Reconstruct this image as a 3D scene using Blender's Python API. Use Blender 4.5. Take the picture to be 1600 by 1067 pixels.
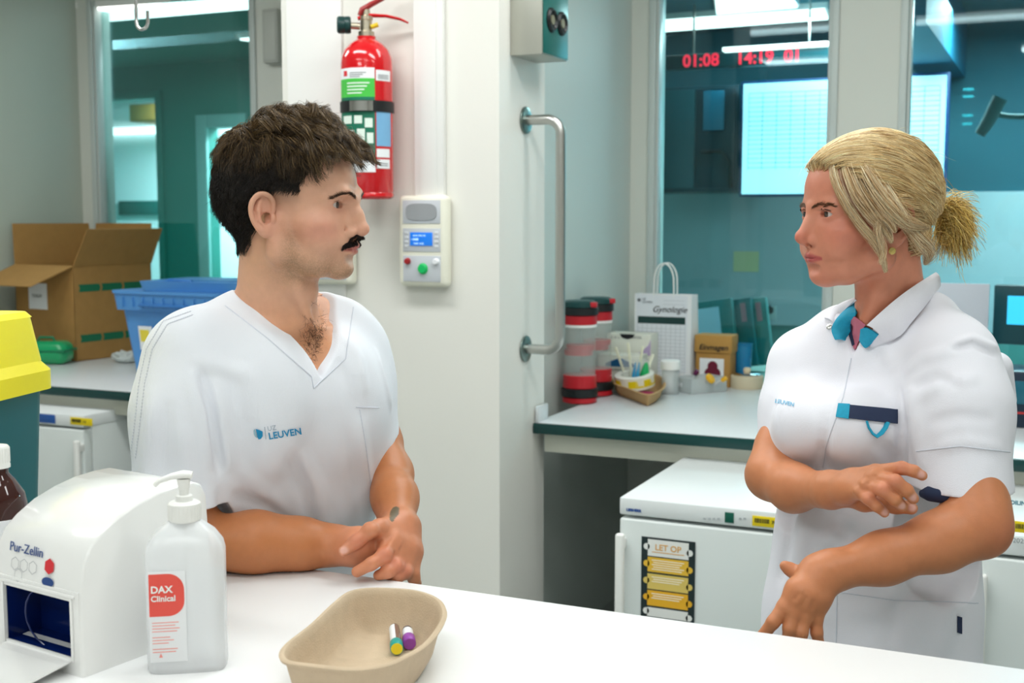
import bpy, bmesh, math, random
import numpy as np
from math import sin, cos, tan, pi, radians, sqrt
from mathutils import Vector, Matrix, Euler

sc = bpy.context.scene
COL = sc.collection
for o in list(bpy.data.objects):
    bpy.data.objects.remove(o)

# ---------------------------------------------------------------- camera
YAW, PITCH, CAMH, FPX = radians(24.4), radians(5.8), 1.55, 1900.0
cam_d = bpy.data.cameras.new('camera'); cam = bpy.data.objects.new('camera', cam_d); COL.objects.link(cam)
cam.location = (0, 0, CAMH)
cam.rotation_euler = (pi/2 - PITCH, 0, YAW)
cam_d.sensor_width = 36.0
cam_d.lens = 36.0*FPX/1600.0
cam_d.clip_start = 0.05
cam_d.dof.use_dof = True
cam_d.dof.focus_distance = 1.86
cam_d.dof.aperture_fstop = 7.0
sc.camera = cam

# ---------------------------------------------------------------- world, exposure
w = bpy.data.worlds.new('world'); sc.world = w; w.use_nodes = True
w.node_tree.nodes['Background'].inputs[0].default_value = (0.86, 0.93, 1.0, 1)
w.node_tree.nodes['Background'].inputs[1].default_value = 0.35
sc.view_settings.view_transform = 'Standard'
sc.view_settings.look = 'None'
sc.view_settings.exposure = 0.0
sc.view_settings.gamma = 1.0
sc.view_settings.use_curve_mapping = False

# ---------------------------------------------------------------- lights (one below each luminaire of the lab ceiling)
CEIL = 2.95
LAMPS = [(-3.7, 3.0, 30), (-2.05, 2.35, 30), (-0.55, 2.35, 32), (-0.7, 3.35, 15), (-2.05, 0.75, 14), (-0.55, 0.75, 14), (0.95, 1.5, 16), (0.2, -1.0, 38), (-1.9, -1.0, 30)]
for lx, ly, e in LAMPS:
    ld = bpy.data.lights.new('ceiling_lamp_light', 'AREA'); ld.shape = 'RECTANGLE'
    ld.size = 1.15; ld.size_y = 0.28; ld.energy = e*0.50; ld.color = (0.965, 1.0, 0.99)
    lo = bpy.data.objects.new('ceiling_lamp_light', ld); lo.location = (lx, ly, CEIL-0.075); COL.objects.link(lo)

# view frame of the camera, used to read distances off the room
_F = np.array([-sin(YAW)*cos(PITCH), cos(YAW)*cos(PITCH), -sin(PITCH)])
_R = np.array([cos(YAW), sin(YAW), 0.0]); _U = np.cross(_R, _F); _C = np.array([0, 0, CAMH])
def ray(px, py): return _F + _R*(px-800)/FPX + _U*(533.5-py)/FPX
def W(px, py, d): return _C + ray(px, py)*d
def onz(px, py, z):
    r = ray(px, py); return _C + r*((z-CAMH)/r[2])
def onx(px, py, x):
    r = ray(px, py); return _C + r*(x/r[0])
def ony(px, py, y):
    r = ray(px, py); return _C + r*(y/r[1])
# ---------------------------------------------------------------- materials
def lin(c):
    return tuple(((v/255.0)/12.92 if v/255.0 <= 0.04045 else ((v/255.0+0.055)/1.055)**2.4) for v in c)
_mats = {}
def mat(name, rgb, rough=0.5, metal=0.0, spec=0.5, trans=0.0, emit=None, estr=1.0, alpha=1.0, noise=0.0, nscale=20.0,
        bump=0.0, bscale=200.0, sss=0.0, coat=0.0, ior=1.45, attr=None, sheen=0.0, rgb2=None):
    if name in _mats: return _mats[name]
    m = bpy.data.materials.new(name); m.use_nodes = True; nt = m.node_tree; b = nt.nodes['Principled BSDF']
    c = lin(rgb)
    b.inputs['Base Color'].default_value = (*c, 1); b.inputs['Roughness'].default_value = rough
    b.inputs['Metallic'].default_value = metal; b.inputs['Specular IOR Level'].default_value = spec
    b.inputs['Transmission Weight'].default_value = trans; b.inputs['IOR'].default_value = ior
    b.inputs['Alpha'].default_value = alpha; b.inputs['Coat Weight'].default_value = coat
    b.inputs['Sheen Weight'].default_value = sheen
    if sss:
        b.inputs['Subsurface Weight'].default_value = sss
        b.inputs['Subsurface Radius'].default_value = (1.0, 0.35, 0.18); b.inputs['Subsurface Scale'].default_value = 0.006
    if emit is not None:
        b.inputs['Emission Color'].default_value = (*lin(emit), 1); b.inputs['Emission Strength'].default_value = estr
    tc = nt.nodes.new('ShaderNodeTexCoord')
    src = None
    if attr:
        a = nt.nodes.new('ShaderNodeAttribute'); a.attribute_name = attr; src = a.outputs['Color']
    if noise or rgb2:
        n = nt.nodes.new('ShaderNodeTexNoise'); n.inputs['Scale'].default_value = nscale; n.inputs['Detail'].default_value = 4
        nt.links.new(tc.outputs['Object'], n.inputs['Vector'])
        mx = nt.nodes.new('ShaderNodeMix'); mx.data_type = 'RGBA'
        if rgb2:
            mx.inputs['A'].default_value = (*c, 1); mx.inputs['B'].default_value = (*lin(rgb2), 1)
            mr = nt.nodes.new('ShaderNodeMapRange'); mr.inputs[1].default_value = 0.35; mr.inputs[2].default_value = 0.65
            nt.links.new(n.outputs['Fac'], mr.inputs[0]); nt.links.new(mr.outputs[0], mx.inputs['Factor'])
        else:
            mx.blend_type = 'MULTIPLY'; mx.inputs['Factor'].default_value = 1.0
            mr = nt.nodes.new('ShaderNodeMapRange'); mr.inputs[1].default_value = 0.25; mr.inputs[2].default_value = 0.75
            mr.inputs[3].default_value = 1-noise; mr.inputs[4].default_value = 1+noise*0.3
            nt.links.new(n.outputs['Fac'], mr.inputs[0])
            if src is not None: nt.links.new(src, mx.inputs['A'])
            else: mx.inputs['A'].default_value = (*c, 1)
            nt.links.new(mr.outputs[0], mx.inputs['B'])
        src = mx.outputs['Result']
    if src is not None: nt.links.new(src, b.inputs['Base Color'])
    if bump:
        n2 = nt.nodes.new('ShaderNodeTexNoise'); n2.inputs['Scale'].default_value = bscale; n2.inputs['Detail'].default_value = 3
        bp = nt.nodes.new('ShaderNodeBump'); bp.inputs['Strength'].default_value = bump; bp.inputs['Distance'].default_value = 0.002
        nt.links.new(tc.outputs['Object'], n2.inputs['Vector']); nt.links.new(n2.outputs['Fac'], bp.inputs['Height'])
        nt.links.new(bp.outputs[0], b.inputs['Normal'])
    _mats[name] = m
    return m
def glass_pane(name, rgb, refl=0.08):
    if name in _mats: return _mats[name]
    m = bpy.data.materials.new(name); m.use_nodes = True; nt = m.node_tree; nt.nodes.remove(nt.nodes['Principled BSDF'])
    out = nt.nodes['Material Output']; t = nt.nodes.new('ShaderNodeBsdfTransparent'); g = nt.nodes.new('ShaderNodeBsdfGlossy')
    t.inputs[0].default_value = (*lin(rgb), 1); g.inputs['Roughness'].default_value = 0.02; g.inputs[0].default_value = (0.8, 0.95, 1, 1)
    fr = nt.nodes.new('ShaderNodeFresnel'); fr.inputs[0].default_value = 1.45
    ad = nt.nodes.new('ShaderNodeMath'); ad.operation = 'ADD'; ad.inputs[1].default_value = refl; nt.links.new(fr.outputs[0], ad.inputs[0])
    mx = nt.nodes.new('ShaderNodeMixShader'); nt.links.new(ad.outputs[0], mx.inputs[0]); nt.links.new(t.outputs[0], mx.inputs[1])
    nt.links.new(g.outputs[0], mx.inputs[2]); nt.links.new(mx.outputs[0], out.inputs[0])
    _mats[name] = m
    return m
def clear_mat(name, rgb, op=0.25, rough=0.08):
    """thin clear plastic: partly see-through, glossy"""
    if name in _mats: return _mats[name]
    m = bpy.data.materials.new(name); m.use_nodes = True; nt = m.node_tree; b = nt.nodes['Principled BSDF']
    b.inputs['Base Color'].default_value = (*lin(rgb), 1); b.inputs['Roughness'].default_value = rough
    b.inputs['Alpha'].default_value = op
    _mats[name] = m
    return m

# ---------------------------------------------------------------- mesh builder
class MB:
    def __init__(s): s.v = []; s.f = []; s.m = []; s.sm = []
    def raw(s, vs, fs, mi=0, smooth=False, M=None):
        k = len(s.v)
        for p in vs:
            p = Vector(p)
            if M is not None: p = M @ p
            s.v.append(tuple(p))
        for f in fs:
            s.f.append([k+i for i in f]); s.m.append(mi); s.sm.append(smooth)
        return s
    def frombm(s, bm, mi=0, smooth=False, M=None):
        bm.verts.ensure_lookup_table(); bm.verts.index_update()
        s.raw([v.co.copy() for v in bm.verts], [[v.index for v in f.verts] for f in bm.faces], mi, smooth, M); bm.free(); return s
    def box(s, c, size, bev=0.0, seg=2, mi=0, rot=None, M=None, taper=None, smooth=False):
        bm = bmesh.new(); bmesh.ops.create_cube(bm, size=1.0)
        for v in bm.verts:
            v.co = Vector((v.co.x*size[0], v.co.y*size[1], v.co.z*size[2]))
            if taper and v.co.z > 0: v.co.x *= taper[0]; v.co.y *= taper[1]
        if bev: bmesh.ops.bevel(bm, geom=list(bm.edges), offset=bev, segments=seg, profile=0.5, affect='EDGES')
        T = Matrix.Translation(c)
        if rot: T = T @ Euler(rot).to_matrix().to_4x4()
        if M is not None: T = M @ T
        return s.frombm(bm, mi, bool(bev and seg > 1) or smooth, T)
    def span(s, a, b, bev=0.0, mi=0, seg=2, M=None):
        return s.box([(a[i]+b[i])/2 for i in range(3)], [abs(b[i]-a[i]) for i in range(3)], bev, seg, mi, None, M)
    def lathe(s, prof, n=32, c=(0, 0, 0), mi=0, M=None, sx=1, sy=1, smooth=True, pw=2.0):
        vs = []; fs = []
        for r, z in prof:
            for i in range(n):
                a = 2*pi*i/n; ca, sa = cos(a), sin(a)
                if pw != 2.0:
                    q = (abs(ca)**pw+abs(sa)**pw)**(-1.0/pw); ca *= q; sa *= q
                vs.append((c[0]+r*ca*sx, c[1]+r*sa*sy, c[2]+z))
        for j in range(len(prof)-1):
            for i in range(n):
                fs.append((j*n+i, j*n+(i+1) % n, (j+1)*n+(i+1) % n, (j+1)*n+i))
        if prof[0][0] > 1e-6: fs.append(tuple(range(n-1, -1, -1)))
        if prof[-1][0] > 1e-6: fs.append(tuple((len(prof)-1)*n+i for i in range(n)))
        return s.raw(vs, fs, mi, smooth, M)
    def tube(s, pts, r, n=12, mi=0, M=None, closed=False, cap=True, flat=None):
        pts = [Vector(p) for p in pts]; N = len(pts); rr = r if hasattr(r, '__len__') else [r]*N
        vs = []; fs = []; up = None
        for i, p in enumerate(pts):
            if closed: t = (pts[(i+1) % N]-pts[i-1])
            else: t = pts[min(i+1, N-1)]-pts[max(i-1, 0)]
            t.normalize()
            if up is None:
                up = Vector((0, 0, 1)) if abs(t.z) < 0.9 else Vector((1, 0, 0))
            a = up - t*up.dot(t)
            if a.length < 1e-6: a = t.orthogonal()
            a.normalize(); b = t.cross(a); up = a
            for k in range(n):
                th = 2*pi*k/n; f = flat if flat else 1.0
                vs.append(p + a*(rr[i]*cos(th)*f) + b*(rr[i]*sin(th)))
        for i in range(N if closed else N-1):
            j = (i+1) % N
            for k in range(n):
                fs.append((i*n+k, i*n+(k+1) % n, j*n+(k+1) % n, j*n+k))
        if cap and not closed:
            fs.append(tuple(range(n-1, -1, -1))); fs.append(tuple((N-1)*n+k for k in range(n)))
        return s.raw(vs, fs, mi, True, M)
    def prism(s, poly, y0, y1, mi=0, M=None, smooth=False):
        """polygon in x,z extruded along y"""
        n = len(poly); vs = [(p[0], y0, p[1]) for p in poly]+[(p[0], y1, p[1]) for p in poly]
        fs = [tuple(range(n)), tuple(range(2*n-1, n-1, -1))]+[(i, n+i, n+(i+1) % n, (i+1) % n) for i in range(n)]
        return s.raw(vs, fs, mi, smooth, M)
    def text(s, txt, size, M, mi=0, ext=0.0004, align='LEFT', bold=0.0, shear=0.0):
        cu = bpy.data.curves.new('t', 'FONT'); cu.body = txt; cu.size = size; cu.extrude = ext; cu.align_x = align
        cu.offset = bold; cu.shear = shear; cu.resolution_u = 3
        ob = bpy.data.objects.new('t', cu); COL.objects.link(ob)
        dg = bpy.context.evaluated_depsgraph_get(); me = ob.evaluated_get(dg).to_mesh()
        s.raw([v.co.copy() for v in me.vertices], [list(p.vertices) for p in me.polygons], mi, False, M)
        ob.evaluated_get(dg).to_mesh_clear(); bpy.data.objects.remove(ob); bpy.data.curves.remove(cu)
        return s
    def build(s, name, mats, parent=None, loc=(0, 0, 0), rot=(0, 0, 0), label=None):
        me = bpy.data.meshes.new(name); me.from_pydata(s.v, [], s.f)
        if not isinstance(mats, (list, tuple)): mats = [mats]
        for m in mats: me.materials.append(m)
        me.polygons.foreach_set('material_index', s.m); me.polygons.foreach_set('use_smooth', s.sm); me.update()
        bm = bmesh.new(); bm.from_mesh(me); bmesh.ops.recalc_face_normals(bm, faces=bm.faces); bm.to_mesh(me); bm.free()
        o = bpy.data.objects.new(name, me); COL.objects.link(o)
        if any(s.sm):
            try: me.set_sharp_from_angle(angle=radians(40))
            except Exception: pass
        if parent: o.parent = parent
        o.location = loc; o.rotation_euler = rot
        if label: o['label'] = label
        return o
def tag(o, label, cat, group=None, kind=None):
    o['label'] = label; o['category'] = cat
    if group: o['group'] = group
    if kind: o['kind'] = kind
    return o
def thing(name, label, cat, loc=(0, 0, 0), rz=0, group=None, rot=None):
    o = bpy.data.objects.new(name, None); COL.objects.link(o); o.empty_display_size = 0.05
    o.location = loc; o.rotation_euler = rot if rot else (0, 0, rz)
    return tag(o, label, cat, group)
def struct(o, label=None):
    o['kind'] = 'structure'
    if label: o['label'] = label
    return o
def dup(root, loc, rz=None, label=None, rot=None):
    r = root.copy(); COL.objects.link(r); r.location = loc
    if rz is not None: r.rotation_euler = (0, 0, rz)
    if rot is not None: r.rotation_euler = rot
    if label: r['label'] = label
    for ch in list(root.children):
        c = ch.copy(); COL.objects.link(c); c.parent = r
        for g in list(ch.children):
            d = g.copy(); COL.objects.link(d); d.parent = c
    return r
def frame(org, xdir, up):
    """matrix with local x along xdir, local y along up (text lies in x,y), z = outwards"""
    x = Vector(xdir).normalized(); u = Vector(up); u = (u - x*u.dot(x)).normalized(); z = x.cross(u)
    M = Matrix.Identity(4)
    for i in range(3): M[i][0] = x[i]; M[i][1] = u[i]; M[i][2] = z[i]; M[i][3] = org[i]
    return M
def Xf(org, rz=0): return Matrix.Translation(org) @ Matrix.Rotation(rz, 4, 'Z')
# shared materials
m_steel = mat('brushed_steel', (190, 190, 186), 0.28, metal=1.0)
m_chrome = mat('chrome', (225, 225, 225), 0.1, metal=1.0)
m_white = mat('white_plastic', (240, 240, 236), 0.35)
m_black = mat('black_plastic', (18, 20, 22), 0.4)
m_ink = mat('black_ink', (25, 28, 32), 0.6)
m_paper = mat('white_paper', (236, 238, 240), 0.7)
m_lampglow = mat('lamp_diffuser', (255, 255, 255), 0.5, emit=(255, 255, 250), estr=3.0)

# ---------------------------------------------------------------- the room
YC, YW, XS, XP, XL, XCL = 3.273, 4.75, -1.526, -1.625, -4.545, -2.285   # column face, back wall, column side, alcove panel, left wall, column left
ZB, ZC = 0.90, 1.02
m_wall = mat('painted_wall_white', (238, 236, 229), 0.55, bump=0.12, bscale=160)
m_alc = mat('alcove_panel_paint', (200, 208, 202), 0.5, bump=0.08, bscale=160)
m_lwall = mat('left_panel_paint', (190, 198, 186), 0.5, bump=0.08, bscale=160)
m_frame = mat('window_frame_paint', (215, 217, 208), 0.4)
m_ceil = mat('ceiling_tiles', (232, 232, 228), 0.8, bump=0.2, bscale=60)
m_floor = mat('vinyl_floor', (150, 158, 155), 0.35, noise=0.1, nscale=40)
m_bench = mat('bench_laminate', (222, 226, 228), 0.28, noise=0.04, nscale=60)
m_edge = mat('bench_dark_edge', (16, 62, 60), 0.25)
m_apron = mat('bench_apron', (205, 206, 192), 0.5)
m_counter = mat('counter_laminate', (246, 246, 246), 0.3)
m_teal = mat('teal_room_paint', (24, 128, 116), 0.6, noise=0.08, nscale=3)
m_tealr = mat('blue_teal_room_paint', (8, 100, 118), 0.6, noise=0.08, nscale=3)
m_tceil = mat('teal_ceiling', (34, 124, 112), 0.7)
m_glass = glass_pane('tinted_glass', (222, 243, 243), 0.0)
X0, X1, Y0 = -5.2, 2.6, -3.0
struct(MB().span((-10.5, Y0, -0.05), (3.2, 9.2, 0)).build('floor', m_floor))
struct(MB().span((X0, Y0, CEIL), (X1, YW+0.12, CEIL+0.05)).build('ceiling', m_ceil))
struct(MB().span((X0-0.1, Y0, 0), (X0, YC+0.3, CEIL)).build('wall_left', m_wall))
struct(MB().span((X1, Y0, 0), (X1+0.1, YW+0.12, CEIL)).build('wall_right', m_wall))
struct(MB().span((X0, Y0-0.1, 0), (X1, Y0, CEIL)).build('wall_rear', m_wall))
# column between the two bench alcoves
struct(MB().span((XCL, YC, 0), (XS, 3.616, CEIL)).build('wall_column', m_wall))
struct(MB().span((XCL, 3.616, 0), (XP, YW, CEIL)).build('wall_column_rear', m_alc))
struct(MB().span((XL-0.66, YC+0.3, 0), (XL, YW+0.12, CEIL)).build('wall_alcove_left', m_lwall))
# back wall with openings
def px_x(px, py=200, Y=YW): return float(ony(px, py, Y)[0])
wl0, wl1 = px_x(150), px_x(395)
wr0, wr1, wr2 = px_x(1024), px_x(1296), px_x(1415)
wr3 = 1.2
bw = MB()
bw.span((XL, YW, 0), (X1, YW+0.12, ZB-0.02)); bw.span((XL, YW, 2.62), (X1, YW+0.12, CEIL))
bw.span((XL, YW, ZB-0.02), (wl0, YW+0.12, 2.62)); bw.span((wl1, YW, ZB-0.02), (XCL, YW+0.12, 2.62))
bw.span((XCL, YW, ZB-0.02), (wr0, YW+0.12, 2.62)); bw.span((wr1, YW, ZB-0.02), (wr2, YW+0.12, 2.62)); bw.span((wr3, YW, ZB-0.02), (X1, YW+0.12, 2.62))
struct(bw.build('wall_back', m_frame))
def window(n, xa, xb):
    z0, z1 = ZB-0.02, 2.62
    g = struct(MB().span((xa, YW+0.055, z0), (xb, YW+0.063, z1)).build('window_%d' % n, m_glass))
    f = MB()
    for a, b in (((xa-0.028, YW-0.012, z0), (xa, YW+0.0, z1)), ((xb, YW-0.012, z0), (xb+0.028, YW+0.0, z1))):
        f.span(a, b, 0.003)
    for a, b in (((xa, YW, z0), (xa+0.012, YW+0.05, z1)), ((xb-0.012, YW, z0), (xb, YW+0.05, z1)), ((xa, YW, z0), (xb, YW+0.05, z0+0.012))):
        f.span(a, b, 0.003)
    fo = f.build('window_frame', mat('window_bead', (196, 204, 200), 0.35), g)
    return g
window(1, wl0, wl1); window(2, wr0, wr1); window(3, wr2, wr3)
# flat trims / cable ducts on the column face
xa, xb = [float(ony(p, 150, YC)[0]) for p in (652, 697)]
zt = float(ony(670, 300, YC)[2])
struct(MB().span((xa, YC-0.022, zt-0.02), (xb, YC, CEIL), 0.003).span((xa+0.02, YC-0.026, zt-0.02), (xb-0.02, YC-0.022, CEIL), 0.001).build('trim_1', mat('duct_white', (244, 243, 240), 0.4)))
xa, xb = [float(ony(p, 100, YC)[0]) for p in (452, 537)]
struct(MB().span((xa, YC-0.012, 1.0), (xb, YC, CEIL), 0.002).build('trim_2', mat('duct_white', (244, 243, 240), 0.4)))

# lab ceiling lights
for i, (lx, ly, e) in enumerate(LAMPS):
    t = thing('ceiling_light', 'white ceiling luminaire above ' + ['the left bench alcove', 'the space before the column', 'the woman and the aisle behind her', 'the right bench', 'the man', 'the pulp tray on the counter', 'the right end of the counter', 'the photographer’s right side', 'the photographer’s left side'][i], 'ceiling light', (lx, ly, CEIL), group='lab ceiling lights')
    MB().span((-0.6, -0.16, -0.05), (0.6, 0.16, 0.0), 0.004).build('frame', m_white, t)
    MB().span((-0.575, -0.14, -0.058), (0.575, 0.14, -0.05)).build('diffuser', m_lampglow, t)

# ---------------------------------------------------------------- worktops
def bench(name, label, xa, xb):
    t = thing(name, label, 'worktop', (xa, 3.52, 0))
    L = xb-xa; D = YW-3.52-0.012
    MB().span((0, 0.012, ZB-0.035), (L, D, ZB), 0.002).build('worktop', m_bench, t)
    MB().span((0, 0, ZB-0.035), (L, 0.012, ZB-0.001), 0.003).build('front_edge', m_edge, t, label='dark green laminate front edge')
    MB().span((0.02, 0.05, ZB-0.10), (L, 0.07, ZB-0.035)).build('apron', m_apron, t)
    for x in (L-0.05,):
        MB().span((x, 0.07, 0), (x+0.04, 0.11, ZB-0.036)).build('leg', m_apron, t)
    return t
b = bench('wall_bench', 'grey laminate worktop with dark green edge in the right alcove', XS+0.002, X1-0.01)
MB().span((0.004, 0.012, ZB), (0.014, 0.094, ZB+0.05), 0.001).build('upstand', m_bench, b)
bench('wall_bench', 'grey laminate worktop with dark green edge in the left alcove, under the cardboard carton', XL+0.01, XCL-0.01)
c = thing('front_counter', 'wide bright white counter in the foreground with hands and tray on it', 'counter', (-1.0, 1.0, 0))
MB().span((-1.7, -0.42, ZC-0.04), (2.4, 0.517, ZC), 0.003).build('countertop', m_counter, c)
MB().span((-1.65, -0.30, 0.10), (2.35, 0.40, ZC-0.04)).build('front_panel', m_white, c)
MB().span((-1.6, -0.25, 0.0), (2.3, 0.35, 0.10)).build('plinth', m_black, c)

# ---------------------------------------------------------------- rooms behind the glass
YF = 6.9          # far wall of the left inner room
YR = 7.3          # far wall of the right inner room
XD = -2.95        # partition between both
def X(px, py, Y): return float(ony(px, py, Y)[0])
def Z(px, py, Y): return float(ony(px, py, Y)[2])
ZCL = 2.62
struct(MB().span((-10.4, YW+0.12, ZCL), (XD, 9.0, ZCL+0.05)).build('ceiling_left_room', m_tceil))
struct(MB().span((XD, YW+0.12, ZCL+0.04), (3.0, 9.0, ZCL+0.09)).build('ceiling_right_room', mat('blue_teal_ceiling', (12, 90, 104), 0.7)))
struct(MB().span((XD-0.04, YW+0.13, 0), (XD+0.04, 9.0, ZCL)).build('wall_partition', m_teal))
struct(MB().span((3.0, YW+0.12, 0), (3.1, 9.0, ZCL+0.1)).build('wall_right_room', m_tealr))
struct(MB().span((-10.5, YW+0.12, 0), (-10.4, 9.0, ZCL)).build('wall_left_room', m_teal))
struct(MB().span((-10.4, 9.0, 0), (3.0, 9.1, ZCL)).build('wall_far', mat('far_white_wall', (225, 240, 242), 0.6)))
# left room far wall with a doorway (bright corridor beyond) and a second narrow door
dl0, dl1 = X(140, 200, YF), X(247, 200, YF); dz = Z(200, 156, YF)
d20, d21 = X(327, 250, YF), X(372, 250, YF); dz2 = Z(330, 200, YF)
lw = MB()
lw.span((-10.4, YF, 0), (dl0, YF+0.1, ZCL)); lw.span((dl0, YF, dz), (dl1, YF+0.1, ZCL)); lw.span((dl1, YF, 0), (d20, YF+0.1, ZCL))
lw.span((d20, YF, dz2), (d21, YF+0.1, ZCL)); lw.span((d21, YF, 0), (XD-0.04, YF+0.1, ZCL))
struct(lw.build('wall_left_room_far', m_teal))
fr = MB(); fr.span((d20-0.09, YF-0.03, 0), (d20, YF, dz2+0.09), 0.004); fr.span((d20, YF-0.03, dz2), (d21+0.09, YF, dz2+0.09), 0.004)
struct(fr.build('door_1', mat('pale_door_frame', (120, 180, 175), 0.5)))
fr = MB(); fr.span((dl1, YF-0.03, 0), (dl1+0.05, YF, dz+0.05), 0.004); fr.span((dl0, YF-0.03, dz), (dl1, YF, dz+0.05), 0.004)
struct(fr.build('door_2', m_teal))
# bright corridor: glowing luminaire, brown bulkhead, dark sign
m_corr = mat('corridor_white', (228, 244, 248), 0.5, emit=(190, 232, 240), estr=0.0)
YG = 8.2
struct(MB().span((-10.3, YG, 0), (XD-0.1, YG+0.06, ZCL)).build('wall_corridor', m_corr))
t = thing('wall_light', 'thin bright light strip on the corridor wall seen through the left window', 'light', (X(205, 205, YG), YG, Z(205, 205, YG)))
MB().span((-0.6, -0.06, -0.03), (0.9, 0, 0.03), 0.004).build('diffuser', m_lampglow, t)
t = thing('wall_cupboard', 'brown cupboard high in the corridor seen through the left window', 'cupboard', (X(222, 176, YG-0.35), YG, Z(222, 176, YG-0.35)))
MB().span((-0.13, -0.35, -0.07), (0.6, -0.001, 0.07), 0.005).build('body', mat('brown_bulkhead', (170, 128, 62), 0.6), t)
MB().span((-0.12, -0.362, -0.06), (0.23, -0.35, 0.06), 0.003).build('door', mat('brown_bulkhead', (170, 128, 62), 0.6), t)
MB().span((0.24, -0.362, -0.06), (0.59, -0.35, 0.06), 0.003).build('door', mat('brown_bulkhead', (170, 128, 62), 0.6), t)
t = MB().span((X(186, 324, YG-0.02), YG-0.03, Z(186, 336, YG)), (X(262, 324, YG), YG-0.001, Z(186, 314, YG)), 0.003).build('wall_sign', mat('dark_green_board', (10, 95, 90), 0.5))
tag(t, 'dark green horizontal board on the bright corridor wall behind the left window', 'board')
def area(x, y, z, sx, sy, e, col=(1, 1, 1), rot=(0, 0, 0)):
    ld = bpy.data.lights.new('luminaire_light', 'AREA'); ld.shape = 'RECTANGLE'; ld.size = sx; ld.size_y = sy; ld.energy = e; ld.color = col
    lo = bpy.data.objects.new('luminaire_light', ld); lo.location = (x, y, z); lo.rotation_euler = rot; COL.objects.link(lo)
area(-5.6, 7.6, ZCL-0.05, 1.6, 0.5, 170, (0.86, 0.97, 1.0))
area(-4.2, 7.6, ZCL-0.05, 1.0, 0.5, 80, (0.86, 0.97, 1.0))
area(-4.6, 5.6, ZCL-0.07, 1.4, 0.3, 34, (0.95, 1, 1))
area(-0.6, 6.2, ZCL-0.07, 1.4, 0.3, 76, (0.85, 0.97, 1))
area(1.2, 6.2, ZCL-0.07, 1.4, 0.3, 62, (0.85, 0.97, 1))

def ceiling_strip(label, pts, zc, cat='ceiling light', group=None, glow=m_lampglow):
    """luminaire on a ceiling at height zc; pts: four x,y corners"""
    cx = sum(p[0] for p in pts)/4; cy = sum(p[1] for p in pts)/4
    t = thing('ceiling_light', label, cat, (cx, cy, zc), group=group)
    P = [(p[0]-cx, p[1]-cy) for p in pts]
    P2 = [(x*1.04, y*1.1) for x, y in P]
    def slab(Q, z0, z1):
        return [(x, y, z0) for x, y in Q]+[(x, y, z1) for x, y in Q], [(0, 1, 2, 3), (7, 6, 5, 4)]+[(i, 4+i, 4+(i+1) % 4, (i+1) % 4) for i in range(4)]
    MB().raw(*slab(P2, -0.03, 0.0)).build('frame', m_white, t)
    MB().raw(*slab(P, -0.04, -0.03)).build('diffuser', glow, t)
    return t
def cz(px, py, z): p = onz(px, py, z); return (float(p[0]), float(p[1]))
zz = ZCL-0.03
ceiling_strip('long bright ceiling light behind the left window', [cz(120, 35, zz), cz(420, 9, zz), cz(420, -6, zz), cz(120, 14, zz)], ZCL)
a = cz(375, 60, zz); 
ceiling_strip('small bright ceiling light deep behind the left window', [(a[0], a[1]), (a[0]+1.0, a[1]), (a[0]+1.0, a[1]+0.22), (a[0]+0.05, a[1]+0.22)], ZCL)
zr = ZCL+0.01
ceiling_strip('long bright ceiling light behind the right window, nearer of the two', [cz(1000, 50, zr), cz(1294, 28, zr), cz(1288, 13, zr), cz(1000, 34, zr)], ZCL+0.04)
ceiling_strip('short ceiling light at the top of the right window', [cz(1120, 20, zr), cz(1246, 9, zr), cz(1232, -10, zr), cz(1118, -2, zr)], ZCL+0.04)
a = cz(1577, 73, zr)
ceiling_strip('small ceiling light at the right edge behind the glass', [(a[0], a[1]), (a[0]+0.8, a[1]), (a[0]+0.8, a[1]+0.25), (a[0], a[1]+0.25)], ZCL+0.04)
# right room far wall: teal above, pale panel below
zs0 = Z(1100, 303, YR); zs1 = Z(1100, 503, YR)
struct(MB().span((XD+0.04, YR, zs0), (3.0, YR+0.1, ZCL+0.1)).build('wall_right_room_far', m_tealr))
struct(MB().span((XD+0.04, YR-0.03, zs1), (3.0, YR+0.1, zs0)).build('wall_right_room_panel', mat('pale_teal_panel', (186, 212, 220), 0.5, noise=0.12, nscale=1.5)))
struct(MB().span((XD+0.04, YR-0.01, 0), (3.0, YR+0.1, zs1)).build('wall_right_room_low', mat('mid_teal_panel', (90, 160, 155), 0.5)))
YS = 6.6
t = thing('wall_screen', 'large bright wall screen showing a table, behind the window post', 'screen', (X(1320, 220, YS), YS+0.05, 0))
x0, x1 = X(1160, 210, YS)-X(1320, 220, YS), X(1476, 210, YS)-X(1320, 220, YS)
z1_, z0_ = Z(1320, 124, YS), Z(1320, 302, YS)
MB().span((x0-0.015, -0.04, z0_-0.015), (x1+0.015, 0.02, z1_+0.015), 0.004).build('housing', mat('screen_housing', (10, 60, 110), 0.4), t)
MB().span((x0, -0.045, z0_), (x1, -0.041, z1_)).build('display', mat('screen_glow', (160, 225, 240), 0.4, emit=(178, 232, 246), estr=1.15), t)
lines = MB()
H_ = z1_-z0_
for i in range(17):
    z = z1_-0.09*H_-i*0.042*H_
    lines.span((x0+0.03, -0.0465, z), (x1-0.03, -0.0455, z+0.0035))
for i in range(14):
    x = x0+0.03+i*(x1-x0-0.06)/13
    lines.span((x, -0.0465, z0_+0.22*H_), (x+0.0035, -0.0455, z1_-0.09*H_))
lines.span((x0+0.62, -0.047, z0_+0.56*H_), (x0+0.67, -0.0455, z0_+0.575*H_), mi=0)
ml = mat('screen_lines', (110, 185, 215), 0.5, emit=(105, 185, 215), estr=0.6)
lines.build('table_lines', ml, t)
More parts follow.
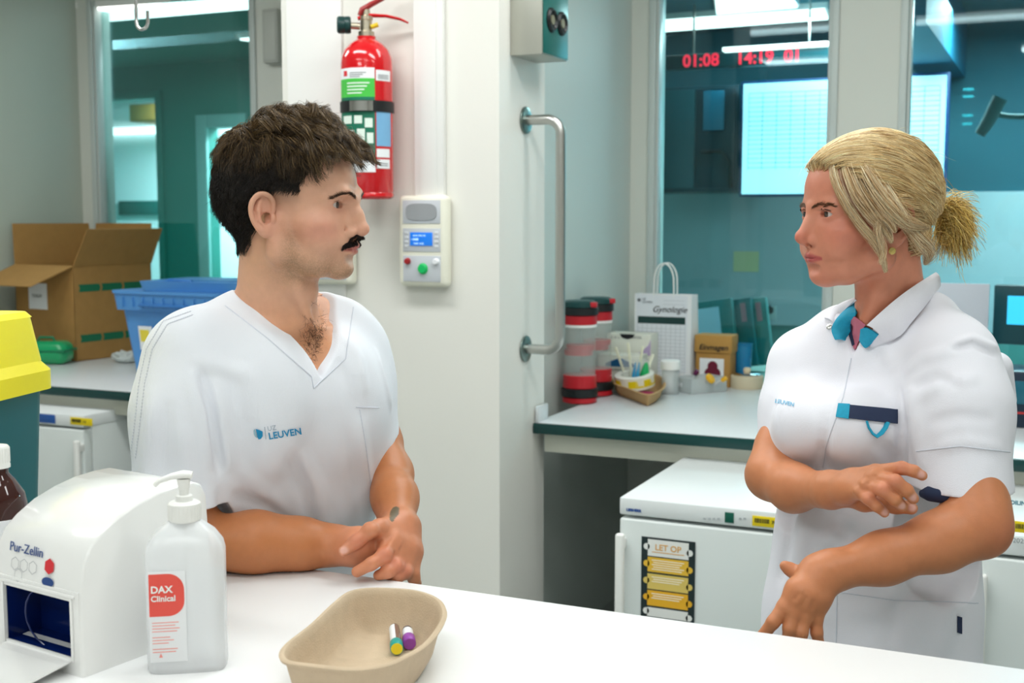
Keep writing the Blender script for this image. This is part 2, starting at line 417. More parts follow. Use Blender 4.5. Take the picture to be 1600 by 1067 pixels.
for dx, fz in ((0.50, .60), (0.50, .46), (1.12, .86), (1.12, .80), (1.12, .64), (1.12, .57)):
    MB().span((x0+dx, -0.0475, z0_+fz*H_), (x0+dx+0.05, -0.0465, z0_+fz*H_+0.012)).build('table_mark', mat('screen_marks', (20, 120, 130), 0.5), t)
MB().span((-0.1, 0.02, z0_+0.2), (0.1, YR-YS-0.06, z0_+0.4)).build('bracket', m_black, t)
# dark cabinet with a hanging arm left of the screen
YK = 6.75
t = thing('dark_cabinet', 'tall dark blue-green cabinet behind the right window beside the screen', 'cabinet', (X(1092, 220, YK), YK, 0))
x0, x1 = X(1020, 220, YK)-X(1092, 220, YK), X(1153, 220, YK)-X(1092, 220, YK)
ca, cb = Z(1100, 300, YK), Z(1100, 134, YK)
md = mat('dark_teal_cabinet', (6, 58, 72), 0.4)
MB().span((x0, 0, ca), (x1, YR-YK-0.04, cb), 0.006).build('body', md, t)
MB().span((x0+0.01, -0.02, ca+0.02), (x0+0.25, 0, cb-0.02), 0.004).build('door', mat('dark_teal_door', (12, 74, 84), 0.3), t)
MB().span((x0+0.26, -0.02, ca+0.02), (x1-0.01, 0, cb-0.02), 0.004).build('door', mat('dark_teal_door2', (3, 44, 58), 0.3), t)
MB().span((x0+0.30, -0.03, ca+0.34), (x0+0.42, -0.02, ca+0.56), 0.004).build('window_pane', mat('cab_pane', (30, 110, 140), 0.2), t)
MB().tube([(x0+0.30, -0.05, ca+0.22), (x0+0.42, -0.05, ca+0.22), (x0+0.46, -0.05, ca+0.16), (x0+0.47, -0.05, ca+0.02)], 0.012, 8).build('pull_bar', m_black, t)
# LED clock bar
YL = 6.3
t = thing('led_clock', 'dark hanging clock bar with red digits behind the right window', 'clock', (X(1170, 95, YL), YL, 0))
xo = X(1170, 95, YL)
za, zb = Z(1170, 103, YL), Z(1170, 80, YL)
MB().span((X(1040, 95, YL)-xo, 0, za), (X(1295, 95, YL)-xo, 0.05, zb), 0.004).build('housing', mat('clock_housing', (4, 62, 70), 0.3), t)
m_red = mat('red_led', (255, 40, 60), 0.4, emit=(255, 40, 70), estr=1.4)
for s, px in (('01:08', 1067), ('14:19', 1150), ('01', 1225)):
    MB().text(s, 0.088, frame((X(px, 95, YL)-xo, -0.003, za+0.012), (1, 0, 0), (0, 0, 1)), ext=0.001, bold=0.002).build('digits', m_red, t, label='glowing red digits')
for xx in (-0.3, 0.3): MB().tube([(xx, 0.025, zb), (xx, 0.025, ZCL+0.04)], 0.006, 8).build('hanger', m_steel, t)
MB().span((X(1130, 85, YL)-xo, -0.02, zb+0.004), (X(1294, 85, YL)-xo, 0.04, zb+0.024), 0.003).build('light_strip', m_lampglow, t)
# ceiling beam at the right
t = struct(MB().span((X(1440, 60, 6.0)-0.12, 5.2, Z(1440, 76, 6.0)), (X(1440, 60, 6.0)+0.10, YR, ZCL+0.04)).build('trim_3', mat('blue_beam', (10, 100, 130), 0.6)))
# small camera on an arm at the right
YM = 5.9
t = thing('surveillance_camera', 'dark grey camera head on a side arm behind the right glass', 'camera', (X(1556, 178, YM), YM, Z(1556, 178, YM)))
s_ = 0.0032*YM/5.9
MB().tube([(-0.065, 0, -0.09), (-0.03, 0, -0.03), (0.015, 0, 0.07)], [0.024, 0.030, 0.034], 14).build('camera_body', mat('camera_grey', (22, 88, 92), 0.5), t)
MB().tube([(0.0, 0.03, 0.0), (0.06, 0.05, -0.01), (0.2, 0.06, -0.015)], 0.012, 10).build('arm', mat('camera_grey', (22, 88, 92), 0.5), t)
MB().tube([(0.2, 0.06, -0.015), (0.2, 0.06, ZCL+0.04-t.location[2])], 0.014, 10).build('ceiling_pole', mat('camera_grey', (22, 88, 92), 0.5), t)
# yellow note on the pale panel
p0 = ony(1146, 424, YR-0.03); p1 = ony(1186, 393, YR-0.03)
t = MB().span((p0[0], YR-0.034, p0[2]), (p1[0], YR-0.03, p1[2])).build('wall_note', mat('yellow_note', (222, 224, 172), 0.7)); tag(t, 'pale yellow note on the far panel behind the right window', 'note')
# socket rail with plug
YP = YR-0.03
t = thing('wall_socket', 'white double wall socket behind the right glass with a black plug', 'socket', (X(1195, 488, YP), YP, Z(1195, 488, YP)))
MB().span((-0.07, -0.012, -0.04), (0.07, -0.001, 0.04), 0.004).build('plate', mat('socket_plate', (190, 215, 215), 0.4), t)
MB().lathe([(0.018, 0), (0.018, 0.006)], 16, M=Matrix.Translation((-0.035, -0.012, 0)) @ Matrix.Rotation(pi/2, 4, 'X')).build('outlet', mat('outlet_grey', (120, 160, 160), 0.4), t)
t2 = thing('power_plug', 'black round plug with a hanging cable behind the right glass', 'plug', (X(1203, 484, YP), YP-0.014, Z(1203, 484, YP)))
MB().lathe([(0.0, 0.04), (0.02, 0.04), (0.026, 0.0), (0, 0)], 16, M=Matrix.Rotation(pi/2, 4, 'X')).build('plug_body', m_black, t2)
MB().tube([(0, -0.03, -0.01), (-0.004, -0.03, -0.10), (-0.006, -0.03, -0.20), (0.0, -0.03, -0.215)], 0.005, 8).build('cable', m_black, t2)
MB().box((0.0, -0.03, -0.235), (0.085, 0.04, 0.045), 0.015).build('adapter', m_black, t2)
MB().tube([(0.02, -0.03, -0.25), (0.05, -0.03, -0.29), (0.10, -0.03, -0.33)], 0.004, 8).build('cable', m_black, t2)
# worktop of the other room right behind the glass
t = thing('inner_bench', 'grey-green worktop of the next room directly behind the right window', 'worktop', (0, 0, 0))
MB().span((XD+0.05, YW+0.121, ZB-0.05), (2.9, 5.75, ZB-0.01), 0.002).build('worktop', mat('inner_bench_top', (150, 185, 175), 0.4), t)
MB().span((XD+0.1, 5.1, 0), (2.8, 5.15, ZB-0.05)).build('front_panel', m_tealr, t)
# ---------------------------------------------------------------- foreground things on the counter
TXT = lambda o, ang: frame(o, (cos(ang), sin(ang), 0), (0, 0, 1))
m_wipebox = mat('dispenser_white', (240, 240, 238), 0.18, coat=0.3)
m_navy = mat('dispenser_navy', (10, 32, 92), 0.15)
m_redhex = mat('label_red', (214, 44, 52), 0.5)
m_blueink = mat('label_blue_ink', (60, 84, 140), 0.5)
# dispenser: local x = depth (towards its back), local y = width, front face at x = 0
t = thing('wipe_dispenser', 'rounded white wipe dispenser with dark blue opening at the left end of the counter', 'dispenser', (-1.014, 1.034, ZC), radians(81.6))
prof = [(0.0, 0.0), (0.000, 0.05), (0.002, 0.10), (0.008, 0.135), (0.018, 0.152), (0.035, 0.166), (0.06, 0.180), (0.09, 0.190), (0.12, 0.1965), (0.15, 0.199), (0.175, 0.199), (0.188, 0.194), (0.194, 0.182), (0.199, 0.10), (0.203, 0.0)]
WD = 0.165
def dispenser_shell():
    mb = MB(); n = len(prof)
    ring = lambda y, ins: [(max(min(x, 0.203-ins*0.9), ins*0.9) if ins else x, y, max(z-ins, 0) if z > 0 else 0) for x, z in prof]
    sl = [(0.0, 0.004), (0.0015, 0.0015), (0.004, 0.0), (WD-0.004, 0.0), (WD-0.0015, 0.0015), (WD, 0.004)]
    vs = []; fs = []
    for y, ins in sl: vs += ring(y, ins)
    for s in range(len(sl)-1):
        for i in range(n-1):
            if s == 2 and i <= 1: continue
            fs.append((s*n+i, s*n+i+1, (s+1)*n+i+1, (s+1)*n+i))
    fs.append(tuple(range(n))); fs.append(tuple((len(sl)-1)*n+i for i in range(n)))
    mb.raw(vs, fs, 0, True)
    # front panel around the opening (x about 0): opening y .018..WD-.03, z .022...095
    ya, yb = 0.004, WD-0.004
    for a, b in (((0, ya, 0), (0.004, 0.018, 0.10)), ((0, WD-0.022, 0), (0.004, yb, 0.10)), ((0, 0.018, 0), (0.004, WD-0.022, 0.020)), ((0, 0.018, 0.088), (0.004, WD-0.022, 0.10))):
        mb.span(a, b)
    return mb
dispenser_shell().build('housing', m_wipebox, t)
r = MB()   # raised bezel and recess
r.span((-0.002, 0.010, 0.092), (0.0, WD-0.014, 0.096), 0.0008)
r.span((-0.002, 0.014, 0.016), (0.0, 0.018, 0.092), 0.0008).span((-0.002, WD-0.022, 0.016), (0.0, WD-0.018, 0.092), 0.0008)
r.build('bezel', m_wipebox, t)
rc = MB()
rc.span((0.05, 0.018, 0.02), (0.052, WD-0.022, 0.088)).span((0.003, 0.0165, 0.02), (0.052, 0.018, 0.088)).span((0.003, WD-0.022, 0.02), (0.052, WD-0.0205, 0.088))
rc.span((0.003, 0.018, 0.088), (0.052, WD-0.022, 0.0895)).span((0.003, 0.018, 0.0185), (0.052, WD-0.022, 0.02))
rc.tube([(0.012, 0.07+0.05*cos(a), 0.055+0.038*sin(a)) for a in [k*pi/10 for k in range(-4, 6)]], 0.0012, 6)
rc.build('opening', m_navy, t, label='dark blue recessed opening')
MB().raw([(-0.085, 0.025, 0.002), (-0.085, WD-0.03, 0.002), (-0.015, 0.02, 0.016), (-0.015, WD-0.024, 0.016), (0.03, 0.02, 0.021), (0.03, WD-0.024, 0.021),
          (-0.085, 0.025, 0.0), (-0.085, WD-0.03, 0.0), (-0.015, 0.02, 0.013), (-0.015, WD-0.024, 0.013), (0.03, 0.02, 0.0205), (0.03, WD-0.024, 0.0205)],
         [(0, 1, 3, 2), (2, 3, 5, 4), (6, 8, 9, 7), (8, 10, 11, 9), (0, 6, 7, 1), (0, 2, 8, 6), (2, 4, 10, 8), (1, 7, 9, 3), (3, 9, 11, 5), (4, 5, 11, 10)]).build('tray_lip', m_wipebox, t)
def Mf(y, z):
    xx = np.interp(z, [q[1] for q in prof[:6]], [q[0] for q in prof[:6]]); return frame((float(xx)-0.0012, y, z), (0, -1, 0), (0.16, 0, 1))
MB().text('Pur-Zellin', 0.0160, Mf(0.138, 0.130), ext=0.0003).build('brand_lettering', m_blueink, t)
hx = MB()
def hexring(cy, czz, r0, r1, fill=False):
    M = Mf(cy, czz); vs = []
    for k in range(6):
        a = pi/6+k*pi/3
        for rr in (r0, r1): vs.append((rr*cos(a), rr*sin(a), 0.0004))
    if fill: return [vs[2*k+1] for k in range(6)], [tuple(range(6))], M
    return vs, [(2*k, 2*k+1, (2*k+3) % 12, (2*k+2) % 12) for k in range(6)], M
for i, (cy, czz) in enumerate(((0.124, 0.116), (0.107, 0.116), (0.090, 0.116), (0.1155, 0.1035))):
    v, f, M = hexring(cy, czz, 0.0074, 0.0082); hx.raw(v, f, 0, False, M)
hx.build('hexagon_outlines', mat('hex_grey', (170, 172, 176), 0.5), t)
v, f, M = hexring(0.060, 0.122, 0, 0.0095, True); MB().raw(v, f, 0, False, M).build('hexagon_mark', m_redhex, t, label='red hexagon')
e = MB(); e.raw([(0.011*cos(a), 0.0055*sin(a), 0.0004) for a in [k*pi/12 for k in range(24)]], [tuple(range(24))], 0, False, Mf(0.060, 0.104))
e.build('oval_badge', mat('badge_blue', (28, 66, 128), 0.4), t); 
p = W(18, 1058, 1.30)
t = MB().box((0, 0, 0.006), (0.09, 0.07, 0.006), 0.002).box((0.004, 0.002, 0.0105), (0.084, 0.066, 0.003), 0.0012, mi=0).build('folded_wipe', mat('wipe_cream', (238, 232, 214), 0.8), None, (-0.975, 0.905, ZC-0.002), (0, 0, 0.5))
tag(t, 'folded cream wipe lying on the counter below the dispenser lip', 'wipe')

# pump bottle
m_clear = clear_mat('milky_bottle_plastic', (250, 252, 254), 0.66, 0.25)
t = thing('pump_bottle', 'translucent pump bottle with red label standing beside the white dispenser', 'bottle', (-0.930, 1.118, ZC), radians(34))
sec = [(0.0430, 0.0), (0.0455, 0.004), (0.0455, 0.140), (0.0430, 0.150), (0.034, 0.163), (0.022, 0.173), (0.0165, 0.177)]
MB().lathe(sec, 48, sy=0.62, pw=5).build('body', m_clear, t)
MB().lathe([(0.040, 0.004), (0.0425, 0.006), (0.0425, 0.112), (0.0, 0.112)], 40, sy=0.60, pw=5).build('liquid', clear_mat('pale_liquid', (240, 246, 250), 0.30, 0.05), t)
cp = MB(); cp.lathe([(0.017, 0.176), (0.019, 0.178), (0.0185, 0.197), (0.016, 0.199), (0.010, 0.200), (0.0095, 0.206), (0.0055, 0.207), (0.0055, 0.216), (0, 0.216)], 36)
for k in range(24):
    a = k*pi/12; cp.box((0.0188*cos(a), 0.0188*sin(a), 0.187), (0.0012, 0.0016, 0.016), rot=(0, 0, a))
cp.build('collar', m_white, t)
pm = MB(); pm.tube([(0, 0, 0.214), (0, 0, 0.226)], [0.0065, 0.008], 18)
pm.tube([(0.010, 0.0, 0.230), (0.0, 0, 0.231), (-0.014, 0, 0.229), (-0.028, 0, 0.224), (-0.033, 0, 0.219)], [0.007, 0.0085, 0.0062, 0.0050, 0.0045], 14, flat=0.6)
pm.build('pump_head', m_white, t)
MB().tube([(0, 0, 0.214), (0, 0, 0.012)], 0.0022, 8).build('dip_tube', m_white, t)
fy = -0.0455*0.62
MB().span((-0.040, fy-0.0012, 0.016), (0.002, fy-0.0004, 0.124), 0.0003).build('label', m_paper, t)
lb = MB(); R_ = 0.019
pts = [(-0.0395, 0.071), (-0.0395, 0.121)]+[(-0.018+R_*0.95*cos(a), 0.102+R_*sin(a)) for a in [pi/2-k*pi/16 for k in range(9)]]+[(-0.018+R_*0.95*cos(a), 0.088+(0.017)*sin(a)) for a in [-k*pi/16 for k in range(9)]]
lb.prism(pts, fy-0.0018, fy-0.0012); lb.build('label_patch', mat('label_coral', (232, 84, 72), 0.45), t, label='coral red label field')
tt = MB(); tt.text('DAX', 0.0115, TXT((-0.0375, fy-0.0021, 0.099), 0), bold=0.0003).text('Clinical', 0.0095, TXT((-0.0375, fy-0.0021, 0.089), 0), bold=0.0002)
tt.build('label_lettering', m_white, t)
tl = MB()
for i, wd_ in enumerate((0.030, 0.026, 0.031, 0.028, 0.0, 0.020, 0.024, 0.018, 0.0, 0.028, 0.026)):
    if wd_: tl.span((-0.037, fy-0.0016, 0.063-i*0.0035), (-0.037+wd_, fy-0.0012, 0.0638-i*0.0035))
tl.prism([(-0.030, 0.022), (-0.026, 0.022), (-0.028, 0.027)], fy-0.0018, fy-0.0012)
tl.build('small_print', mat('print_pink', (240, 150, 140), 0.6), t)

# amber bottle
t = thing('amber_bottle', 'dark brown bottle with white screw cap at the left edge behind the dispenser', 'bottle', tuple(onz(5, 985, ZC)))
MB().lathe([(0.033, 0), (0.036, 0.003), (0.036, 0.165), (0.033, 0.180), (0.022, 0.198), (0.0145, 0.207), (0.0145, 0.222)], 40).build('body', mat('amber_glass', (58, 22, 18), 0.06, coat=0.6), t)
MB().lathe([(0.0365, 0.02), (0.0368, 0.022), (0.0368, 0.150), (0.0365, 0.152)], 40).build('label', m_paper, t)
cp = MB(); cp.lathe([(0.0172, 0.214), (0.0172, 0.218), (0.0166, 0.219), (0.0166, 0.240), (0.015, 0.242), (0, 0.242)], 32)
for k in range(30):
    a = k*pi/15; cp.box((0.0168*cos(a), 0.0168*sin(a), 0.230), (0.0008, 0.0012, 0.018), rot=(0, 0, a))
cp.build('cap', m_white, t)

# sharps bin
pb = W(-118, 690, 1.74)
t = thing('sharps_bin', 'dark teal waste bin with a bright yellow lid at the left edge', 'bin', (float(pb[0]), float(pb[1]), ZC), radians(14))
def rbox(mb, w0, d0, z0, w1, d1, z1, rad=0.03, mi=0, cap=True):
    vs = []; n = 8
    for (w_, d_, z) in ((w0, d0, z0), (w1, d1, z1)):
        for (sx_, sy_, a0) in ((1, 1, 0), (-1, 1, pi/2), (-1, -1, pi), (1, -1, 3*pi/2)):
            for k in range(n):
                a = a0+k*(pi/2)/(n-1); vs.append((sx_*(w_/2-rad)+rad*cos(a), sy_*(d_/2-rad)+rad*sin(a), z))
    N = 4*n; fs = [(i, (i+1) % N, N+(i+1) % N, N+i) for i in range(N)]
    if cap: fs += [tuple(range(N-1, -1, -1)), tuple(range(N, 2*N))]
    mb.raw(vs, fs, mi, True); return mb
zl = float(W(0, 606, 1.72)[2])-ZC; zt_ = float(W(20, 492, 1.72)[2])-ZC
rbox(MB(), 0.235, 0.20, 0, 0.262, 0.22, zl+0.005, 0.03).build('bin_body', mat('bin_teal', (22, 98, 104), 0.4), t)
ld_ = MB(); rbox(ld_, 0.285, 0.245, zl-0.012, 0.285, 0.245, zl+0.016, 0.035); rbox(ld_, 0.285, 0.245, zl+0.016, 0.264, 0.225, zl+0.030, 0.035); rbox(ld_, 0.264, 0.225, zl+0.030, 0.246, 0.205, zt_-0.008, 0.03); rbox(ld_, 0.246, 0.205, zt_-0.008, 0.234, 0.193, zt_, 0.024)
ld_.build('lid', mat('bin_yellow', (240, 226, 18), 0.35), t, label='bright yellow domed lid')

# pulp tray on the counter
m_pulp = mat('moulded_pulp', (206, 184, 156), 0.85, noise=0.08, nscale=60, bump=0.4, bscale=500)
RZ = ZC+0.055
rim_px = [(436, 1022), (447, 1004), (485, 974), (519, 942), (544, 924), (581, 918), (644, 921), (683, 933), (697, 951), (695, 971), (672, 1003), (640, 1024), (602, 1040), (549, 1046), (485, 1040), (446, 1034)]
rim = [onz(x, y, RZ) for x, y in rim_px]
rc_ = sum(rim)/len(rim)
def spline(P, m=6):
    out = []; n = len(P)
    for i in range(n):
        p0, p1, p2, p3 = P[i-1], P[i], P[(i+1) % n], P[(i+2) % n]
        for k in range(m):
            u = k/m; out.append(0.5*((2*p1)+(p2-p0)*u+(2*p0-5*p1+4*p2-p3)*u*u+(3*p1-p0-3*p2+p3)*u**3))
    return out
def pulp_tray(rim3, h, name_mat):
    S = spline([np.array(p) for p in rim3]); N = len(S); c0 = sum(S)/N
    # inward normals in plan
    def inset(dst, z):
        out = []
        for i in range(N):
            tn = S[(i+1) % N]-S[i-1]; tn = tn/np.linalg.norm(tn); nn = np.array([-tn[1], tn[0], 0])
            if nn @ (c0-S[i]) < 0: nn = -nn
            q = S[i]+nn*dst; out.append((q[0], q[1], z))
        for _ in range(int(dst*400)):
            out = [tuple((np.array(out[i-1])+2*np.array(out[i])+np.array(out[(i+1) % N]))/4) for i in range(N)]
        return out
    L = [inset(0.0008, h-0.004), inset(-0.0004, h-0.001), inset(0.0015, h+0.0005), inset(0.005, h+0.0005), inset(0.0075, h-0.002), inset(0.0095, h-0.008), inset(0.013, h*0.6), inset(0.018, h*0.25), inset(0.024, 0.006), inset(0.034, 0.0035)]
    O = [inset(0.004, h-0.004), inset(0.0065, h-0.008), inset(0.010, h*0.6), inset(0.0155, h*0.22), inset(0.022, 0.001), inset(0.03, 0.0)]
    vs = []; fs = []
    for loop in L+O: vs += loop
    nl = len(L)
    for s in list(range(nl-1))+list(range(nl, nl+len(O)-1)):
        for i in range(N): fs.append((s*N+i, s*N+(i+1) % N, (s+1)*N+(i+1) % N, (s+1)*N+i))
    for i in range(N): fs.append((i, (i+1) % N, nl*N+(i+1) % N, nl*N+i))
    ci = len(vs); vs.append((c0[0], c0[1], 0.0035)); s = nl-1
    for i in range(N): fs.append((s*N+i, s*N+(i+1) % N, ci))
    ci = len(vs); vs.append((c0[0], c0[1], 0.0)); s = nl+len(O)-1
    for i in range(N): fs.append((s*N+i, s*N+(i+1) % N, ci))
    return MB().raw(vs, fs, 0, True)
loc0 = np.array([rc_[0], rc_[1], 0])
t = pulp_tray([np.array([p[0], p[1], 0])-loc0 for p in rim], RZ-ZC, None).build('pulp_tray', m_pulp, None, (rc_[0], rc_[1], ZC))
tag(t, 'light brown moulded pulp kidney tray on the front counter holding two sample tubes', 'tray')
def sample_tube(label, a, b, capm, ringm, fill, group):
    a = Vector(a); b = Vector(b); d = (b-a); L = d.length; d.normalize()
    t = thing('sample_tube', label, 'tube', tuple(a), group=group)
    q = d.to_track_quat('Z', 'Y'); t.rotation_euler = q.to_euler()
    MB().lathe([(0.0, 0.0), (0.004, 0.001), (0.0063, 0.005), (0.0065, 0.012), (0.0065, L-0.010)], 20).build('glass_tube', fill, t)
    MB().lathe([(0.0067, 0.010), (0.0068, 0.011), (0.0068, L*0.75), (0.0067, L*0.75+0.001)], 20).build('paper_label', m_paper, t) if ringm is None else \
        MB().raw([(0.0069*cos(k*pi/9+1.6), 0.0069*sin(k*pi/9+1.6), z) for z in (0.008, L*0.75) for k in range(10)], [(k, k+1, k+11, k+10) for k in range(9)], 0, True).build('paper_label', m_paper, t)
    c = MB().lathe([(0.0072, L-0.018), (0.0080, L-0.017), (0.0080, L-0.001), (0.0074, L)], 24).build('cap', capm, t)
    k = MB().lathe([(0.0074, L-0.0008), (0.0070, L+0.0006), (0.0035, L+0.0006)], 24).build('cap_ring', mat('cap_yellow', (235, 215, 40), 0.4) if ringm is not None else capm, t)
    MB().lathe([(0.0036, L-0.002), (0.0034, L+0.0002), (0, L+0.0002)], 20).build('septum', m_black, t)
fl = ZC+0.011
sample_tube('sample tube with turquoise and yellow cap lying in the pulp tray', onz(616, 979, fl+0.004), onz(620, 1015, fl+0.001)+np.array([0, 0, 0.001]), mat('cap_turquoise', (20, 160, 150), 0.4), 1, mat('tube_brown', (128, 96, 84), 0.2), 'sample tubes')
sample_tube('sample tube with purple cap and white label lying in the pulp tray', onz(636, 982, fl+0.004), onz(640, 1006, fl+0.001), mat('cap_purple', (150, 70, 170), 0.4), None, mat('tube_grey', (110, 100, 110), 0.2), 'sample tubes')

# ---------------------------------------------------------------- things on the column wall
def arc_patch(mb, r, a0, a1, z0, z1, th=0.0006, n=14, mi=0, M=None):
    """curved label on a cylinder; angle 0 looks along local -y, positive to local +x"""
    vs = []
    for rr in (r, r+th):
        for z in (z0, z1):
            for k in range(n+1):
                a = a0+(a1-a0)*k/n; vs.append((rr*sin(a), -rr*cos(a), z))
    m = n+1; fs = []
    for k in range(n):
        fs.append((2*m+k, 2*m+k+1, 3*m+k+1, 3*m+k)); fs.append((k, k+m, k+m+1, k+1))
        fs.append((k, k+1, 2*m+k+1, 2*m+k)); fs.append((m+k, 3*m+k, 3*m+k+1, m+k+1))
    fs += [(0, 2*m, 3*m, m), (n, m+n, 3*m+n, 2*m+n)]
    return mb.raw(vs, fs, mi, True, M)
m_extred = mat('extinguisher_red', (205, 14, 24), 0.16, coat=0.6)
EX = (-1.915, YC-0.098, 1.607)
t = thing('fire_extinguisher', 'red fire extinguisher hanging on the white column wall above the man', 'fire extinguisher', EX, radians(31))
r = 0.077
zz_ = lambda py: (310-py)*(0.46/240.0)
MB().lathe([(0.060, 0.004), (0.070, 0.0), (r, 0.006), (r, 0.014), (r-0.002, 0.018), (r, 0.022), (r, 0.395), (r-0.002, 0.415), (r-0.010, 0.437), (r-0.026, 0.455), (0.035, 0.466), (0.028, 0.470), (0.028, 0.478)], 48).build('cylinder', m_extred, t)
hd = MB(); hd.lathe([(0.024, 0.476), (0.024, 0.492), (0.017, 0.495), (0.017, 0.525), (0.020, 0.527), (0.020, 0.536), (0.012, 0.540), (0.012, 0.556), (0, 0.556)], 20)
hd.tube([(-0.018, 0, 0.508), (-0.045, 0, 0.509)], 0.010, 12)
hd.build('valve', mat('valve_nickel', (190, 180, 160), 0.3, metal=1), t)
MB().lathe([(0.0, 0), (0.022, 0.0), (0.0255, 0.004), (0.0255, 0.016), (0.024, 0.018), (0.0255, 0.020), (0.0255, 0.036), (0.021, 0.041), (0, 0.041)], 24, M=Matrix.Translation((-0.045, 0, 0.511)) @ Matrix.Rotation(-pi/2, 4, 'Y')).build('nozzle_cap', mat('cap_dark_teal', (12, 56, 54), 0.35), t, label='dark green round cap')
MB().tube([(0.015, -0.01, 0.505), (0.035, -0.014, 0.512)], 0.007, 10).build('safety_pin', mat('pin_yellow', (225, 190, 30), 0.4), t, label='yellow pin')
lv = MB(); lv.tube([(-0.025, 0, 0.530), (0.01, 0, 0.540), (0.06, 0, 0.539), (0.10, 0, 0.531), (0.125, 0, 0.520)], [0.011, 0.011, 0.009, 0.008, 0.005], 12, flat=0.55)
lv.build('lower_lever', m_extred, t)
lv = MB(); lv.tube([(-0.02, 0, 0.540), (-0.012, 0, 0.555), (0.015, 0, 0.572), (0.05, 0, 0.590), (0.085, 0, 0.625)], [0.010, 0.016, 0.014, 0.012, 0.011], 12, flat=0.6)
lv.build('upper_lever', mat('lever_red', (160, 40, 40), 0.35), t)
MB().tube([(0.055+0.017*cos(a), -0.012, 0.603+0.017*sin(a)) for a in [k*pi/9 for k in range(18)]], 0.0022, 8, closed=True).build('pull_ring', m_chrome, t)
asn = lambda px: math.asin(max(-1, min(1, (px-576)/41.0)))
L0, L1, L2 = asn(537), asn(588), asn(613)
def lab(px0, px1, py0, py1, name, m, rr=r+0.0002, th=0.0006):
    arc_patch(MB(), rr, asn(px0), asn(px1), zz_(py1), zz_(py0), th).build(name, m, t)
lab(536, 588, 112, 128, 'label_header', m_paper); lab(536, 588, 128, 156, 'label_green', mat('ext_green', (70, 190, 70), 0.5)); lab(536, 588, 156, 250, 'label_instructions', mat('ext_dark_green', (14, 110, 84), 0.5)); lab(536, 588, 250, 270, 'label_footer', m_paper)
lab(590, 612, 115, 131, 'stamp_label', m_paper); lab(590, 612, 178, 230, 'inspection_label', mat('ext_blue_label', (120, 175, 215), 0.5)); lab(590, 610, 234, 247, 'stamp_label', m_paper); lab(590, 610, 250, 264, 'stamp_label', m_paper)
pm_ = mat('ext_print', (225, 238, 228), 0.5)
for (a, b, c_, d_) in ((540, 552, 184, 196), (556, 568, 184, 196), (572, 584, 188, 202), (542, 556, 206, 218), (560, 572, 204, 222), (575, 585, 210, 226), (542, 584, 240, 243)):
    arc_patch(MB(), r+0.0012, asn(a), asn(b), zz_(d_), zz_(c_), 0.0004, 6).build('pictogram', pm_, t)
pic = MB()
for i in range(4): arc_patch(pic, r+0.0012, asn(546), asn(580-4*i), zz_(136+i*5), zz_(134+i*5), 0.0004, 6)
pic.build('label_lines', pm_, t)
pk = MB(); arc_patch(pk, r+0.0012, asn(541), asn(546), zz_(124), zz_(116), 0.0004, 4); pk.build('label_logo', m_redhex, t)
pk = MB()
for i in range(3): arc_patch(pk, r+0.0012, asn(550), asn(575-5*i), zz_(120+i*3), zz_(119+i*3), 0.0004, 6)
for i in range(3): arc_patch(pk, r+0.0012, asn(593), asn(609), zz_(123+i*2.5), zz_(122+i*2.5), 0.0004, 6)
for i in range(2): arc_patch(pk, r+0.0012, asn(593), asn(607), zz_(257+i*3), zz_(256+i*3), 0.0004, 6)
pk.build('label_text_lines', mat('grey_print', (110, 115, 120), 0.6), t)
st = MB(); arc_patch(st, r+0.0015, -1.5, 1.5, zz_(178), zz_(161), 0.002, 28); st.build('strap', m_black, t)
bk = MB(); arc_patch(bk, r+0.004, asn(552), asn(584), zz_(177), zz_(162), 0.006, 8); arc_patch(bk, r+0.010, asn(562), asn(574), zz_(174), zz_(165), 0.003, 6); bk.build('buckle', m_chrome, t)
MB().box((0, r+0.014, 0.30), (0.06, 0.03, 0.34), 0.003).build('wall_bracket', m_black, t)

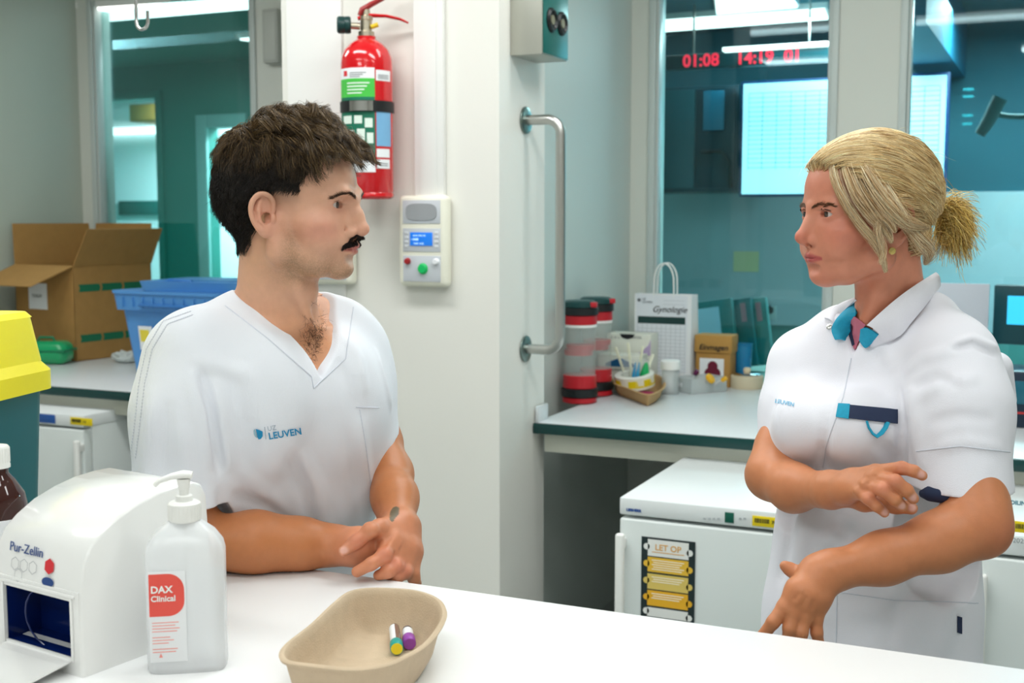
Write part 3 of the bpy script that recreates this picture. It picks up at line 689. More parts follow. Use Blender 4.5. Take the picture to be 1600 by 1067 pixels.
def wall_unit(name, label, px0, cat):
    x0_ = float(ony(px0, 400, YC-0.045)[0])
    t = thing(name, label, cat, (x0_+0.082, YC-0.001, 1.343))
    w2, h = 0.0825, 0.275
    MB().box((0, -0.022, h/2), (2*w2, 0.044, h), 0.016, 4).build('housing', mat('unit_cream', (238, 236, 220), 0.4), t)
    g = mat('unit_grey_panel', (202, 206, 212), 0.45)
    MB().box((0, -0.0445, h-0.050), (0.128, 0.003, 0.070), 0.0012).build('speaker_panel', g, t)
    sp = MB().lathe([(0.0, 0), (0.052, 0), (0.053, 0.0015), (0.052, 0.003), (0, 0.003)], 40, M=Matrix.Translation((0, -0.0455, h-0.050)) @ Matrix.Rotation(pi/2, 4, 'X'), sy=0.48, pw=3.5)
    sp.build('speaker_grille', mat('grille_grey', (160, 164, 168), 0.6, bump=0.5, bscale=900), t)
    MB().box((0, -0.0445, h-0.134), (0.128, 0.003, 0.070), 0.0012).build('display_panel', g, t)
    MB().box((0, -0.047, h-0.131), (0.076, 0.004, 0.040), 0.0008).build('display', mat('lcd_blue', (30, 110, 200), 0.3, emit=(20, 110, 215), estr=0.55), t, label='blue lit display')
    x = MB().text('10:44 2022 NL', 0.0075, TXT((-0.028, -0.0494, h-0.123), 0)).text('• FASE', 0.009, TXT((-0.033, -0.0494, h-0.135), 0), bold=0.0003).text('15/09 14:02', 0.0075, TXT((-0.026, -0.0494, h-0.147), 0))
    x.build('display_lettering', mat('lcd_text', (190, 225, 250), 0.4, emit=(190, 225, 250), estr=0.6), t)
    for sx_ in (-1, 1):
        for i in range(4):
            MB().box((sx_*0.051, -0.0465, h-0.112-i*0.0135), (0.012, 0.003, 0.007), 0.001).build('key', mat('key_white', (225, 228, 232), 0.4), t)
    MB().box((0, -0.0445, 0.055), (0.128, 0.003, 0.078), 0.0012).build('button_panel', g, t)
    def btn(x_, z_, r_, m_, nm):
        MB().lathe([(r_*1.15, 0), (r_*1.15, 0.003), (r_, 0.004), (r_*0.96, 0.010), (r_*0.8, 0.012), (0, 0.012)], 24, M=Matrix.Translation((x_, -0.045, z_)) @ Matrix.Rotation(pi/2, 4, 'X')).build(nm, m_, t)
    btn(-0.047, 0.077, 0.009, mat('button_red', (170, 40, 45), 0.3), 'red_button')
    btn(0.005, 0.055, 0.0145, mat('button_green', (20, 180, 95), 0.3, emit=(20, 190, 100), estr=0.12), 'green_button')
    btn(0.050, 0.077, 0.009, mat('button_white', (240, 242, 246), 0.3), 'white_button')
    return t
u = wall_unit('intercom_panel', 'cream wall intercom with blue display and green button right of the extinguisher', 622, 'intercom')
x2 = float(ony(549, 440, YC-0.045)[0])
dup(u, (x2-0.0825, YC-0.001, 1.343), label='cream wall box mostly hidden behind the man’s chin')

# control box on the column side
t = thing('socket_box', 'grey metal box with two round sockets high on the column side above the grab rail', 'socket box', (XS+0.001, 3.35, 2.03))
MB().span((0, 0, 0), (0.102, 0.20, 0.30), 0.002).build('housing', mat('box_grey_paint', (178, 178, 168), 0.35, metal=0.3), t)
mt_ = mat('box_teal_face', (30, 100, 92), 0.3)
MB().span((0.102, 0.004, 0.004), (0.106, 0.196, 0.296), 0.001).build('face_plate', mt_, t)
for y in (0.060, 0.140):
    s = MB().lathe([(0.036, 0), (0.036, 0.004), (0.030, 0.010), (0.028, 0.010), (0.024, 0.003), (0, 0.003)], 32, M=Matrix.Translation((0.106, y, 0.105)) @ Matrix.Rotation(pi/2, 4, 'Y')).build('round_socket', m_black, t)
    MB().lathe([(0.014, 0), (0.014, 0.004), (0, 0.004)], 20, M=Matrix.Translation((0.109, y, 0.105)) @ Matrix.Rotation(pi/2, 4, 'Y')).build('socket_centre', mat('socket_centre', (120, 110, 80), 0.4), s)
    MB().span((0.106, y-0.034, 0.185), (0.109, y+0.030, 0.235), 0.001).build('switch_cover', m_black, t)
    MB().span((0.109, y-0.028, 0.192), (0.1105, y+0.024, 0.228), 0.0005).build('switch_face', mat('switch_green', (24, 76, 72), 0.3), t)

# grab rail
t = thing('grab_rail', 'vertical brushed steel grab rail on the column side', 'rail', (XS+0.001, 3.46, 1.143))
GH = 1.848-1.143; off = 0.118; br = 0.045
pts = [(0.0, 0, 0)]+[(off-br, 0, 0)]+[(off-br+br*sin(a), 0, br-br*cos(a)) for a in [k*pi/16 for k in range(1, 9)]]+[(off-br+br*cos(a), 0, GH-br+br*sin(a)) for a in [k*pi/16 for k in range(0, 8)]]+[(off-br, 0, GH), (0, 0, GH)]
MB().tube(pts, 0.0155, 18).build('bar', m_steel, t)
for z in (0, GH):
    MB().lathe([(0.0, 0.0), (0.040, 0.0), (0.042, 0.002), (0.041, 0.006), (0.036, 0.008), (0.018, 0.009), (0, 0.009)], 32, M=Matrix.Translation((0, 0, z)) @ Matrix.Rotation(pi/2, 4, 'Y')).build('flange', mat('flange_steel', (130, 145, 140), 0.3, metal=1), t)

# hook and small box
pH = W(222, 32, 3.0)
t = thing('ceiling_hook', 'shiny steel hook hanging from above at the left window', 'hook', tuple(pH))
hk = [(-0.018, 0, CEIL-pH[2]-0.001), (-0.018, 0, 0.01)]+[(0.018*cos(a), 0, -0.002+0.020*sin(a)) for a in [pi+k*pi/10 for k in range(0, 11)]]+[(0.018, 0, 0.022)]
MB().tube(hk, 0.0042, 12).build('hook_rod', m_chrome, t)
a_, b_ = ony(421, 101, YW), ony(437, 16, YW)
t = thing('wall_switch_box', 'small grey box high on the frame beside the left window', 'box', ((a_[0]+b_[0])/2, YW, a_[2]))
MB().span(((a_[0]-b_[0])/2, -0.05, 0), ((b_[0]-a_[0])/2+0.02, -0.001, b_[2]-a_[2]), 0.004).build('housing', mat('switchbox_grey', (178, 180, 172), 0.5), t)
MB().span(((a_[0]-b_[0])/2+0.01, -0.053, 0.015), ((b_[0]-a_[0])/2+0.01, -0.05, b_[2]-a_[2]-0.015), 0.001).build('cover', mat('switchbox_cover', (190, 192, 184), 0.5), t)
# ---------------------------------------------------------------- left alcove
m_card = mat('cardboard', (170, 128, 70), 0.8, noise=0.08, nscale=25)
m_cardi = mat('cardboard_inside', (150, 112, 62), 0.85)
c7, s7 = cos(radians(7)), sin(radians(7))
cen = (-4.07-0.205*c7+0.2275*s7, 4.18+0.205*s7+0.2275*c7)
t = thing('cardboard_carton', 'large open brown cardboard carton with raised flaps on the left bench', 'box', (cen[0], cen[1], ZB), -radians(7))
A, B, Hh, tk = 0.205, 0.2275, 0.435, 0.005
bx = MB(); bx.span((-A, -B, 0), (A, B, tk))
bx.span((-A, -B, 0), (A, -B+tk, Hh)).span((-A, B-tk, 0), (A, B, Hh)).span((-A, -B, 0), (-A+tk, B, Hh)).span((A-tk, -B, 0), (A, B, Hh))
bx.build('carton_body', m_card, t)
def flap(hinge, along, out, L, ln, nm):
    """hinge point, unit along, direction, size"""
    h = Vector(hinge); a = Vector(along)*ln; o_ = Vector(out).normalized()*L; n = a.cross(o_).normalized()*0.004
    k = Vector(along)*ln*0.02
    vs = [h, h+a, h+a+o_-k, h+o_+k]; vs = vs+[v+n for v in vs]
    MB().raw(vs, [(0, 1, 2, 3), (7, 6, 5, 4), (0, 4, 5, 1), (1, 5, 6, 2), (2, 6, 7, 3), (3, 7, 4, 0)]).build(nm, m_cardi if nm == 'x' else m_card, t)
flap((-A, -B, Hh), (1, 0, 0), (-0.15, -1, -0.42), 0.22, 2*A, 'flap')
flap((-A, B, Hh), (1, 0, 0), (0, 0.10, 1), 0.19, 2*A, 'flap')
flap((A, -B, Hh), (0, 1, 0), (0.55, 0.0, 1), 0.19, 2*B, 'flap')
flap((-A, -B, Hh), (0, 1, 0), (-0.10, 0, 1), 0.19, 2*B, 'flap')
MB().span((-0.01-0.10, -B-0.001, 0.23), (0.02, -B, 0.35)).build('paper_label', m_paper, t)
MB().text('TOELEV', 0.02, frame((-0.085, -B-0.0015, 0.285), (1, 0, 0), (0, 0, 1))).build('label_lettering', m_ink, t)
gb = mat('printed_green', (20, 110, 76), 0.7)
for z_, l_ in ((0.315, 3), (0.085, 3)):
    for k in range(l_):
        MB().prism([(-0.20+k*0.128, z_), (-0.195+k*0.128, z_+0.016), (-0.20+k*0.128, z_+0.034), (-0.085+k*0.128, z_+0.034), (-0.078+k*0.128, z_+0.017), (-0.085+k*0.128, z_)], 0, 0.0008, M=Matrix.Translation((A+0.0012, 0, 0)) @ Matrix.Rotation(pi/2, 4, 'Z')).build('printed_stripe', gb, t)
# green pouch
p = onz(74, 568, ZB)
t = thing('green_case', 'bright green rounded plastic case in front of the carton', 'case', (p[0], p[1], ZB), radians(20))
MB().box((0, 0, 0.052), (0.22, 0.13, 0.104), 0.040, 6).build('case_body', mat('green_plastic', (20, 160, 100), 0.25, coat=0.4), t)
MB().box((0, 0, 0.062), (0.226, 0.136, 0.010), 0.004, 3).build('seam_rim', mat('green_plastic_dark', (12, 120, 80), 0.3), t)
MB().tube([(-0.04, 0, 0.10), (-0.03, 0, 0.118), (0.03, 0, 0.118), (0.04, 0, 0.10)], 0.006, 10).build('handle', mat('green_plastic_dark', (12, 120, 80), 0.3), t)
# crumpled clear bag
p = onz(196, 566, ZB); random.seed(4)
bm = bmesh.new(); bmesh.ops.create_icosphere(bm, subdivisions=3, radius=1)
for v in bm.verts:
    k = 1+0.30*(random.random()-0.5)
    v.co = Vector((v.co.x*0.07*k, v.co.y*0.05*k, max(0.0, v.co.z+0.85)*0.028*k))
t = MB().frombm(bm, 0, False).build('crumpled_bag', clear_mat('clear_foil', (225, 232, 230), 0.7, 0.15), None, (p[0], p[1], ZB), (0, 0, -0.3))
tag(t, 'crumpled clear plastic bag between the carton and the blue crate', 'bag')
# blue crates
m_blue = mat('crate_blue', (84, 148, 212), 0.4); m_blue2 = mat('crate_blue_dark', (58, 122, 192), 0.4)
cx_, cy_ = -3.27, 4.06
t = thing('storage_crate', 'blue plastic crate with yellow sticker on the left bench behind the man', 'crate', (cx_, cy_, ZB), radians(-4))
cr = MB(); rbox(cr, 0.45, 0.30, 0.0, 0.52, 0.36, 0.275, 0.025); cr.build('crate_body', m_blue, t)
cr = MB(); rbox(cr, 0.56, 0.40, 0.275, 0.575, 0.415, 0.343, 0.03); rbox(cr, 0.585, 0.425, 0.343, 0.585, 0.425, 0.355, 0.03)
for k in range(9): cr.box((-0.22+k*0.055, -0.206, 0.310), (0.004, 0.014, 0.04))
cr.build('crate_rim', m_blue, t)
MB().box((0.0, -0.210, 0.298), (0.26, 0.012, 0.012), 0.004).build('handle_slot', m_blue2, t)
MB().box((-0.13, -0.1745, 0.16), (0.075, 0.002, 0.10), rot=(0.12, 0, 0)).build('sticker', m_paper, t)
MB().box((-0.135, -0.1765, 0.17), (0.05, 0.002, 0.05), rot=(0.12, 0, 0)).build('sticker_mark', mat('sticker_yellow', (235, 215, 70), 0.5), t)
t = thing('crate_lid', 'blue crate lid lying askew on top of the blue crate', 'lid', (cx_+0.10, cy_, ZB+0.356), radians(6))
cr = MB(); rbox(cr, 0.50, 0.36, 0.0, 0.52, 0.38, 0.04, 0.03)
cr.build('lid_plate', m_blue, t)
MB().box((-0.02, -0.1, 0.037), (0.40, 0.08, 0.012), 0.005).build('lid_ridge', m_blue2, t)
MB().box((0.10, 0.08, 0.036), (0.22, 0.10, 0.011), 0.005).build('lid_ridge', m_blue, t)
MB().tube([(-0.18, -0.15, 0.03), (-0.12, -0.16, 0.045), (-0.02, -0.16, 0.040)], 0.008, 8).build('clip', m_blue2, t)

# ---------------------------------------------------------------- fridges
m_fr = mat('fridge_white', (226, 232, 230), 0.28); m_fr2 = mat('fridge_cap', (232, 236, 236), 0.3)
def fridge(label, x, y, W_=0.60, D_=0.64, H_=0.82, handle=-1):
    t = thing('undercounter_fridge', label, 'fridge', (x, y, 0))
    MB().span((0.004, 0.05, 0.03), (W_-0.004, D_, H_-0.045), 0.004).build('body', m_fr, t)
    cp = MB(); cp.span((0, 0.004, H_-0.046), (W_, D_+0.01, H_), 0.005); cp.build('top_cap', m_fr2, t)
    d = MB().box((W_/2, 0.024, 0.06+(H_-0.055-0.06)/2), (W_-0.004, 0.045, H_-0.055-0.06), 0.006, 3).build('door', m_fr, t)
    hb = MB(); hx_ = 0.012 if handle < 0 else W_-0.012
    hb.box((hx_, -0.022, 0.50), (0.024, 0.020, 0.46), 0.007, 3); hb.box((hx_, -0.005, 0.70), (0.02, 0.03, 0.03), 0.004).box((hx_, -0.005, 0.30), (0.02, 0.03, 0.03), 0.004)
    hb.build('handle', m_white, d)
    for x_ in (0.05, W_-0.05):
        MB().lathe([(0.02, 0), (0.02, 0.03)], 12, c=(x_, 0.1, 0)).build('foot', m_black, t)
    return t, d
m_yel = mat('label_yellow', (240, 212, 20), 0.5)
def cap_label(t, x, z, w_, txt, h_=0.026):
    l = MB().span((x, 0.0015, z), (x+w_, 0.004, z+h_), 0.0004).build('yellow_label', m_yel, t)
    b = MB(); random.seed(3); xx = x+w_*0.07
    while xx < x+w_*0.5:
        ww = random.choice((0.0008, 0.0014, 0.002)); b.span((xx, 0.0008, z+h_*0.35), (xx+ww, 0.0016, z+h_*0.78)); xx += ww+random.choice((0.001, 0.0015))
    b.build('barcode', m_ink, l); MB().text(txt, h_*0.42, frame((x+w_*0.58, 0.001, z+h_*0.38), (1, 0, 0), (0, 0, 1)), bold=0.0004).build('label_number', m_ink, l)
t, d = fridge('white undercounter fridge with LET OP notice left of the woman', -1.04, 2.972)
fx = lambda px, py=820, Y=2.972: float(ony(px, py, Y)[0])+1.04
fz = lambda px, py, Y=2.972: float(ony(px, py, Y)[2])
cap_label(t, fx(1175), fz(1190, 823), fx(1228)-fx(1175), '767')
MB().text('LIEBHERR', 0.0095, frame((fx(978), 0.003, fz(985, 799)), (1, 0, 0), (0, 0, 1)), bold=0.0006).build('brand_lettering', mat('brand_blue', (40, 80, 150), 0.4), t)
MB().span((fx(1132), 0.001, fz(1139, 817)), (fx(1146), 0.004, fz(1139, 801)), 0.0005).build('temperature_display', mat('display_green', (16, 92, 74), 0.2), t)
for px in (1098, 1106, 1113, 1120, 1154, 1161): MB().span((fx(px), 0.002, fz(px, 812)), (fx(px+4), 0.004, fz(px, 809))).build('key_mark', mat('key_grey', (185, 190, 192), 0.5), t)
# LET OP notice on the door
pA, pB = fx(1002, 900), fx(1086, 900); zT, zBt = fz(1043, 842), fz(1043, 968)
zBt = zBt-0.012
n = thing('warning_notice', 'LET OP notice with yellow ticket shapes on dark ground, on the fridge door', 'notice', (-1.04+pA, 2.972-0.0005, zBt))
wN, hN = pB-pA, zT-zBt
MB().span((0, -0.0008, 0), (wN, 0.0, hN)).build('notice_sheet', mat('notice_dark', (28, 44, 46), 0.6), n)
zq = lambda py: (fz(1043, py)-zBt)
tick = [(845, 871, (240, 240, 236)), (873, 896, (238, 190, 60)), (899, 923, (228, 200, 105)), (925, 949, (240, 180, 40)), (952, 966, (236, 236, 232))]
for i, (ya_, yb_, col) in enumerate(tick):
    z1q, z0q = zq(ya_), zq(yb_); mid = (z0q+z1q)/2
    m_t = mat('ticket_%d' % i, col, 0.6)
    tk_ = MB().span((wN*0.12, -0.0014, z0q), (wN*0.88, -0.0008, z1q))
    tk_.lathe([(0.0, 0), (0.0085, 0), (0.0085, 0.0006), (0, 0.0006)], 16, M=Matrix.Translation((wN*0.10, -0.0008, mid+0.002)) @ Matrix.Rotation(pi/2, 4, 'X'))
    tk_.lathe([(0.0, 0), (0.0085, 0), (0.0085, 0.0006), (0, 0.0006)], 16, M=Matrix.Translation((wN*0.90, -0.0008, mid-0.004)) @ Matrix.Rotation(pi/2, 4, 'X'))
    tko = tk_.build('ticket_field', m_t, n)
    if i == 0:
        MB().text('LET OP', 0.022, frame((wN/2, -0.0016, z0q+0.017), (1, 0, 0), (0, 0, 1)), align='CENTER', bold=0.0004).span((wN*0.2, -0.0018, z0q+0.010), (wN*0.8, -0.0014, z0q+0.012)).build('notice_lettering', mat('notice_orange', (226, 170, 90), 0.5), n)
    elif i < 4:
        tl_ = MB()
        for k in range(5 if i == 1 else 3): tl_.span((wN*(0.2+0.03*(k % 2)), -0.0018, mid+0.011-k*0.006), (wN*(0.8-0.04*(k % 3)), -0.0014, mid+0.0135-k*0.006))
        tl_.build('ticket_text_lines', mat('ticket_text', (252, 240, 214), 0.5), tko)
t, d = fridge('white undercounter fridge at the right edge behind the woman', -0.155, 2.972)
g2 = lambda px, py=800: float(ony(px, py, 2.972)[0])+0.155
cap_label(t, g2(1583), fz(1590, 832), 0.09, '767')
MB().text('MEDILINE', 0.013, frame((g2(1566), 0.003, fz(1590, 789)), (1, 0, 0), (0, 0, 1)), bold=0.0006).build('brand_lettering', mat('brand_teal', (60, 130, 150), 0.4), t)
MB().text('2023', 0.016, frame((g2(1584), -0.0008, fz(1590, 848)), (1, 0, 0), (0, 0, 1))).build('door_lettering', mat('grey_ink', (130, 140, 142), 0.5), t)
t, d = fridge('white undercounter fridge below the left bench with blue and yellow labels', -3.89, 3.40, handle=1)
h2 = lambda px, py=650: float(ony(px, py, 3.40)[0])+3.89
zc_ = 0.78
cap_label(t, h2(109), zc_+0.004, h2(143)-h2(109), 'L 5', 0.028)
MB().span((h2(60), 0.001, zc_+0.001), (h2(85), 0.004, zc_+0.034), 0.0004).build('blue_label', mat('label_blue', (40, 90, 165), 0.5), t)

# ---------------------------------------------------------------- right bench things
m_cred = mat('carrier_red', (190, 28, 40), 0.35); m_cblk = mat('carrier_black', (22, 26, 28), 0.4); m_cclr = clear_mat('carrier_clear', (205, 215, 210), 0.30, 0.06)
def carrier(label, x, y, rz):
    t = thing('tube_carrier', label, 'container', (x, y, ZB), rz, 'pneumatic tube carriers')
    r = 0.060
    MB().lathe([(r-0.008, 0), (r+0.001, 0.004), (r+0.001, 0.020), (r-0.002, 0.022)], 40).build('base_ring', m_cred, t)
    MB().lathe([(r-0.002, 0.022), (r+0.004, 0.024), (r+0.005, 0.052), (r-0.002, 0.054)], 40).build('lower_band', m_cblk, t)
    MB().lathe([(r-0.002, 0.054), (r, 0.056), (r-0.001, 0.098), (r-0.003, 0.100)], 40).build('lower_collar', m_cred, t)
    MB().lathe([(r-0.004, 0.100), (r-0.004, 0.270)], 40).build('clear_shell', m_cclr, t)
    for z, xo in ((0.170, -0.004), (0.188, 0.004)):
        MB().lathe([(0.0, z), (r-0.010, z), (r-0.009, z+0.003), (r-0.009, z+0.018), (0, z+0.018)], 36, c=(xo, 0, 0)).build('inner_disc', m_cred, t)
    MB().lathe([(r-0.003, 0.268), (r, 0.270), (r, 0.277), (r-0.003, 0.279)], 40).build('seal_ring', m_white, t)
    MB().lathe([(r-0.003, 0.278), (r, 0.280), (r, 0.310), (r-0.003, 0.312)], 40).build('upper_collar', m_cred, t)
    MB().lathe([(r-0.002, 0.311), (r+0.005, 0.313), (r+0.005, 0.336), (r+0.001, 0.338)], 40).build('upper_band', m_cblk, t)
    MB().lathe([(r-0.002, 0.338), (r, 0.340), (r-0.001, 0.356), (r-0.010, 0.362), (0, 0.362)], 40).build('cap', mat('carrier_cap', (20, 66, 66), 0.35), t)
    MB().box((0.050, -0.025, 0.349), (0.03, 0.03, 0.018), 0.003).build('latch', m_cred, t)
    return t
c1 = carrier('clear tube carrier with red rings and black bands, nearest the grab rail', -1.545, 3.985, 0.2)
dup(c1, (-1.557, 4.180, ZB), 0.5, 'clear tube carrier with black and red caps, behind the other one')
# kidney tray on the bench
kp = [(953, 594), (966, 587), (990, 582), (1020, 582), (1037, 590), (1035, 606), (1015, 618), (996, 620), (970, 608), (956, 602)]
k3 = [onz(x, y, ZB+0.04) for x, y in kp]; kc = sum(k3)/len(k3)
hg = 0.045
t = pulp_tray([np.array([(p[0]-kc[0])*1.0, (p[1]-kc[1])*0.85, 0]) for p in k3], hg, None).build('pulp_tray', mat('pulp_brown', (190, 152, 104), 0.85, bump=0.3, bscale=400), None, (kc[0]+0.01, kc[1]-0.01, ZB))
tag(t, 'brown pulp kidney tray on the right bench holding a roll of tape', 'tray')
kt = Vector((kc[0]+0.01, kc[1]-0.01, ZB))
# tape roll with pointing hands
t = thing('tape_roll', 'roll of white tape printed with yellow pointing hands, tilted in the bench tray', 'tape', (kt.x-0.008, kt.y-0.005, ZB+0.031), rot=(radians(8), radians(-6), radians(22)))
t.scale = (0.92, 0.92, 0.95)
MB().lathe([(0.055, 0.0), (0.078, 0.0), (0.080, 0.001), (0.080, 0.049), (0.078, 0.050), (0.055, 0.050), (0.054, 0.049), (0.054, 0.001), (0.055, 0.0)], 48).build('tape', mat('tape_white', (236, 236, 226), 0.4), t)
hd_m = mat('hand_yellow', (235, 212, 20), 0.5)
def flat_on_cyl(poly, r_, a0, z0, s_, M=None):
    vs = [(r_*sin(a0+x*s_/r_), -r_*cos(a0+x*s_/r_), z0+y*s_) for x, y in poly]; return vs
for ac in (-0.95, -0.05, 0.75, 1.6, 2.5, 3.4, 4.3):
    hp = MB()
    for (x0_, y0_, x1_, y1_) in ((0, 0.15, 1.0, 0.95), (1.0, 0.15, 2.1, 0.36), (0.9, 0.38, 1.35, 0.58), (0.9, 0.60, 1.30, 0.78), (0.9, 0.80, 1.2, 0.95)):
        arc_patch(hp, 0.0802, ac+(x0_-0.9)*0.030/0.08, ac+(x1_-0.9)*0.030/0.08-0.006, 0.006+0.036*y0_, 0.006+0.036*y1_-0.001, 0.0006, 5)
    hp.build('pointing_hand', hd_m, t)
MB().box((0, 0, 0), (0.06, 0.035, 0.012), 0.004).build('sachet', mat('sachet_magenta', (160, 40, 90), 0.5), None, (kt.x+0.045, kt.y-0.035, ZB+0.0115), (0.0, 0.1, 0.5))
tag(bpy.data.objects['sachet'], 'small magenta sachet in the bench tray under the tape roll', 'sachet')
# boxes
bxm = mat('box_offwhite', (226, 228, 216), 0.6); bxb = mat('print_blue', (14, 92, 140), 0.5)
p = ony(968, 590, 4.315)
t = thing('small_box', 'white carton with a blue arrow print behind the bench tray', 'box', (p[0], 4.315, ZB), radians(6))
MB().span((-0.085, 0, 0), (0.085, 0.10, 0.135), 0.001).build('box_body', bxm, t)
MB().prism([(-0.055, 0.092), (0.055, 0.092), (0.055, 0.104), (0.0, 0.126), (-0.055, 0.104)], -0.0015, 0).build('arrow_print', bxb, t)
MB().text('CHRONOGRAMM', 0.0125, frame((0, -0.001, 0.076), (1, 0, 0), (0, 0, 1)), align='CENTER').text('lancets', 0.010, frame((0, -0.001, 0.062), (1, 0, 0), (0, 0, 1)), align='CENTER').build('box_lettering', m_ink, t)
p = ony(990, 590, 4.52)
t = thing('glove_box', 'white and lilac carton standing behind the blue arrow carton', 'box', (p[0]+0.0, 4.44, ZB), radians(2))
MB().span((-0.082, 0, 0), (0.095, 0.10, 0.205), 0.001).build('box_body', bxm, t)
MB().prism([(0.03, 0.125), (0.093, 0.125), (0.093, 0.185), (0.085, 0.165), (0.06, 0.140)], -0.0015, 0).build('lilac_print', mat('print_lilac', (188, 168, 205), 0.5), t)
MB().prism([(-0.03, 0.204), (-0.022, 0.190), (0.0, 0.184), (0.022, 0.190), (0.03, 0.204)], -0.0018, 0).build('opening', m_ink, t)
MB().text('S  M  L', 0.012, frame((-0.065, -0.001, 0.185), (1, 0, 0), (0, 0, 1))).text('NITRIL', 0.013, frame((0.02, -0.001, 0.188), (1, 0, 0), (0, 0, 1))).build('box_lettering', mat('grey_print', (110, 115, 120), 0.6), t)
# pouch of swabs
p = onz(1000, 604, ZB)
t = thing('swab_pouch', 'clear pouch with pale swabs and green and blue tips between the cartons and tray', 'pouch', (-1.456, 4.255, ZB), radians(10))
for i, (dx, tilt, col, ln) in enumerate(((0.0, -0.35, (225, 226, 200), 0.16), (0.015, -0.12, (230, 232, 205), 0.17), (0.032, 0.12, (222, 225, 198), 0.16), (0.045, 0.35, (232, 234, 212), 0.14))):
    MB().box((dx+ln/2*sin(tilt), -0.012*i+0.03, ln/2*cos(tilt)+0.02), (0.010, 0.004, ln), 0.0015, rot=(0, tilt, 0)).build('swab', mat('swab_%d' % i, col, 0.5), t)
for dx, col, w_ in ((0.022, (40, 150, 200), 0.008), (0.036, (50, 160, 205), 0.008), (0.062, (20, 170, 95), 0.018)):
    MB().tube([(dx, -0.01, 0.055), (dx, -0.01, 0.075), (dx+0.004, -0.01, 0.105), (dx+0.006, -0.01, 0.12)], [w_, w_, w_*0.6, w_*0.3], 10).build('pipette_tip', mat('tip_%d_%d' % (col[0], col[2]), col, 0.3), t)
MB().box((0.026, 0.012, 0.065), (0.105, 0.055, 0.13), 0.012, 3).build('pouch_film', clear_mat('pouch_film', (235, 240, 235), 0.16, 0.1), t)
# vial with white cap
p = onz(1031, 616, ZB)
t = thing('specimen_jar', 'small clear jar with a wide white screw lid next to the bench tray', 'jar', (p[0]+0.03, p[1]+0.03, ZB))
MB().lathe([(0.030, 0), (0.032, 0.003), (0.032, 0.090), (0.030, 0.094)], 32).build('jar_body', clear_mat('jar_clear', (225, 232, 232), 0.45, 0.08), t)
MB().lathe([(0.0375, 0.092), (0.038, 0.094), (0.037, 0.122), (0.034, 0.125), (0, 0.125)], 36).build('lid', m_white, t)
# open clear box with tubes
t = thing('clear_tray_box', 'small clear plastic box holding capped tubes in front of the paper bag', 'box', (-1.235, 4.44, ZB), radians(-35))
cb = MB(); w2, d2, h2_ = 0.055, 0.085, 0.055
cb.span((-w2, -d2, 0), (w2, d2, 0.002)).span((-w2, -d2, 0), (w2, -d2+0.002, h2_)).span((-w2, d2-0.002, 0), (w2, d2, h2_)).span((-w2, -d2, 0), (-w2+0.002, d2, h2_)).span((w2-0.002, -d2, 0), (w2, d2, h2_))
cb.build('box_shell', clear_mat('tray_clear', (215, 222, 222), 0.55, 0.12), t)
MB().span((-0.045, -d2-0.001, 0.02), (0.0, -d2, 0.035)).build('paper_label', m_paper, t)
mp = mat('stopper_purple', (96, 24, 74), 0.5); my = mat('stopper_yellow', (238, 178, 30), 0.45)
for i, (x_, y_, a_, cm) in enumerate(((-0.035, -0.05, -0.5, mp), (-0.005, -0.055, 0.5, mp), (0.02, -0.03, 0.9, my), (0.03, 0.02, 1.0, my))):
    q = thing('capped_tube', ['tube with purple stopper at the left of the clear box', 'tube with purple stopper in the middle of the clear box', 'tube with large round yellow cap leaning out of the clear box', 'tube with yellow cap at the far right of the clear box'][i], 'tube',
              tuple(t.matrix_basis @ Vector((x_, y_, 0.012))), rot=(0, a_, radians(-10)), group='tubes in the clear box')
    MB().lathe([(0, 0), (0.006, 0.003), (0.0065, 0.07)], 16).build('glass_tube', clear_mat('tube_clear', (225, 225, 225), 0.6), q)
    rr_ = 0.020 if i == 2 else 0.009
    MB().lathe([(rr_*0.9, 0.062), (rr_, 0.064), (rr_, 0.080 if i != 2 else 0.074), (rr_*0.85, 0.083 if i != 2 else 0.077), (0, 0.083 if i != 2 else 0.077)], 24).build('stopper', cm, q)
# paper bag with form
YBg = 4.55
xa_, xb_ = X(992, 500, YBg), X(1079, 500, YBg)
t = thing('paper_bag', 'white paper carrier bag with a printed form, standing on the right bench', 'bag', (xa_, YBg, ZB))
hB = Z(1040, 460, YBg)-ZB; wB = xb_-xa_
bg = MB(); bg.raw([(0, 0, 0), (wB, 0, 0), (wB+0.01, 0.10, 0), (0.01, 0.10, 0), (-0.005, 0.01, hB), (wB, 0.01, hB), (wB+0.01, 0.06, hB), (0.0, 0.06, hB)],
                  [(0, 1, 5, 4), (1, 2, 6, 5), (2, 3, 7, 6), (3, 0, 4, 7), (0, 3, 2, 1)])
bg.build('bag_body', m_paper, t)
for y_ in (0.012, 0.058):
    MB().tube([(wB*0.32, y_, hB-0.03), (wB*0.32, y_, hB+0.02)]+[(wB*0.5-wB*0.18*cos(a), y_, hB+0.045+0.075*sin(a)) for a in [k*pi/12 for k in range(1, 12)]]+[(wB*0.68, y_, hB+0.02), (wB*0.68, y_, hB-0.03)], 0.0035, 8).build('handle', m_white, t)
fm = MB(); tl = 0.010/hB
def onbag(x_, z_, d=0.0012): return (x_, 0.01*z_/hB-d, z_)
def bagpatch(mb, x0_, x1_, z0_, z1_, d=0.0012):
    mb.raw([onbag(x0_, z0_, d), onbag(x1_, z0_, d), onbag(x1_, z1_, d), onbag(x0_, z1_, d)], [(0, 1, 2, 3)])
bagpatch(fm, 0.004, wB*0.93, 0.05, hB-0.004, 0.0008); fm.build('form_sheet', mat('form_paper', (228, 232, 238), 0.7), t)
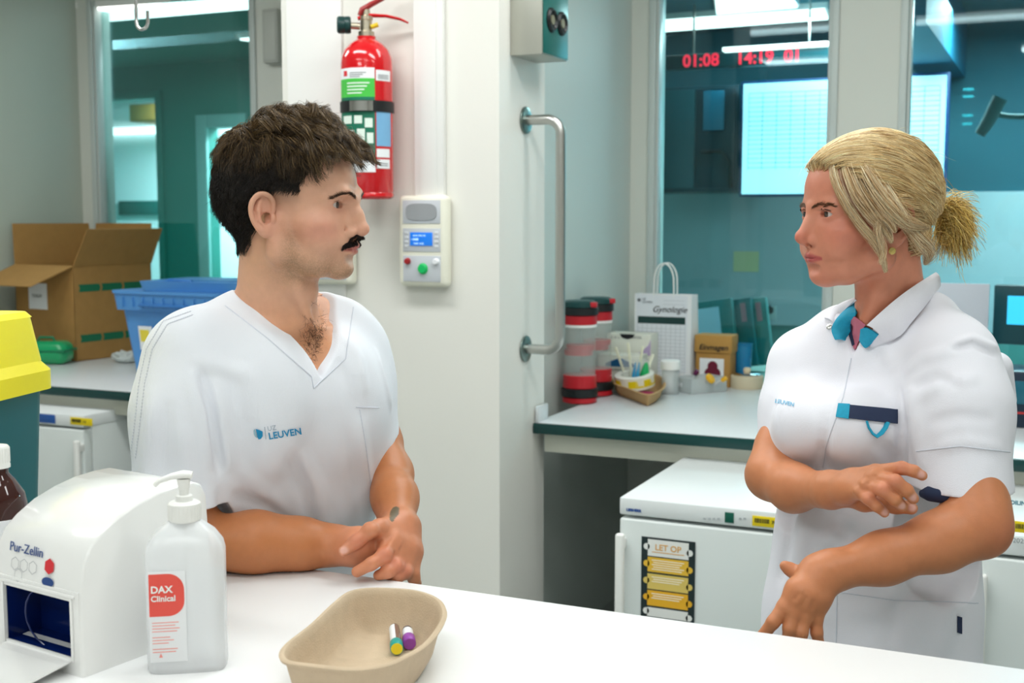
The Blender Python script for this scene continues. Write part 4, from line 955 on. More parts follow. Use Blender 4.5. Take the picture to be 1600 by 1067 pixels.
fm = MB(); bagpatch(fm, 0.010, wB*0.90, hB-0.116, hB-0.088, 0.0014); fm.build('form_band', mat('form_band', (24, 60, 58), 0.6), t, label='dark green heading band')
fm = MB()
for i in range(14): bagpatch(fm, 0.010, wB*0.90, hB-0.135-i*0.014, hB-0.134-i*0.014, 0.0012)
for i in range(11): bagpatch(fm, 0.010+i*(wB*0.9-0.01)/10-0.0005, 0.010+i*(wB*0.9-0.01)/10+0.0005, hB-0.32, hB-0.116, 0.0012)
for i in range(3): bagpatch(fm, wB*0.5, wB*0.88, hB-0.025-i*0.015, hB-0.024-i*0.015)
fm.build('form_lines', mat('form_grey', (170, 178, 184), 0.7), t)
MB().text('Gynologie', 0.034, frame(onbag(wB*0.30, hB-0.070, 0.002), (1, 0, 0), (0, 0, 1)), shear=0.4).build('handwriting', m_ink, t)
lg = MB().text('UZ', 0.012, frame(onbag(0.026, hB-0.024, 0.002), (1, 0, 0), (0, 0, 1))).text('LEUVEN', 0.012, frame(onbag(0.026, hB-0.036, 0.002), (1, 0, 0), (0, 0, 1)))
lg.lathe([(0, 0), (0.007, 0), (0.007, 0.0005), (0, 0.0005)], 12, M=Matrix.Translation(onbag(0.014, hB-0.025, 0.0015)) @ Matrix.Rotation(pi/2, 4, 'X')); lg.build('logo', mat('grey_print', (110, 115, 120), 0.6), t)
# small brown carton
YB2 = 4.57
x0_, x1_ = X(1087, 560, YB2), X(1141, 560, YB2)
hC = 0.200
t = thing('brown_carton', 'small brown carton with handwriting and a dark red picture on the right bench', 'box', (x0_, YB2, ZB))
wC = x1_-x0_
MB().span((0, 0, 0), (wC, 0.09, hC*0.97), 0.002).build('carton_body', mat('carton_kraft', (178, 132, 66), 0.7), t)
MB().span((-0.004, -0.006, hC*0.66), (wC+0.006, 0.096, hC), 0.003).build('carton_lid', mat('carton_kraft_lid', (186, 140, 70), 0.7), t)
MB().span((wC*0.12, -0.0015, hC*0.08), (wC*0.82, 0, hC*0.55)).build('picture_label', m_paper, t)
pr = MB(); pr.lathe([(0, 0), (0.032, 0), (0.032, 0.001), (0, 0.001)], 28, M=Matrix.Translation((wC*0.50, -0.0015, hC*0.26)) @ Matrix.Rotation(pi/2, 4, 'X'), sy=0.8).lathe([(0, 0), (0.020, 0), (0.020, 0.001), (0, 0.001)], 24, M=Matrix.Translation((wC*0.50, -0.0016, hC*0.40)) @ Matrix.Rotation(pi/2, 4, 'X'))
pr.build('picture', mat('picture_maroon', (112, 26, 52), 0.4), t)
MB().text('Einmagen', 0.030, frame((wC*0.10, -0.0075, hC*0.72), (1, 0, 0), (0, 0, 1)), shear=0.25, bold=0.0004).build('handwriting', m_ink, t)
# beige roll and blue beaker, white bottle
p = onz(1166, 606, ZB)
t = thing('beige_roll', 'beige roll with a shiny round disc on top, right of the small brown carton', 'roll', (p[0], 4.60, ZB))
MB().lathe([(0.045, 0), (0.062, 0), (0.063, 0.002), (0.063, 0.046), (0.060, 0.048), (0.045, 0.048), (0.044, 0.046), (0.044, 0.002), (0.045, 0)], 40).build('roll_body', mat('roll_beige', (216, 202, 172), 0.6), t)
t2 = thing('metal_disc', 'shiny metal disc with a wooden knob on top of the beige roll', 'disc', (p[0], 4.60, ZB+0.0485))
MB().lathe([(0, 0), (0.052, 0.0), (0.054, 0.003), (0.050, 0.007), (0.03, 0.010), (0.0, 0.011)], 40).build('disc', m_chrome, t2)
MB().lathe([(0.010, 0.010), (0.014, 0.014), (0.014, 0.024), (0.010, 0.029), (0, 0.030)], 20).build('knob', mat('knob_beige', (222, 205, 170), 0.5), t2)
p = ony(1161, 560, 4.69)
t = thing('blue_beaker', 'clear blue plastic beaker standing by the glass behind the beige roll', 'cup', (p[0], 4.69, ZB))
MB().lathe([(0.028, 0.0), (0.030, 0.003), (0.036, 0.155), (0.039, 0.158), (0.039, 0.162)], 32).build('beaker_body', clear_mat('beaker_blue', (40, 150, 205), 0.55, 0.1), t)
MB().lathe([(0, 0.004), (0.0275, 0.004), (0.033, 0.10), (0, 0.10)], 32).build('liquid', mat('beaker_liquid', (40, 140, 195), 0.2), t)
p = ony(1222, 560, 4.40)
t = thing('white_bottle', 'small white bottle partly hidden by the woman’s shoulder', 'bottle', (p[0], 4.40, ZB))
MB().lathe([(0.034, 0), (0.036, 0.003), (0.036, 0.135), (0.030, 0.150), (0.014, 0.156), (0.014, 0.165)], 32).build('body', mat('bottle_white', (225, 232, 232), 0.3), t)
MB().lathe([(0.016, 0.160), (0.016, 0.182), (0, 0.182)], 24).build('cap', m_white, t)
# folders behind the glass
for i, (px, lab_, rgb) in enumerate(((1118, 'teal binder with a paper sheet leaning behind the glass, leftmost', (20, 110, 110)), (1148, 'plain teal binder leaning behind the glass', (16, 96, 100)), (1172, 'teal binder nearest the socket behind the glass', (26, 120, 118)))):
    Yb = 5.05+0.06*i
    p = ony(px, 555, Yb)
    t = thing('binder', lab_, 'binder', (p[0], Yb, ZB+0.012), group='binders behind the glass', rot=(-0.10, -0.16, 0.0))
    MB().span((-0.10, 0, 0.0), (0.10, 0.045, 0.29), 0.003).build('cover', mat('binder_teal_%d' % i, rgb, 0.4), t)
    MB().span((-0.09, 0.004, 0.288), (0.09, 0.041, 0.2915)).build('pages', m_paper, t)
    if i == 0:
        MB().span((-0.095, -0.002, 0.02), (0.045, -0.0005, 0.26)).build('paper_sheet', mat('sheet_blueish', (190, 210, 228), 0.6), t)
        MB().span((-0.07, -0.003, 0.06), (0.0, -0.002, 0.11)).build('sheet_picture', mat('sheet_pic', (150, 90, 100), 0.6), t)
    else:
        MB().span((0.055, -0.002, 0.19), (0.078, -0.0005, 0.27)).build('spine_label', mat('spine_label', (190, 120, 130), 0.5), t)
# right side: panel, monitor, machine
YPn = 4.42
x0_, x1_ = X(1440, 480, YPn), X(1545, 480, YPn)
t = thing('pale_panel', 'pale grey upright panel behind the woman’s left shoulder', 'panel', (x0_, YPn, ZB))
zt2 = Z(1510, 443, YPn)-ZB
MB().span((0, 0, 0), (x1_-x0_, 0.012, zt2), 0.002).build('panel_board', mat('panel_lilac_grey', (196, 202, 212), 0.5), t)
MB().span((0, -0.04, 0), (x1_-x0_, 0.05, 0.012), 0.002).build('panel_foot', m_white, t)
YMn = 4.45
t = thing('computer_monitor', 'dark monitor with a lit cyan screen at the right edge', 'monitor', (X(1545, 500, YMn)+0.30, YMn, ZB), radians(-6))
z0m, z1m = Z(1590, 540, YMn)-ZB, Z(1590, 446, YMn)-ZB
MB().span((-0.29, 0, z0m), (0.29, 0.04, z1m), 0.006).build('housing', mat('monitor_dark', (14, 70, 78), 0.35), t)
MB().span((-0.245, -0.002, Z(1590, 508, YMn)-ZB), (0.26, 0.0, Z(1590, 463, YMn)-ZB)).build('display', mat('monitor_cyan', (60, 190, 230), 0.3, emit=(50, 190, 235), estr=0.8), t)
MB().box((0, 0.03, z0m/2+0.02), (0.10, 0.04, z0m+0.04), 0.006).build('stand', m_black, t)
MB().box((0, 0.02, 0.008), (0.26, 0.18, 0.016), 0.005).build('foot', m_black, t)
YA = 4.05
t = thing('black_analyser', 'black bench device with a red stripe at the right edge behind the woman', 'device', (X(1552, 620, YA)+0.25, YA, ZB), 0)
zA = Z(1590, 580, YA)-ZB
MB().span((-0.26, 0, 0.0), (0.26, 0.20, zA), 0.008).build('housing', mat('device_dark', (16, 40, 60), 0.3), t)
MB().span((-0.255, -0.003, 0.045), (0.255, 0.0, 0.051)).build('red_stripe', mat('device_red', (190, 50, 50), 0.4), t)
MB().span((-0.20, -0.003, 0.075), (0.20, 0.0, zA-0.03), 0.002).build('display_window', mat('device_window', (30, 100, 120), 0.15), t)
# ---------------------------------------------------------------- sculpting with blended solids
class Sculpt:
    """ordered list of blended solids, turned into one smooth surface"""
    def __init__(s): s.ops = []; s.frames = [None]; s.cur = 0; s.mir = False
    def frame(s, M=None):
        """following solids are given in the frame of matrix M (rigid); None = world"""
        if M is None: s.cur = 0; return s
        Mi = np.array(M.inverted()); s.frames.append((Mi[:3, :3].copy(), Mi[:3, 3].copy())); s.cur = len(s.frames)-1; return s
    def add(s, kind, fn, k): s.ops.append((kind, fn, k, s.cur)); return s
    def ell(s, c, r, k=0.01, kind='u', rot=None, sym=False):
        for sg in ((1, -1) if sym else (1,)):
            C = np.array([c[0]*sg, c[1], c[2]], float); R = np.array(r, float)
            Q = None
            if rot is not None:
                e = Euler((rot[0], rot[1]*sg, rot[2]*sg)).to_matrix(); Q = np.array(e)
            def fn(P, C=C, R=R, Q=Q):
                q = P-C
                if Q is not None: q = q @ Q
                k0 = np.sqrt(((q/R)**2).sum(1)); k1 = np.sqrt(((q/(R*R))**2).sum(1))+1e-9
                return np.where(k0 < 1e-4, -R.min(), k0*(k0-1)/k1)
            s.add(kind, fn, k)
        return s
    def cap(s, a, b, ra, rb, k=0.01, kind='u', sym=False, h=0.0):
        for sg in ((1, -1) if sym else (1,)):
            A = np.array([a[0]*sg, a[1], a[2]], float); B = np.array([b[0]*sg, b[1], b[2]], float); D = B-A; L2 = max(D @ D, 1e-12)
            def fn(P, A=A, D=D, L2=L2, ra=ra, rb=rb):
                q = P-A; t = np.clip((q @ D)/L2, 0, 1)
                e = q-t[:, None]*D
                return np.sqrt((e*e).sum(1))-(ra+(rb-ra)*t)
            s.add(kind, fn, k if kind != 'd' else (k, h))
        return s
    def crease(s, pts, w_, h):
        """one ridge (h > 0) or groove (h < 0) along a bent line, fading at both ends"""
        A = np.array(pts, float); D = A[1:]-A[:-1]; L2 = np.maximum((D*D).sum(1), 1e-12); n = len(D)
        def fn(P):
            best = np.full(len(P), 81.0); ul = 0.0; Lt = np.sqrt(L2).sum(); acc = 0.0
            for i in range(n):
                q = P-A[i]; t = (q @ D[i])/L2[i]; tc = np.clip(t, 0, 1); e = q-tc[:, None]*D[i]
                li_ = sqrt(L2[i]); u = (acc+tc*li_)/Lt; acc += li_
                best = np.minimum(best, (e*e).sum(1)+(w_*1.7*np.abs(2*u-1)**3)**2)
            return np.sqrt(best)
        s.add('d', fn, (w_, h)); return s
    def chain(s, pts, rs, k=0.01, kind='u', sym=False, h=0.0):
        if not hasattr(rs, '__len__'): rs = [rs]*len(pts)
        for i in range(len(pts)-1): s.cap(pts[i], pts[i+1], rs[i], rs[i+1], k, kind, sym, h)
        return s
    def box(s, M, size, rad=0.005, k=0.005, kind='u'):
        """box in its own matrix (relative to world)"""
        Mi = np.array(M.inverted()); A = Mi[:3, :3].copy(); T = Mi[:3, 3].copy(); H = np.array(size, float)/2-rad
        keep = s.cur; s.cur = 0
        def fn(P):
            q = np.abs(P @ A.T+T)-H
            return np.sqrt((np.maximum(q, 0)**2).sum(1))+np.minimum(q.max(1), 0)-rad
        s.add(kind, fn, k); s.cur = keep; return s
    def fold(s, a, b, w_, h, sym=False):
        """soft ridge (h > 0) or crease (h < 0) along a segment"""
        return s.cap(a, b, 0, 0, w_, 'd', sym, h)
    def _comb(s, d, kind, v, k):
        if kind == 'u':
            h = np.maximum(k-np.abs(d-v), 0)/k; return np.minimum(d, v)-h*h*k*0.25
        if kind == 's':
            v = -v; h = np.maximum(k-np.abs(d-v), 0)/k; return np.maximum(d, v)+h*h*k*0.25
        if kind == 'i':
            h = np.maximum(k-np.abs(d-v), 0)/k; return np.maximum(d, v)+h*h*k*0.25
        w_, hh = k
        return d-hh*np.exp(-(v/w_)**2)
    def eval(s, P, sel=None):
        P = np.asarray(P, float); loc = {0: P}; d = np.full(len(P), 1.0)
        for i, (kind, fn, k, fr) in enumerate(s.ops):
            if sel is not None and not sel[i]: continue
            if fr not in loc: A, T = s.frames[fr]; loc[fr] = P @ A.T+T
            d = s._comb(d, kind, fn(loc[fr]), k)
        return d
    def grad(s, P, e=0.002):
        g = np.stack([s.eval(P+np.eye(3)[i]*e)-s.eval(P-np.eye(3)[i]*e) for i in range(3)], 1)
        return g/(np.linalg.norm(g, axis=1)[:, None]+1e-9)
    def surface(s, lo, hi, vx, nb=20):
        lo = np.array(lo, float); hi = np.array(hi, float)
        nblk = np.ceil((hi-lo)/(vx*nb)).astype(int); n = nblk*nb+1
        V = np.full(tuple(n), 1.0, np.float32)
        bc = np.stack(np.meshgrid(*[np.arange(m) for m in nblk], indexing='ij'), -1).reshape(-1, 3)
        cen = lo+(bc+0.5)*nb*vx; R = nb*vx*0.5*sqrt(3)
        loc = {0: cen}; D = []; d = np.full(len(cen), 1.0)
        for kind, fn, k, fr in s.ops:
            if fr not in loc: A, T = s.frames[fr]; loc[fr] = cen @ A.T+T
            v = fn(loc[fr]); D.append(v); d = s._comb(d, kind, v, k)
        D = np.array(D)
        act = np.abs(d) < R*1.5+0.03
        ks = np.array([(o[2] if o[0] != 'd' else o[2][0]*2.2) for o in s.ops])
        isi = np.array([o[0] == 'i' for o in s.ops])
        g = np.stack(np.meshgrid(*[np.arange(nb+1)]*3, indexing='ij'), -1).reshape(-1, 3)*vx
        for b in range(len(bc)):
            o_ = bc[b]*nb; sl = tuple(slice(o_[i], o_[i]+nb+1) for i in range(3))
            if not act[b]: 
                V[sl] = np.where(V[sl] == 1.0, d[b], V[sl]) if d[b] < 0 else V[sl]; continue
            sel = (D[:, b] < R*1.35+ks+0.004) | isi
            V[sl] = s.eval(lo+o_*vx+g, sel).reshape(nb+1, nb+1, nb+1)
        return nets(V, lo, vx)
def nets(V, lo, vx):
    S = V < 0; n = V.shape
    c = np.zeros(tuple(m-1 for m in n), np.uint8)
    for i in (0, 1):
        for j in (0, 1):
            for k in (0, 1): c += S[i:n[0]-1+i, j:n[1]-1+j, k:n[2]-1+k]
    I = np.argwhere((c > 0) & (c < 8)); idx = np.full(c.shape, -1, np.int32); idx[tuple(I.T)] = np.arange(len(I))
    cor = np.array([(i, j, k) for i in (0, 1) for j in (0, 1) for k in (0, 1)])
    vals = np.stack([V[I[:, 0]+a, I[:, 1]+b, I[:, 2]+q] for a, b, q in cor], 1)
    acc = np.zeros((len(I), 3)); cnt = np.zeros(len(I))
    for a in range(8):
        for b in range(a+1, 8):
            if np.abs(cor[a]-cor[b]).sum() != 1: continue
            va, vb = vals[:, a], vals[:, b]; m = (va < 0) != (vb < 0)
            t = np.where(m, va/np.where(m, va-vb, 1), 0)
            acc += np.where(m[:, None], cor[a]+(cor[b]-cor[a])*t[:, None], 0); cnt += m
    P = lo+(I+acc/cnt[:, None])*vx
    F = []
    for ax in range(3):
        u, v = [(1, 2), (2, 0), (0, 1)][ax]
        sl0 = [slice(None)]*3; sl1 = [slice(None)]*3; sl0[ax] = slice(0, -1); sl1[ax] = slice(1, None)
        E = S[tuple(sl0)] != S[tuple(sl1)]; J = np.argwhere(E)
        J = J[(J[:, u] > 0) & (J[:, v] > 0) & (J[:, u] < n[u]-1) & (J[:, v] < n[v]-1)]
        if not len(J): continue
        def cell(du, dv):
            K = J.copy(); K[:, u] -= du; K[:, v] -= dv; return idx[tuple(K.T)]
        q = np.stack([cell(0, 0), cell(1, 0), cell(1, 1), cell(0, 1)], 1)
        fl = S[tuple(J.T)]; q[~fl] = q[~fl][:, ::-1]
        F.append(q)
    F = np.concatenate(F); F = F[(F >= 0).all(1)]
    return P, F
def mesh_obj(name, P, F, mats, parent=None, col=None, origin=None, fm=None, label=None):
    """numpy quads to a mesh object, positions relative to the parent's origin"""
    me = bpy.data.meshes.new(name); P = np.asarray(P, np.float32)
    if parent is not None: P = P-np.array(parent.location, np.float32)
    me.vertices.add(len(P)); me.vertices.foreach_set('co', P.ravel())
    k = F.shape[1]; me.loops.add(F.size); me.loops.foreach_set('vertex_index', F.astype(np.int32).ravel())
    me.polygons.add(len(F)); me.polygons.foreach_set('loop_start', np.arange(len(F), dtype=np.int32)*k)
    me.polygons.foreach_set('loop_total', np.full(len(F), k, np.int32))
    if not isinstance(mats, (list, tuple)): mats = [mats]
    for m in mats: me.materials.append(m)
    me.update(calc_edges=True); me.validate()
    me.polygons.foreach_set('use_smooth', np.ones(len(me.polygons), bool))
    if fm is not None: me.polygons.foreach_set('material_index', fm.astype(np.int32))
    if col is not None:
        a = me.attributes.new('Col', 'FLOAT_COLOR', 'POINT'); c4 = np.ones((len(P), 4), np.float32); c4[:, :3] = col
        a.data.foreach_set('color', c4.ravel())
    o = bpy.data.objects.new(name, me); COL.objects.link(o)
    if parent is not None: o.parent = parent
    if label: o['label'] = label
    return o
def join(parts):
    Ps, Fs, Cs = [], [], []; n = 0
    for P, F, C_ in parts: Ps.append(P); Fs.append(F+n); Cs.append(C_); n += len(P)
    return np.concatenate(Ps), np.concatenate(Fs), np.concatenate(Cs)
def strands(name, S, rad, mat_, parent, col, taper=0.35, label=None):
    """S: n x K x 3 centre lines of hairs, rad: n radii; one mesh"""
    S = np.asarray(S, float); n, K, _ = S.shape
    T = np.gradient(S, axis=1); T /= np.linalg.norm(T, axis=2)[:, :, None]+1e-9
    ref = np.where(np.abs(T[:, :, 2:3]) < 0.9, np.array([0, 0, 1.0]), np.array([1.0, 0, 0]))
    A = np.cross(T, ref); A /= np.linalg.norm(A, axis=2)[:, :, None]+1e-9; B = np.cross(T, A)
    r = np.asarray(rad)[:, None]*np.linspace(1, taper, K)[None, :]
    P = np.stack([S+(A*cos(t)+B*sin(t))*r[:, :, None] for t in (0, 2*pi/3, 4*pi/3)], 2)
    base = (np.arange(n)*K*3)[:, None, None]; kk = (np.arange(K-1)*3)[None, :, None]; j = np.arange(3)[None, None, :]; j2 = (j+1) % 3
    q = np.stack([base+kk+j, base+kk+j2, base+kk+3+j2, base+kk+3+j], -1).reshape(-1, 4)
    C_ = np.repeat(np.asarray(col), K*3, 0)
    return mesh_obj(name, P.reshape(-1, 3), q, mat_, parent, C_, label=label)
def sst(x, a, b):
    t = np.clip((x-a)/(b-a), 0, 1); return t*t*(3-2*t)
def gau(Q, c, r):
    return np.exp(-(((Q-np.array(c))/np.array(r))**2).sum(1))
def mixc(C_, rgb, m):
    return C_*(1-m[:, None])+np.array(lin(rgb))*m[:, None]
_rng = np.random.default_rng(7)
_FH = np.array([-sin(YAW), cos(YAW), 0.0])
def person_frame(sign, th, pitch=0.0, roll=0.0):
    """rotation: local y = where the face points. sign +1: towards the right of the room, -1: left; th: turned towards the viewer"""
    f = _R*sign*cos(th)-_FH*sin(th); f = Vector(f); up = Vector((0, 0, 1))
    M = Matrix.Identity(3); l = up.cross(f).normalized()
    x = -l   # local x points to the person's right side so that x, y, z is right handed
    for i in range(3): M[i][0] = x[i]; M[i][1] = f[i]; M[i][2] = up[i]
    return (M @ Euler((pitch, roll, 0)).to_matrix()).to_4x4()

m_skin = mat('skin', (220, 165, 135), 0.43, attr='Col', sss=0.12, noise=0.06, nscale=90, bump=0.10, bscale=700)
m_hair = mat('hair_fibre', (60, 45, 30), 0.42, attr='Col', spec=0.4)
m_eye = mat('eyeball', (240, 236, 230), 0.08, attr='Col', coat=0.5)
m_cloth = mat('white_cotton', (232, 235, 242), 0.85, noise=0.03, nscale=8, bump=0.25, bscale=900, sheen=0.15)

def _smooth(P_, m):
    P_ = [np.array(p, float) for p in P_]; out = []; n = len(P_)
    for i in range(n-1):
        for k in range(m):
            f = k/m; g = lambda j: P_[max(0, min(j, n-1))]
            out.append(tuple(0.5*((2*g(i))+(g(i+1)-g(i-1))*f+(2*g(i-1)-5*g(i)+4*g(i+1)-g(i+2))*f*f+(3*g(i)-g(i-1)-3*g(i+1)+g(i+2))*f**3)))
    return out+[tuple(P_[-1])]
def head_ops(s, M, g):
    """adult head; local x = right side, y = face, z = up, origin between the ear canals. g: shape numbers"""
    s.frame(M)
    f = g.get; lf = f('lf', 0.84); zf = lambda z: z if z > -.026 else -.026+(z+.026)*lf
    s.ell((0, f('crY', -0.014), 0.060), (f('crX', .076), f('crL', .099), .086), 0.01)
    s.ell((0, 0.032, 0.058), (.064, f('foR', .066), .056), 0.03)
    s.ell((0, 0.040, -0.004), (.058, .056, .062), 0.025)
    s.ell((.046, .056, -.006), (.020, .026, .016), 0.02, sym=True)                      # cheekbones
    s.ell((.036, .060, zf(-.036)), (.020, .024, .020), 0.02, sym=True)                      # cheeks
    s.chain([(.066, -.004, -.004), (.056, .002, zf(f('gz', -.058))), (.030, .045, zf(-.080)), (.010, f('chY', .078)-.008, zf(-.088))], [.012, .015, .015, .013], 0.022, sym=True)
    s.ell((0, .036, zf(-.062)), (.044, .044, .028), 0.02)                                    # floor of the mouth
    s.ell((0, f('chY', .078), zf(f('chZ', -.090))), (.017, .014, .013), 0.018)              # chin
    s.ell((0, f('mY', .104)-.030, f('mz', -.050)+.004), (.031, .030, .024), 0.018)                         # muzzle
    s.chain([(.045, .074, .034), (.028, f('brY', .097)-.006, .038), (.010, f('brY', .097), .034)], [.007, f('brR', .009), .008], 0.014, sym=True)   # brow ridge
    mz = f('mz', -.050); sn = f('sn', -.031); my_ = f('mY', .104)
    # eye region
    s.ell((.033, f('eyeY', .0775)+.0265, f('eyeZ', .019)+.001), (.019, .014, .0125), 0.012, 's', sym=True)
    s.cap((.012, .108, .018), (.016, .104, .008), .006, .006, 0.010, 's', sym=True)
    ey = f('eyeY', .0775); ex = .0315; ez = f('eyeZ', .019)
    s.ell((ex, ey, ez), (.0142, .0142, .0142), 0.005, sym=True)
    s.chain([(ex-.013, ey+.008, ez+.004), (ex, ey+.0128, ez+.0075), (ex+.013, ey+.006, ez+.004)], [.0025, .003, .0025], 0.003, sym=True)   # upper lid fold
    lz = f('lidZ', .0044)
    s.ell((ex, ey+.012, ez-.0003), (.0132, .0125, lz), 0.0012, 's', sym=True)
    # nose
    s.chain([(0, .084, .032), (0, f('nmY', .110)-.018, .006), (0, f('ntY', .122)-.020, -.016+f('nz', 0))], [.0095, .0120, .0145], 0.010)
    nz = f('nz', 0.0)
    s.chain([(0, f('nbY', .098), .032), (0, f('nmY', .110), .008), (0, f('ntY', .122), -.014+nz)], [.0075, .0078, .0092], 0.010)
    s.ell((0, f('ntY', .122)+.001, -.018+nz), (f('tipR', .0098), .0100, .0088), 0.006)
    s.cap((0, f('ntY', .122)-.003, -.023+nz), (0, my_-.001, sn), .0055, .006, 0.006)
    s.ell((f('alX', .0135), f('ntY', .122)-.0155, -.022+nz), (.0072, .0105, .0082), 0.005, sym=True)
    ac = f('crs', .0013)
    s.chain([(.0195, f('ntY', .122)-.019, -.015+nz), (.0208, f('ntY', .122)-.024, -.024+nz), (.0185, f('ntY', .122)-.024, -.030+nz)], [ac, ac, ac*.8], 0.003, 's', sym=True)
    s.ell((.0065, f('ntY', .122)-.0105, -.0290+nz), (.0038, .0065, .0035), 0.002, 's', sym=True)
    # mouth
    s.chain([(.024, my_-.014, mz), (.014, my_-.003, mz+.004), (.004, my_+.0015, mz+.0052), (0, my_+.001, mz+.0045)], [.0022, .0042, .0048, .0048], 0.005, sym=True)
    s.chain([(.023, my_-.014, mz-.001), (.012, my_-.0035, mz-.006), (0, my_-.001, mz-.0075)], [.0022, f('llR', .0050), f('llR', .0050)+.0008], 0.005, sym=True)
    s.chain([(.0225, my_-.0075, mz-.0002), (.014, my_+.0008, mz-.0006), (0, my_+.0050, mz-.0012)], [.0004, .0010, .0008], 0.0015, 's', sym=True)
    s.cap((.010, my_, mz-.017), (0, my_+.002, mz-.017), .004, .004, 0.012, 's', sym=True)  # below the lip
    s.cap((0, my_+.0085, sn-.004), (0, my_+.0080, mz+.009), .0024, .0024, 0.004, 's')              # philtrum
    # ears
    for sg in ((1, -1)):
        E = Matrix.Translation((sg*f('eaX', .0735), f('eaY', -.010), .006)) @ Matrix.Rotation(sg*f('eaR', 0.34), 4, 'Z') @ Matrix.Rotation(radians(-8), 4, 'X')
        s.frame(M @ E); q = sg
        s.ell((q*.006, -.006, .004), (.0050, .0165, .0285), 0.004)
        s.ell((q*.004, .000, -.022), (.0048, .0090, .0100), 0.006)
        s.ell((q*.0115, -.004, .004), (.0045, .0120, .0215), 0.0025, 's')
        ring = [(q*.008, .008, .010), (q*.010, .006, .024), (q*.011, -.004, .032), (q*.012, -.016, .030), (q*.0125, -.0235, .018), (q*.012, -.0235, .004), (q*.010, -.018, -.010), (q*.008, -.008, -.022)]
        ring = _smooth(ring, 4); s.chain(ring, list(np.interp(np.linspace(0, 7, len(ring)), range(8), [.0026, .0030, .0033, .0035, .0035, .0032, .0030, .0030])), 0.0025)
        s.chain([(q*.008, -.013, .020), (q*.0095, -.013, .008), (q*.009, -.010, -.006), (q*.008, -.002, -.013)], [.0028, .0030, .0030, .0026], 0.003)
        s.ell((q*.006, -.001, -.002), (.0070, .0075, .0085), 0.003, 's')
        s.ell((q*.0070, .0095, -.002), (.0034, .0036, .0060), 0.003)
    s.frame(M)
    return s
def eyeballs(M, g, parent, look=(0, 1, 0), iris=(70, 48, 30)):
    ey = g.get('eyeY', .0775); ez = g.get('eyeZ', .019); P = []
    for sg in (1, -1):
        bm = bmesh.new(); bmesh.ops.create_icosphere(bm, subdivisions=5, radius=0.0123)
        lk = Vector(look).normalized()
        co = np.array([v.co[:] for v in bm.verts]); F = np.array([[v.index for v in f.verts] for f in bm.faces]); bm.free()
        a = np.arccos(np.clip((co/0.0123) @ np.array(lk), -1, 1))
        C_ = np.tile(np.array(lin((196, 186, 180))), (len(co), 1))
        C_ = mixc(C_, iris, (a < 0.54).astype(float)); C_ = mixc(C_, (28, 20, 16), ((a > 0.45) & (a < 0.54)).astype(float)); C_ = mixc(C_, (6, 6, 8), (a < 0.26).astype(float))
        co = co+np.array([sg*.0315, ey, ez])
        W_ = np.array(M); w = co @ W_[:3, :3].T+W_[:3, 3]
        P.append((w, F, C_))
    for w, F, C_ in P: mesh_obj('eye', w, F, m_eye, parent, C_)
def loc_of(M, P):
    Mi = np.array(M.inverted()); return P @ Mi[:3, :3].T+Mi[:3, 3]
def wld_of(M, P):
    Mi = np.array(M); return np.asarray(P) @ Mi[:3, :3].T+Mi[:3, 3]
# ---------------------------------------------------------------- things that lie on a sculpted surface
from mathutils.geometry import delaunay_2d_cdt
def hit(S_, pts, d0=1.5, n=36):
    """follow the sight lines through pts until they meet the surface; returns positions and normals"""
    pts = np.asarray(pts, float); r = np.stack([ray(p[0], p[1]) for p in pts]); ln = np.linalg.norm(r, axis=1)
    d = np.full(len(pts), d0)
    for _ in range(n):
        v = S_.eval(_C+r*d[:, None]); d = np.minimum(d+np.clip(v, -.02, .08)*0.88/ln, 3.0)
    P_ = _C+r*d[:, None]; return P_, S_.grad(P_, 0.003)
def patch(name, S_, poly, mat_, parent, off=0.002, th=0.0015, step=6.0, label=None, wave=None):
    """thin cloth patch with the outline poly laid on the surface"""
    b = []
    for i in range(len(poly)):
        p, q = np.array(poly[i], float), np.array(poly[(i+1) % len(poly)], float); k = max(1, int(np.linalg.norm(q-p)/step))
        for j in range(k): b.append(p+(q-p)*j/k)
    b = np.array(b); nb_ = len(b); lo, hi = b.min(0), b.max(0)
    g = [(x, y) for x in np.arange(lo[0]+step/2, hi[0], step) for y in np.arange(lo[1]+step/2, hi[1], step)]
    def inside(p):
        c = False; j = nb_-1
        for i in range(nb_):
            if (b[i][1] > p[1]) != (b[j][1] > p[1]) and p[0] < (b[j][0]-b[i][0])*(p[1]-b[i][1])/(b[j][1]-b[i][1])+b[i][0]: c = not c
            j = i
        return c
    g = [p for p in g if inside(p) and np.min(np.linalg.norm(b-np.array(p), axis=1)) > step*0.45]
    V = [Vector((float(x), float(y))) for x, y in list(b)+g]
    vv, _, ff, _, _, _ = delaunay_2d_cdt(V, [], [list(range(nb_))], 1, 1e-4)
    P_, N_ = hit(S_, [(v.x, v.y) for v in vv]); m = len(vv)
    P0, P1 = P_+N_*off, P_+N_*(off+th)
    fs = [list(f) for f in ff]; ed = {}
    for f in fs:
        for i in range(len(f)):
            e = (f[i], f[(i+1) % len(f)]); ed[e] = 1
    side = [(a, b_, b_+m, a+m) for (a, b_) in ed if (b_, a) not in ed]
    mb = MB(); off_ = np.array(parent.location) if parent is not None else np.zeros(3)
    mb.raw([tuple(p-off_) for p in np.concatenate([P0, P1])], [f[::-1] for f in fs]+[[i+m for i in f] for f in fs]+side, 0, True)
    return mb.build(name, mat_, parent, label=label)
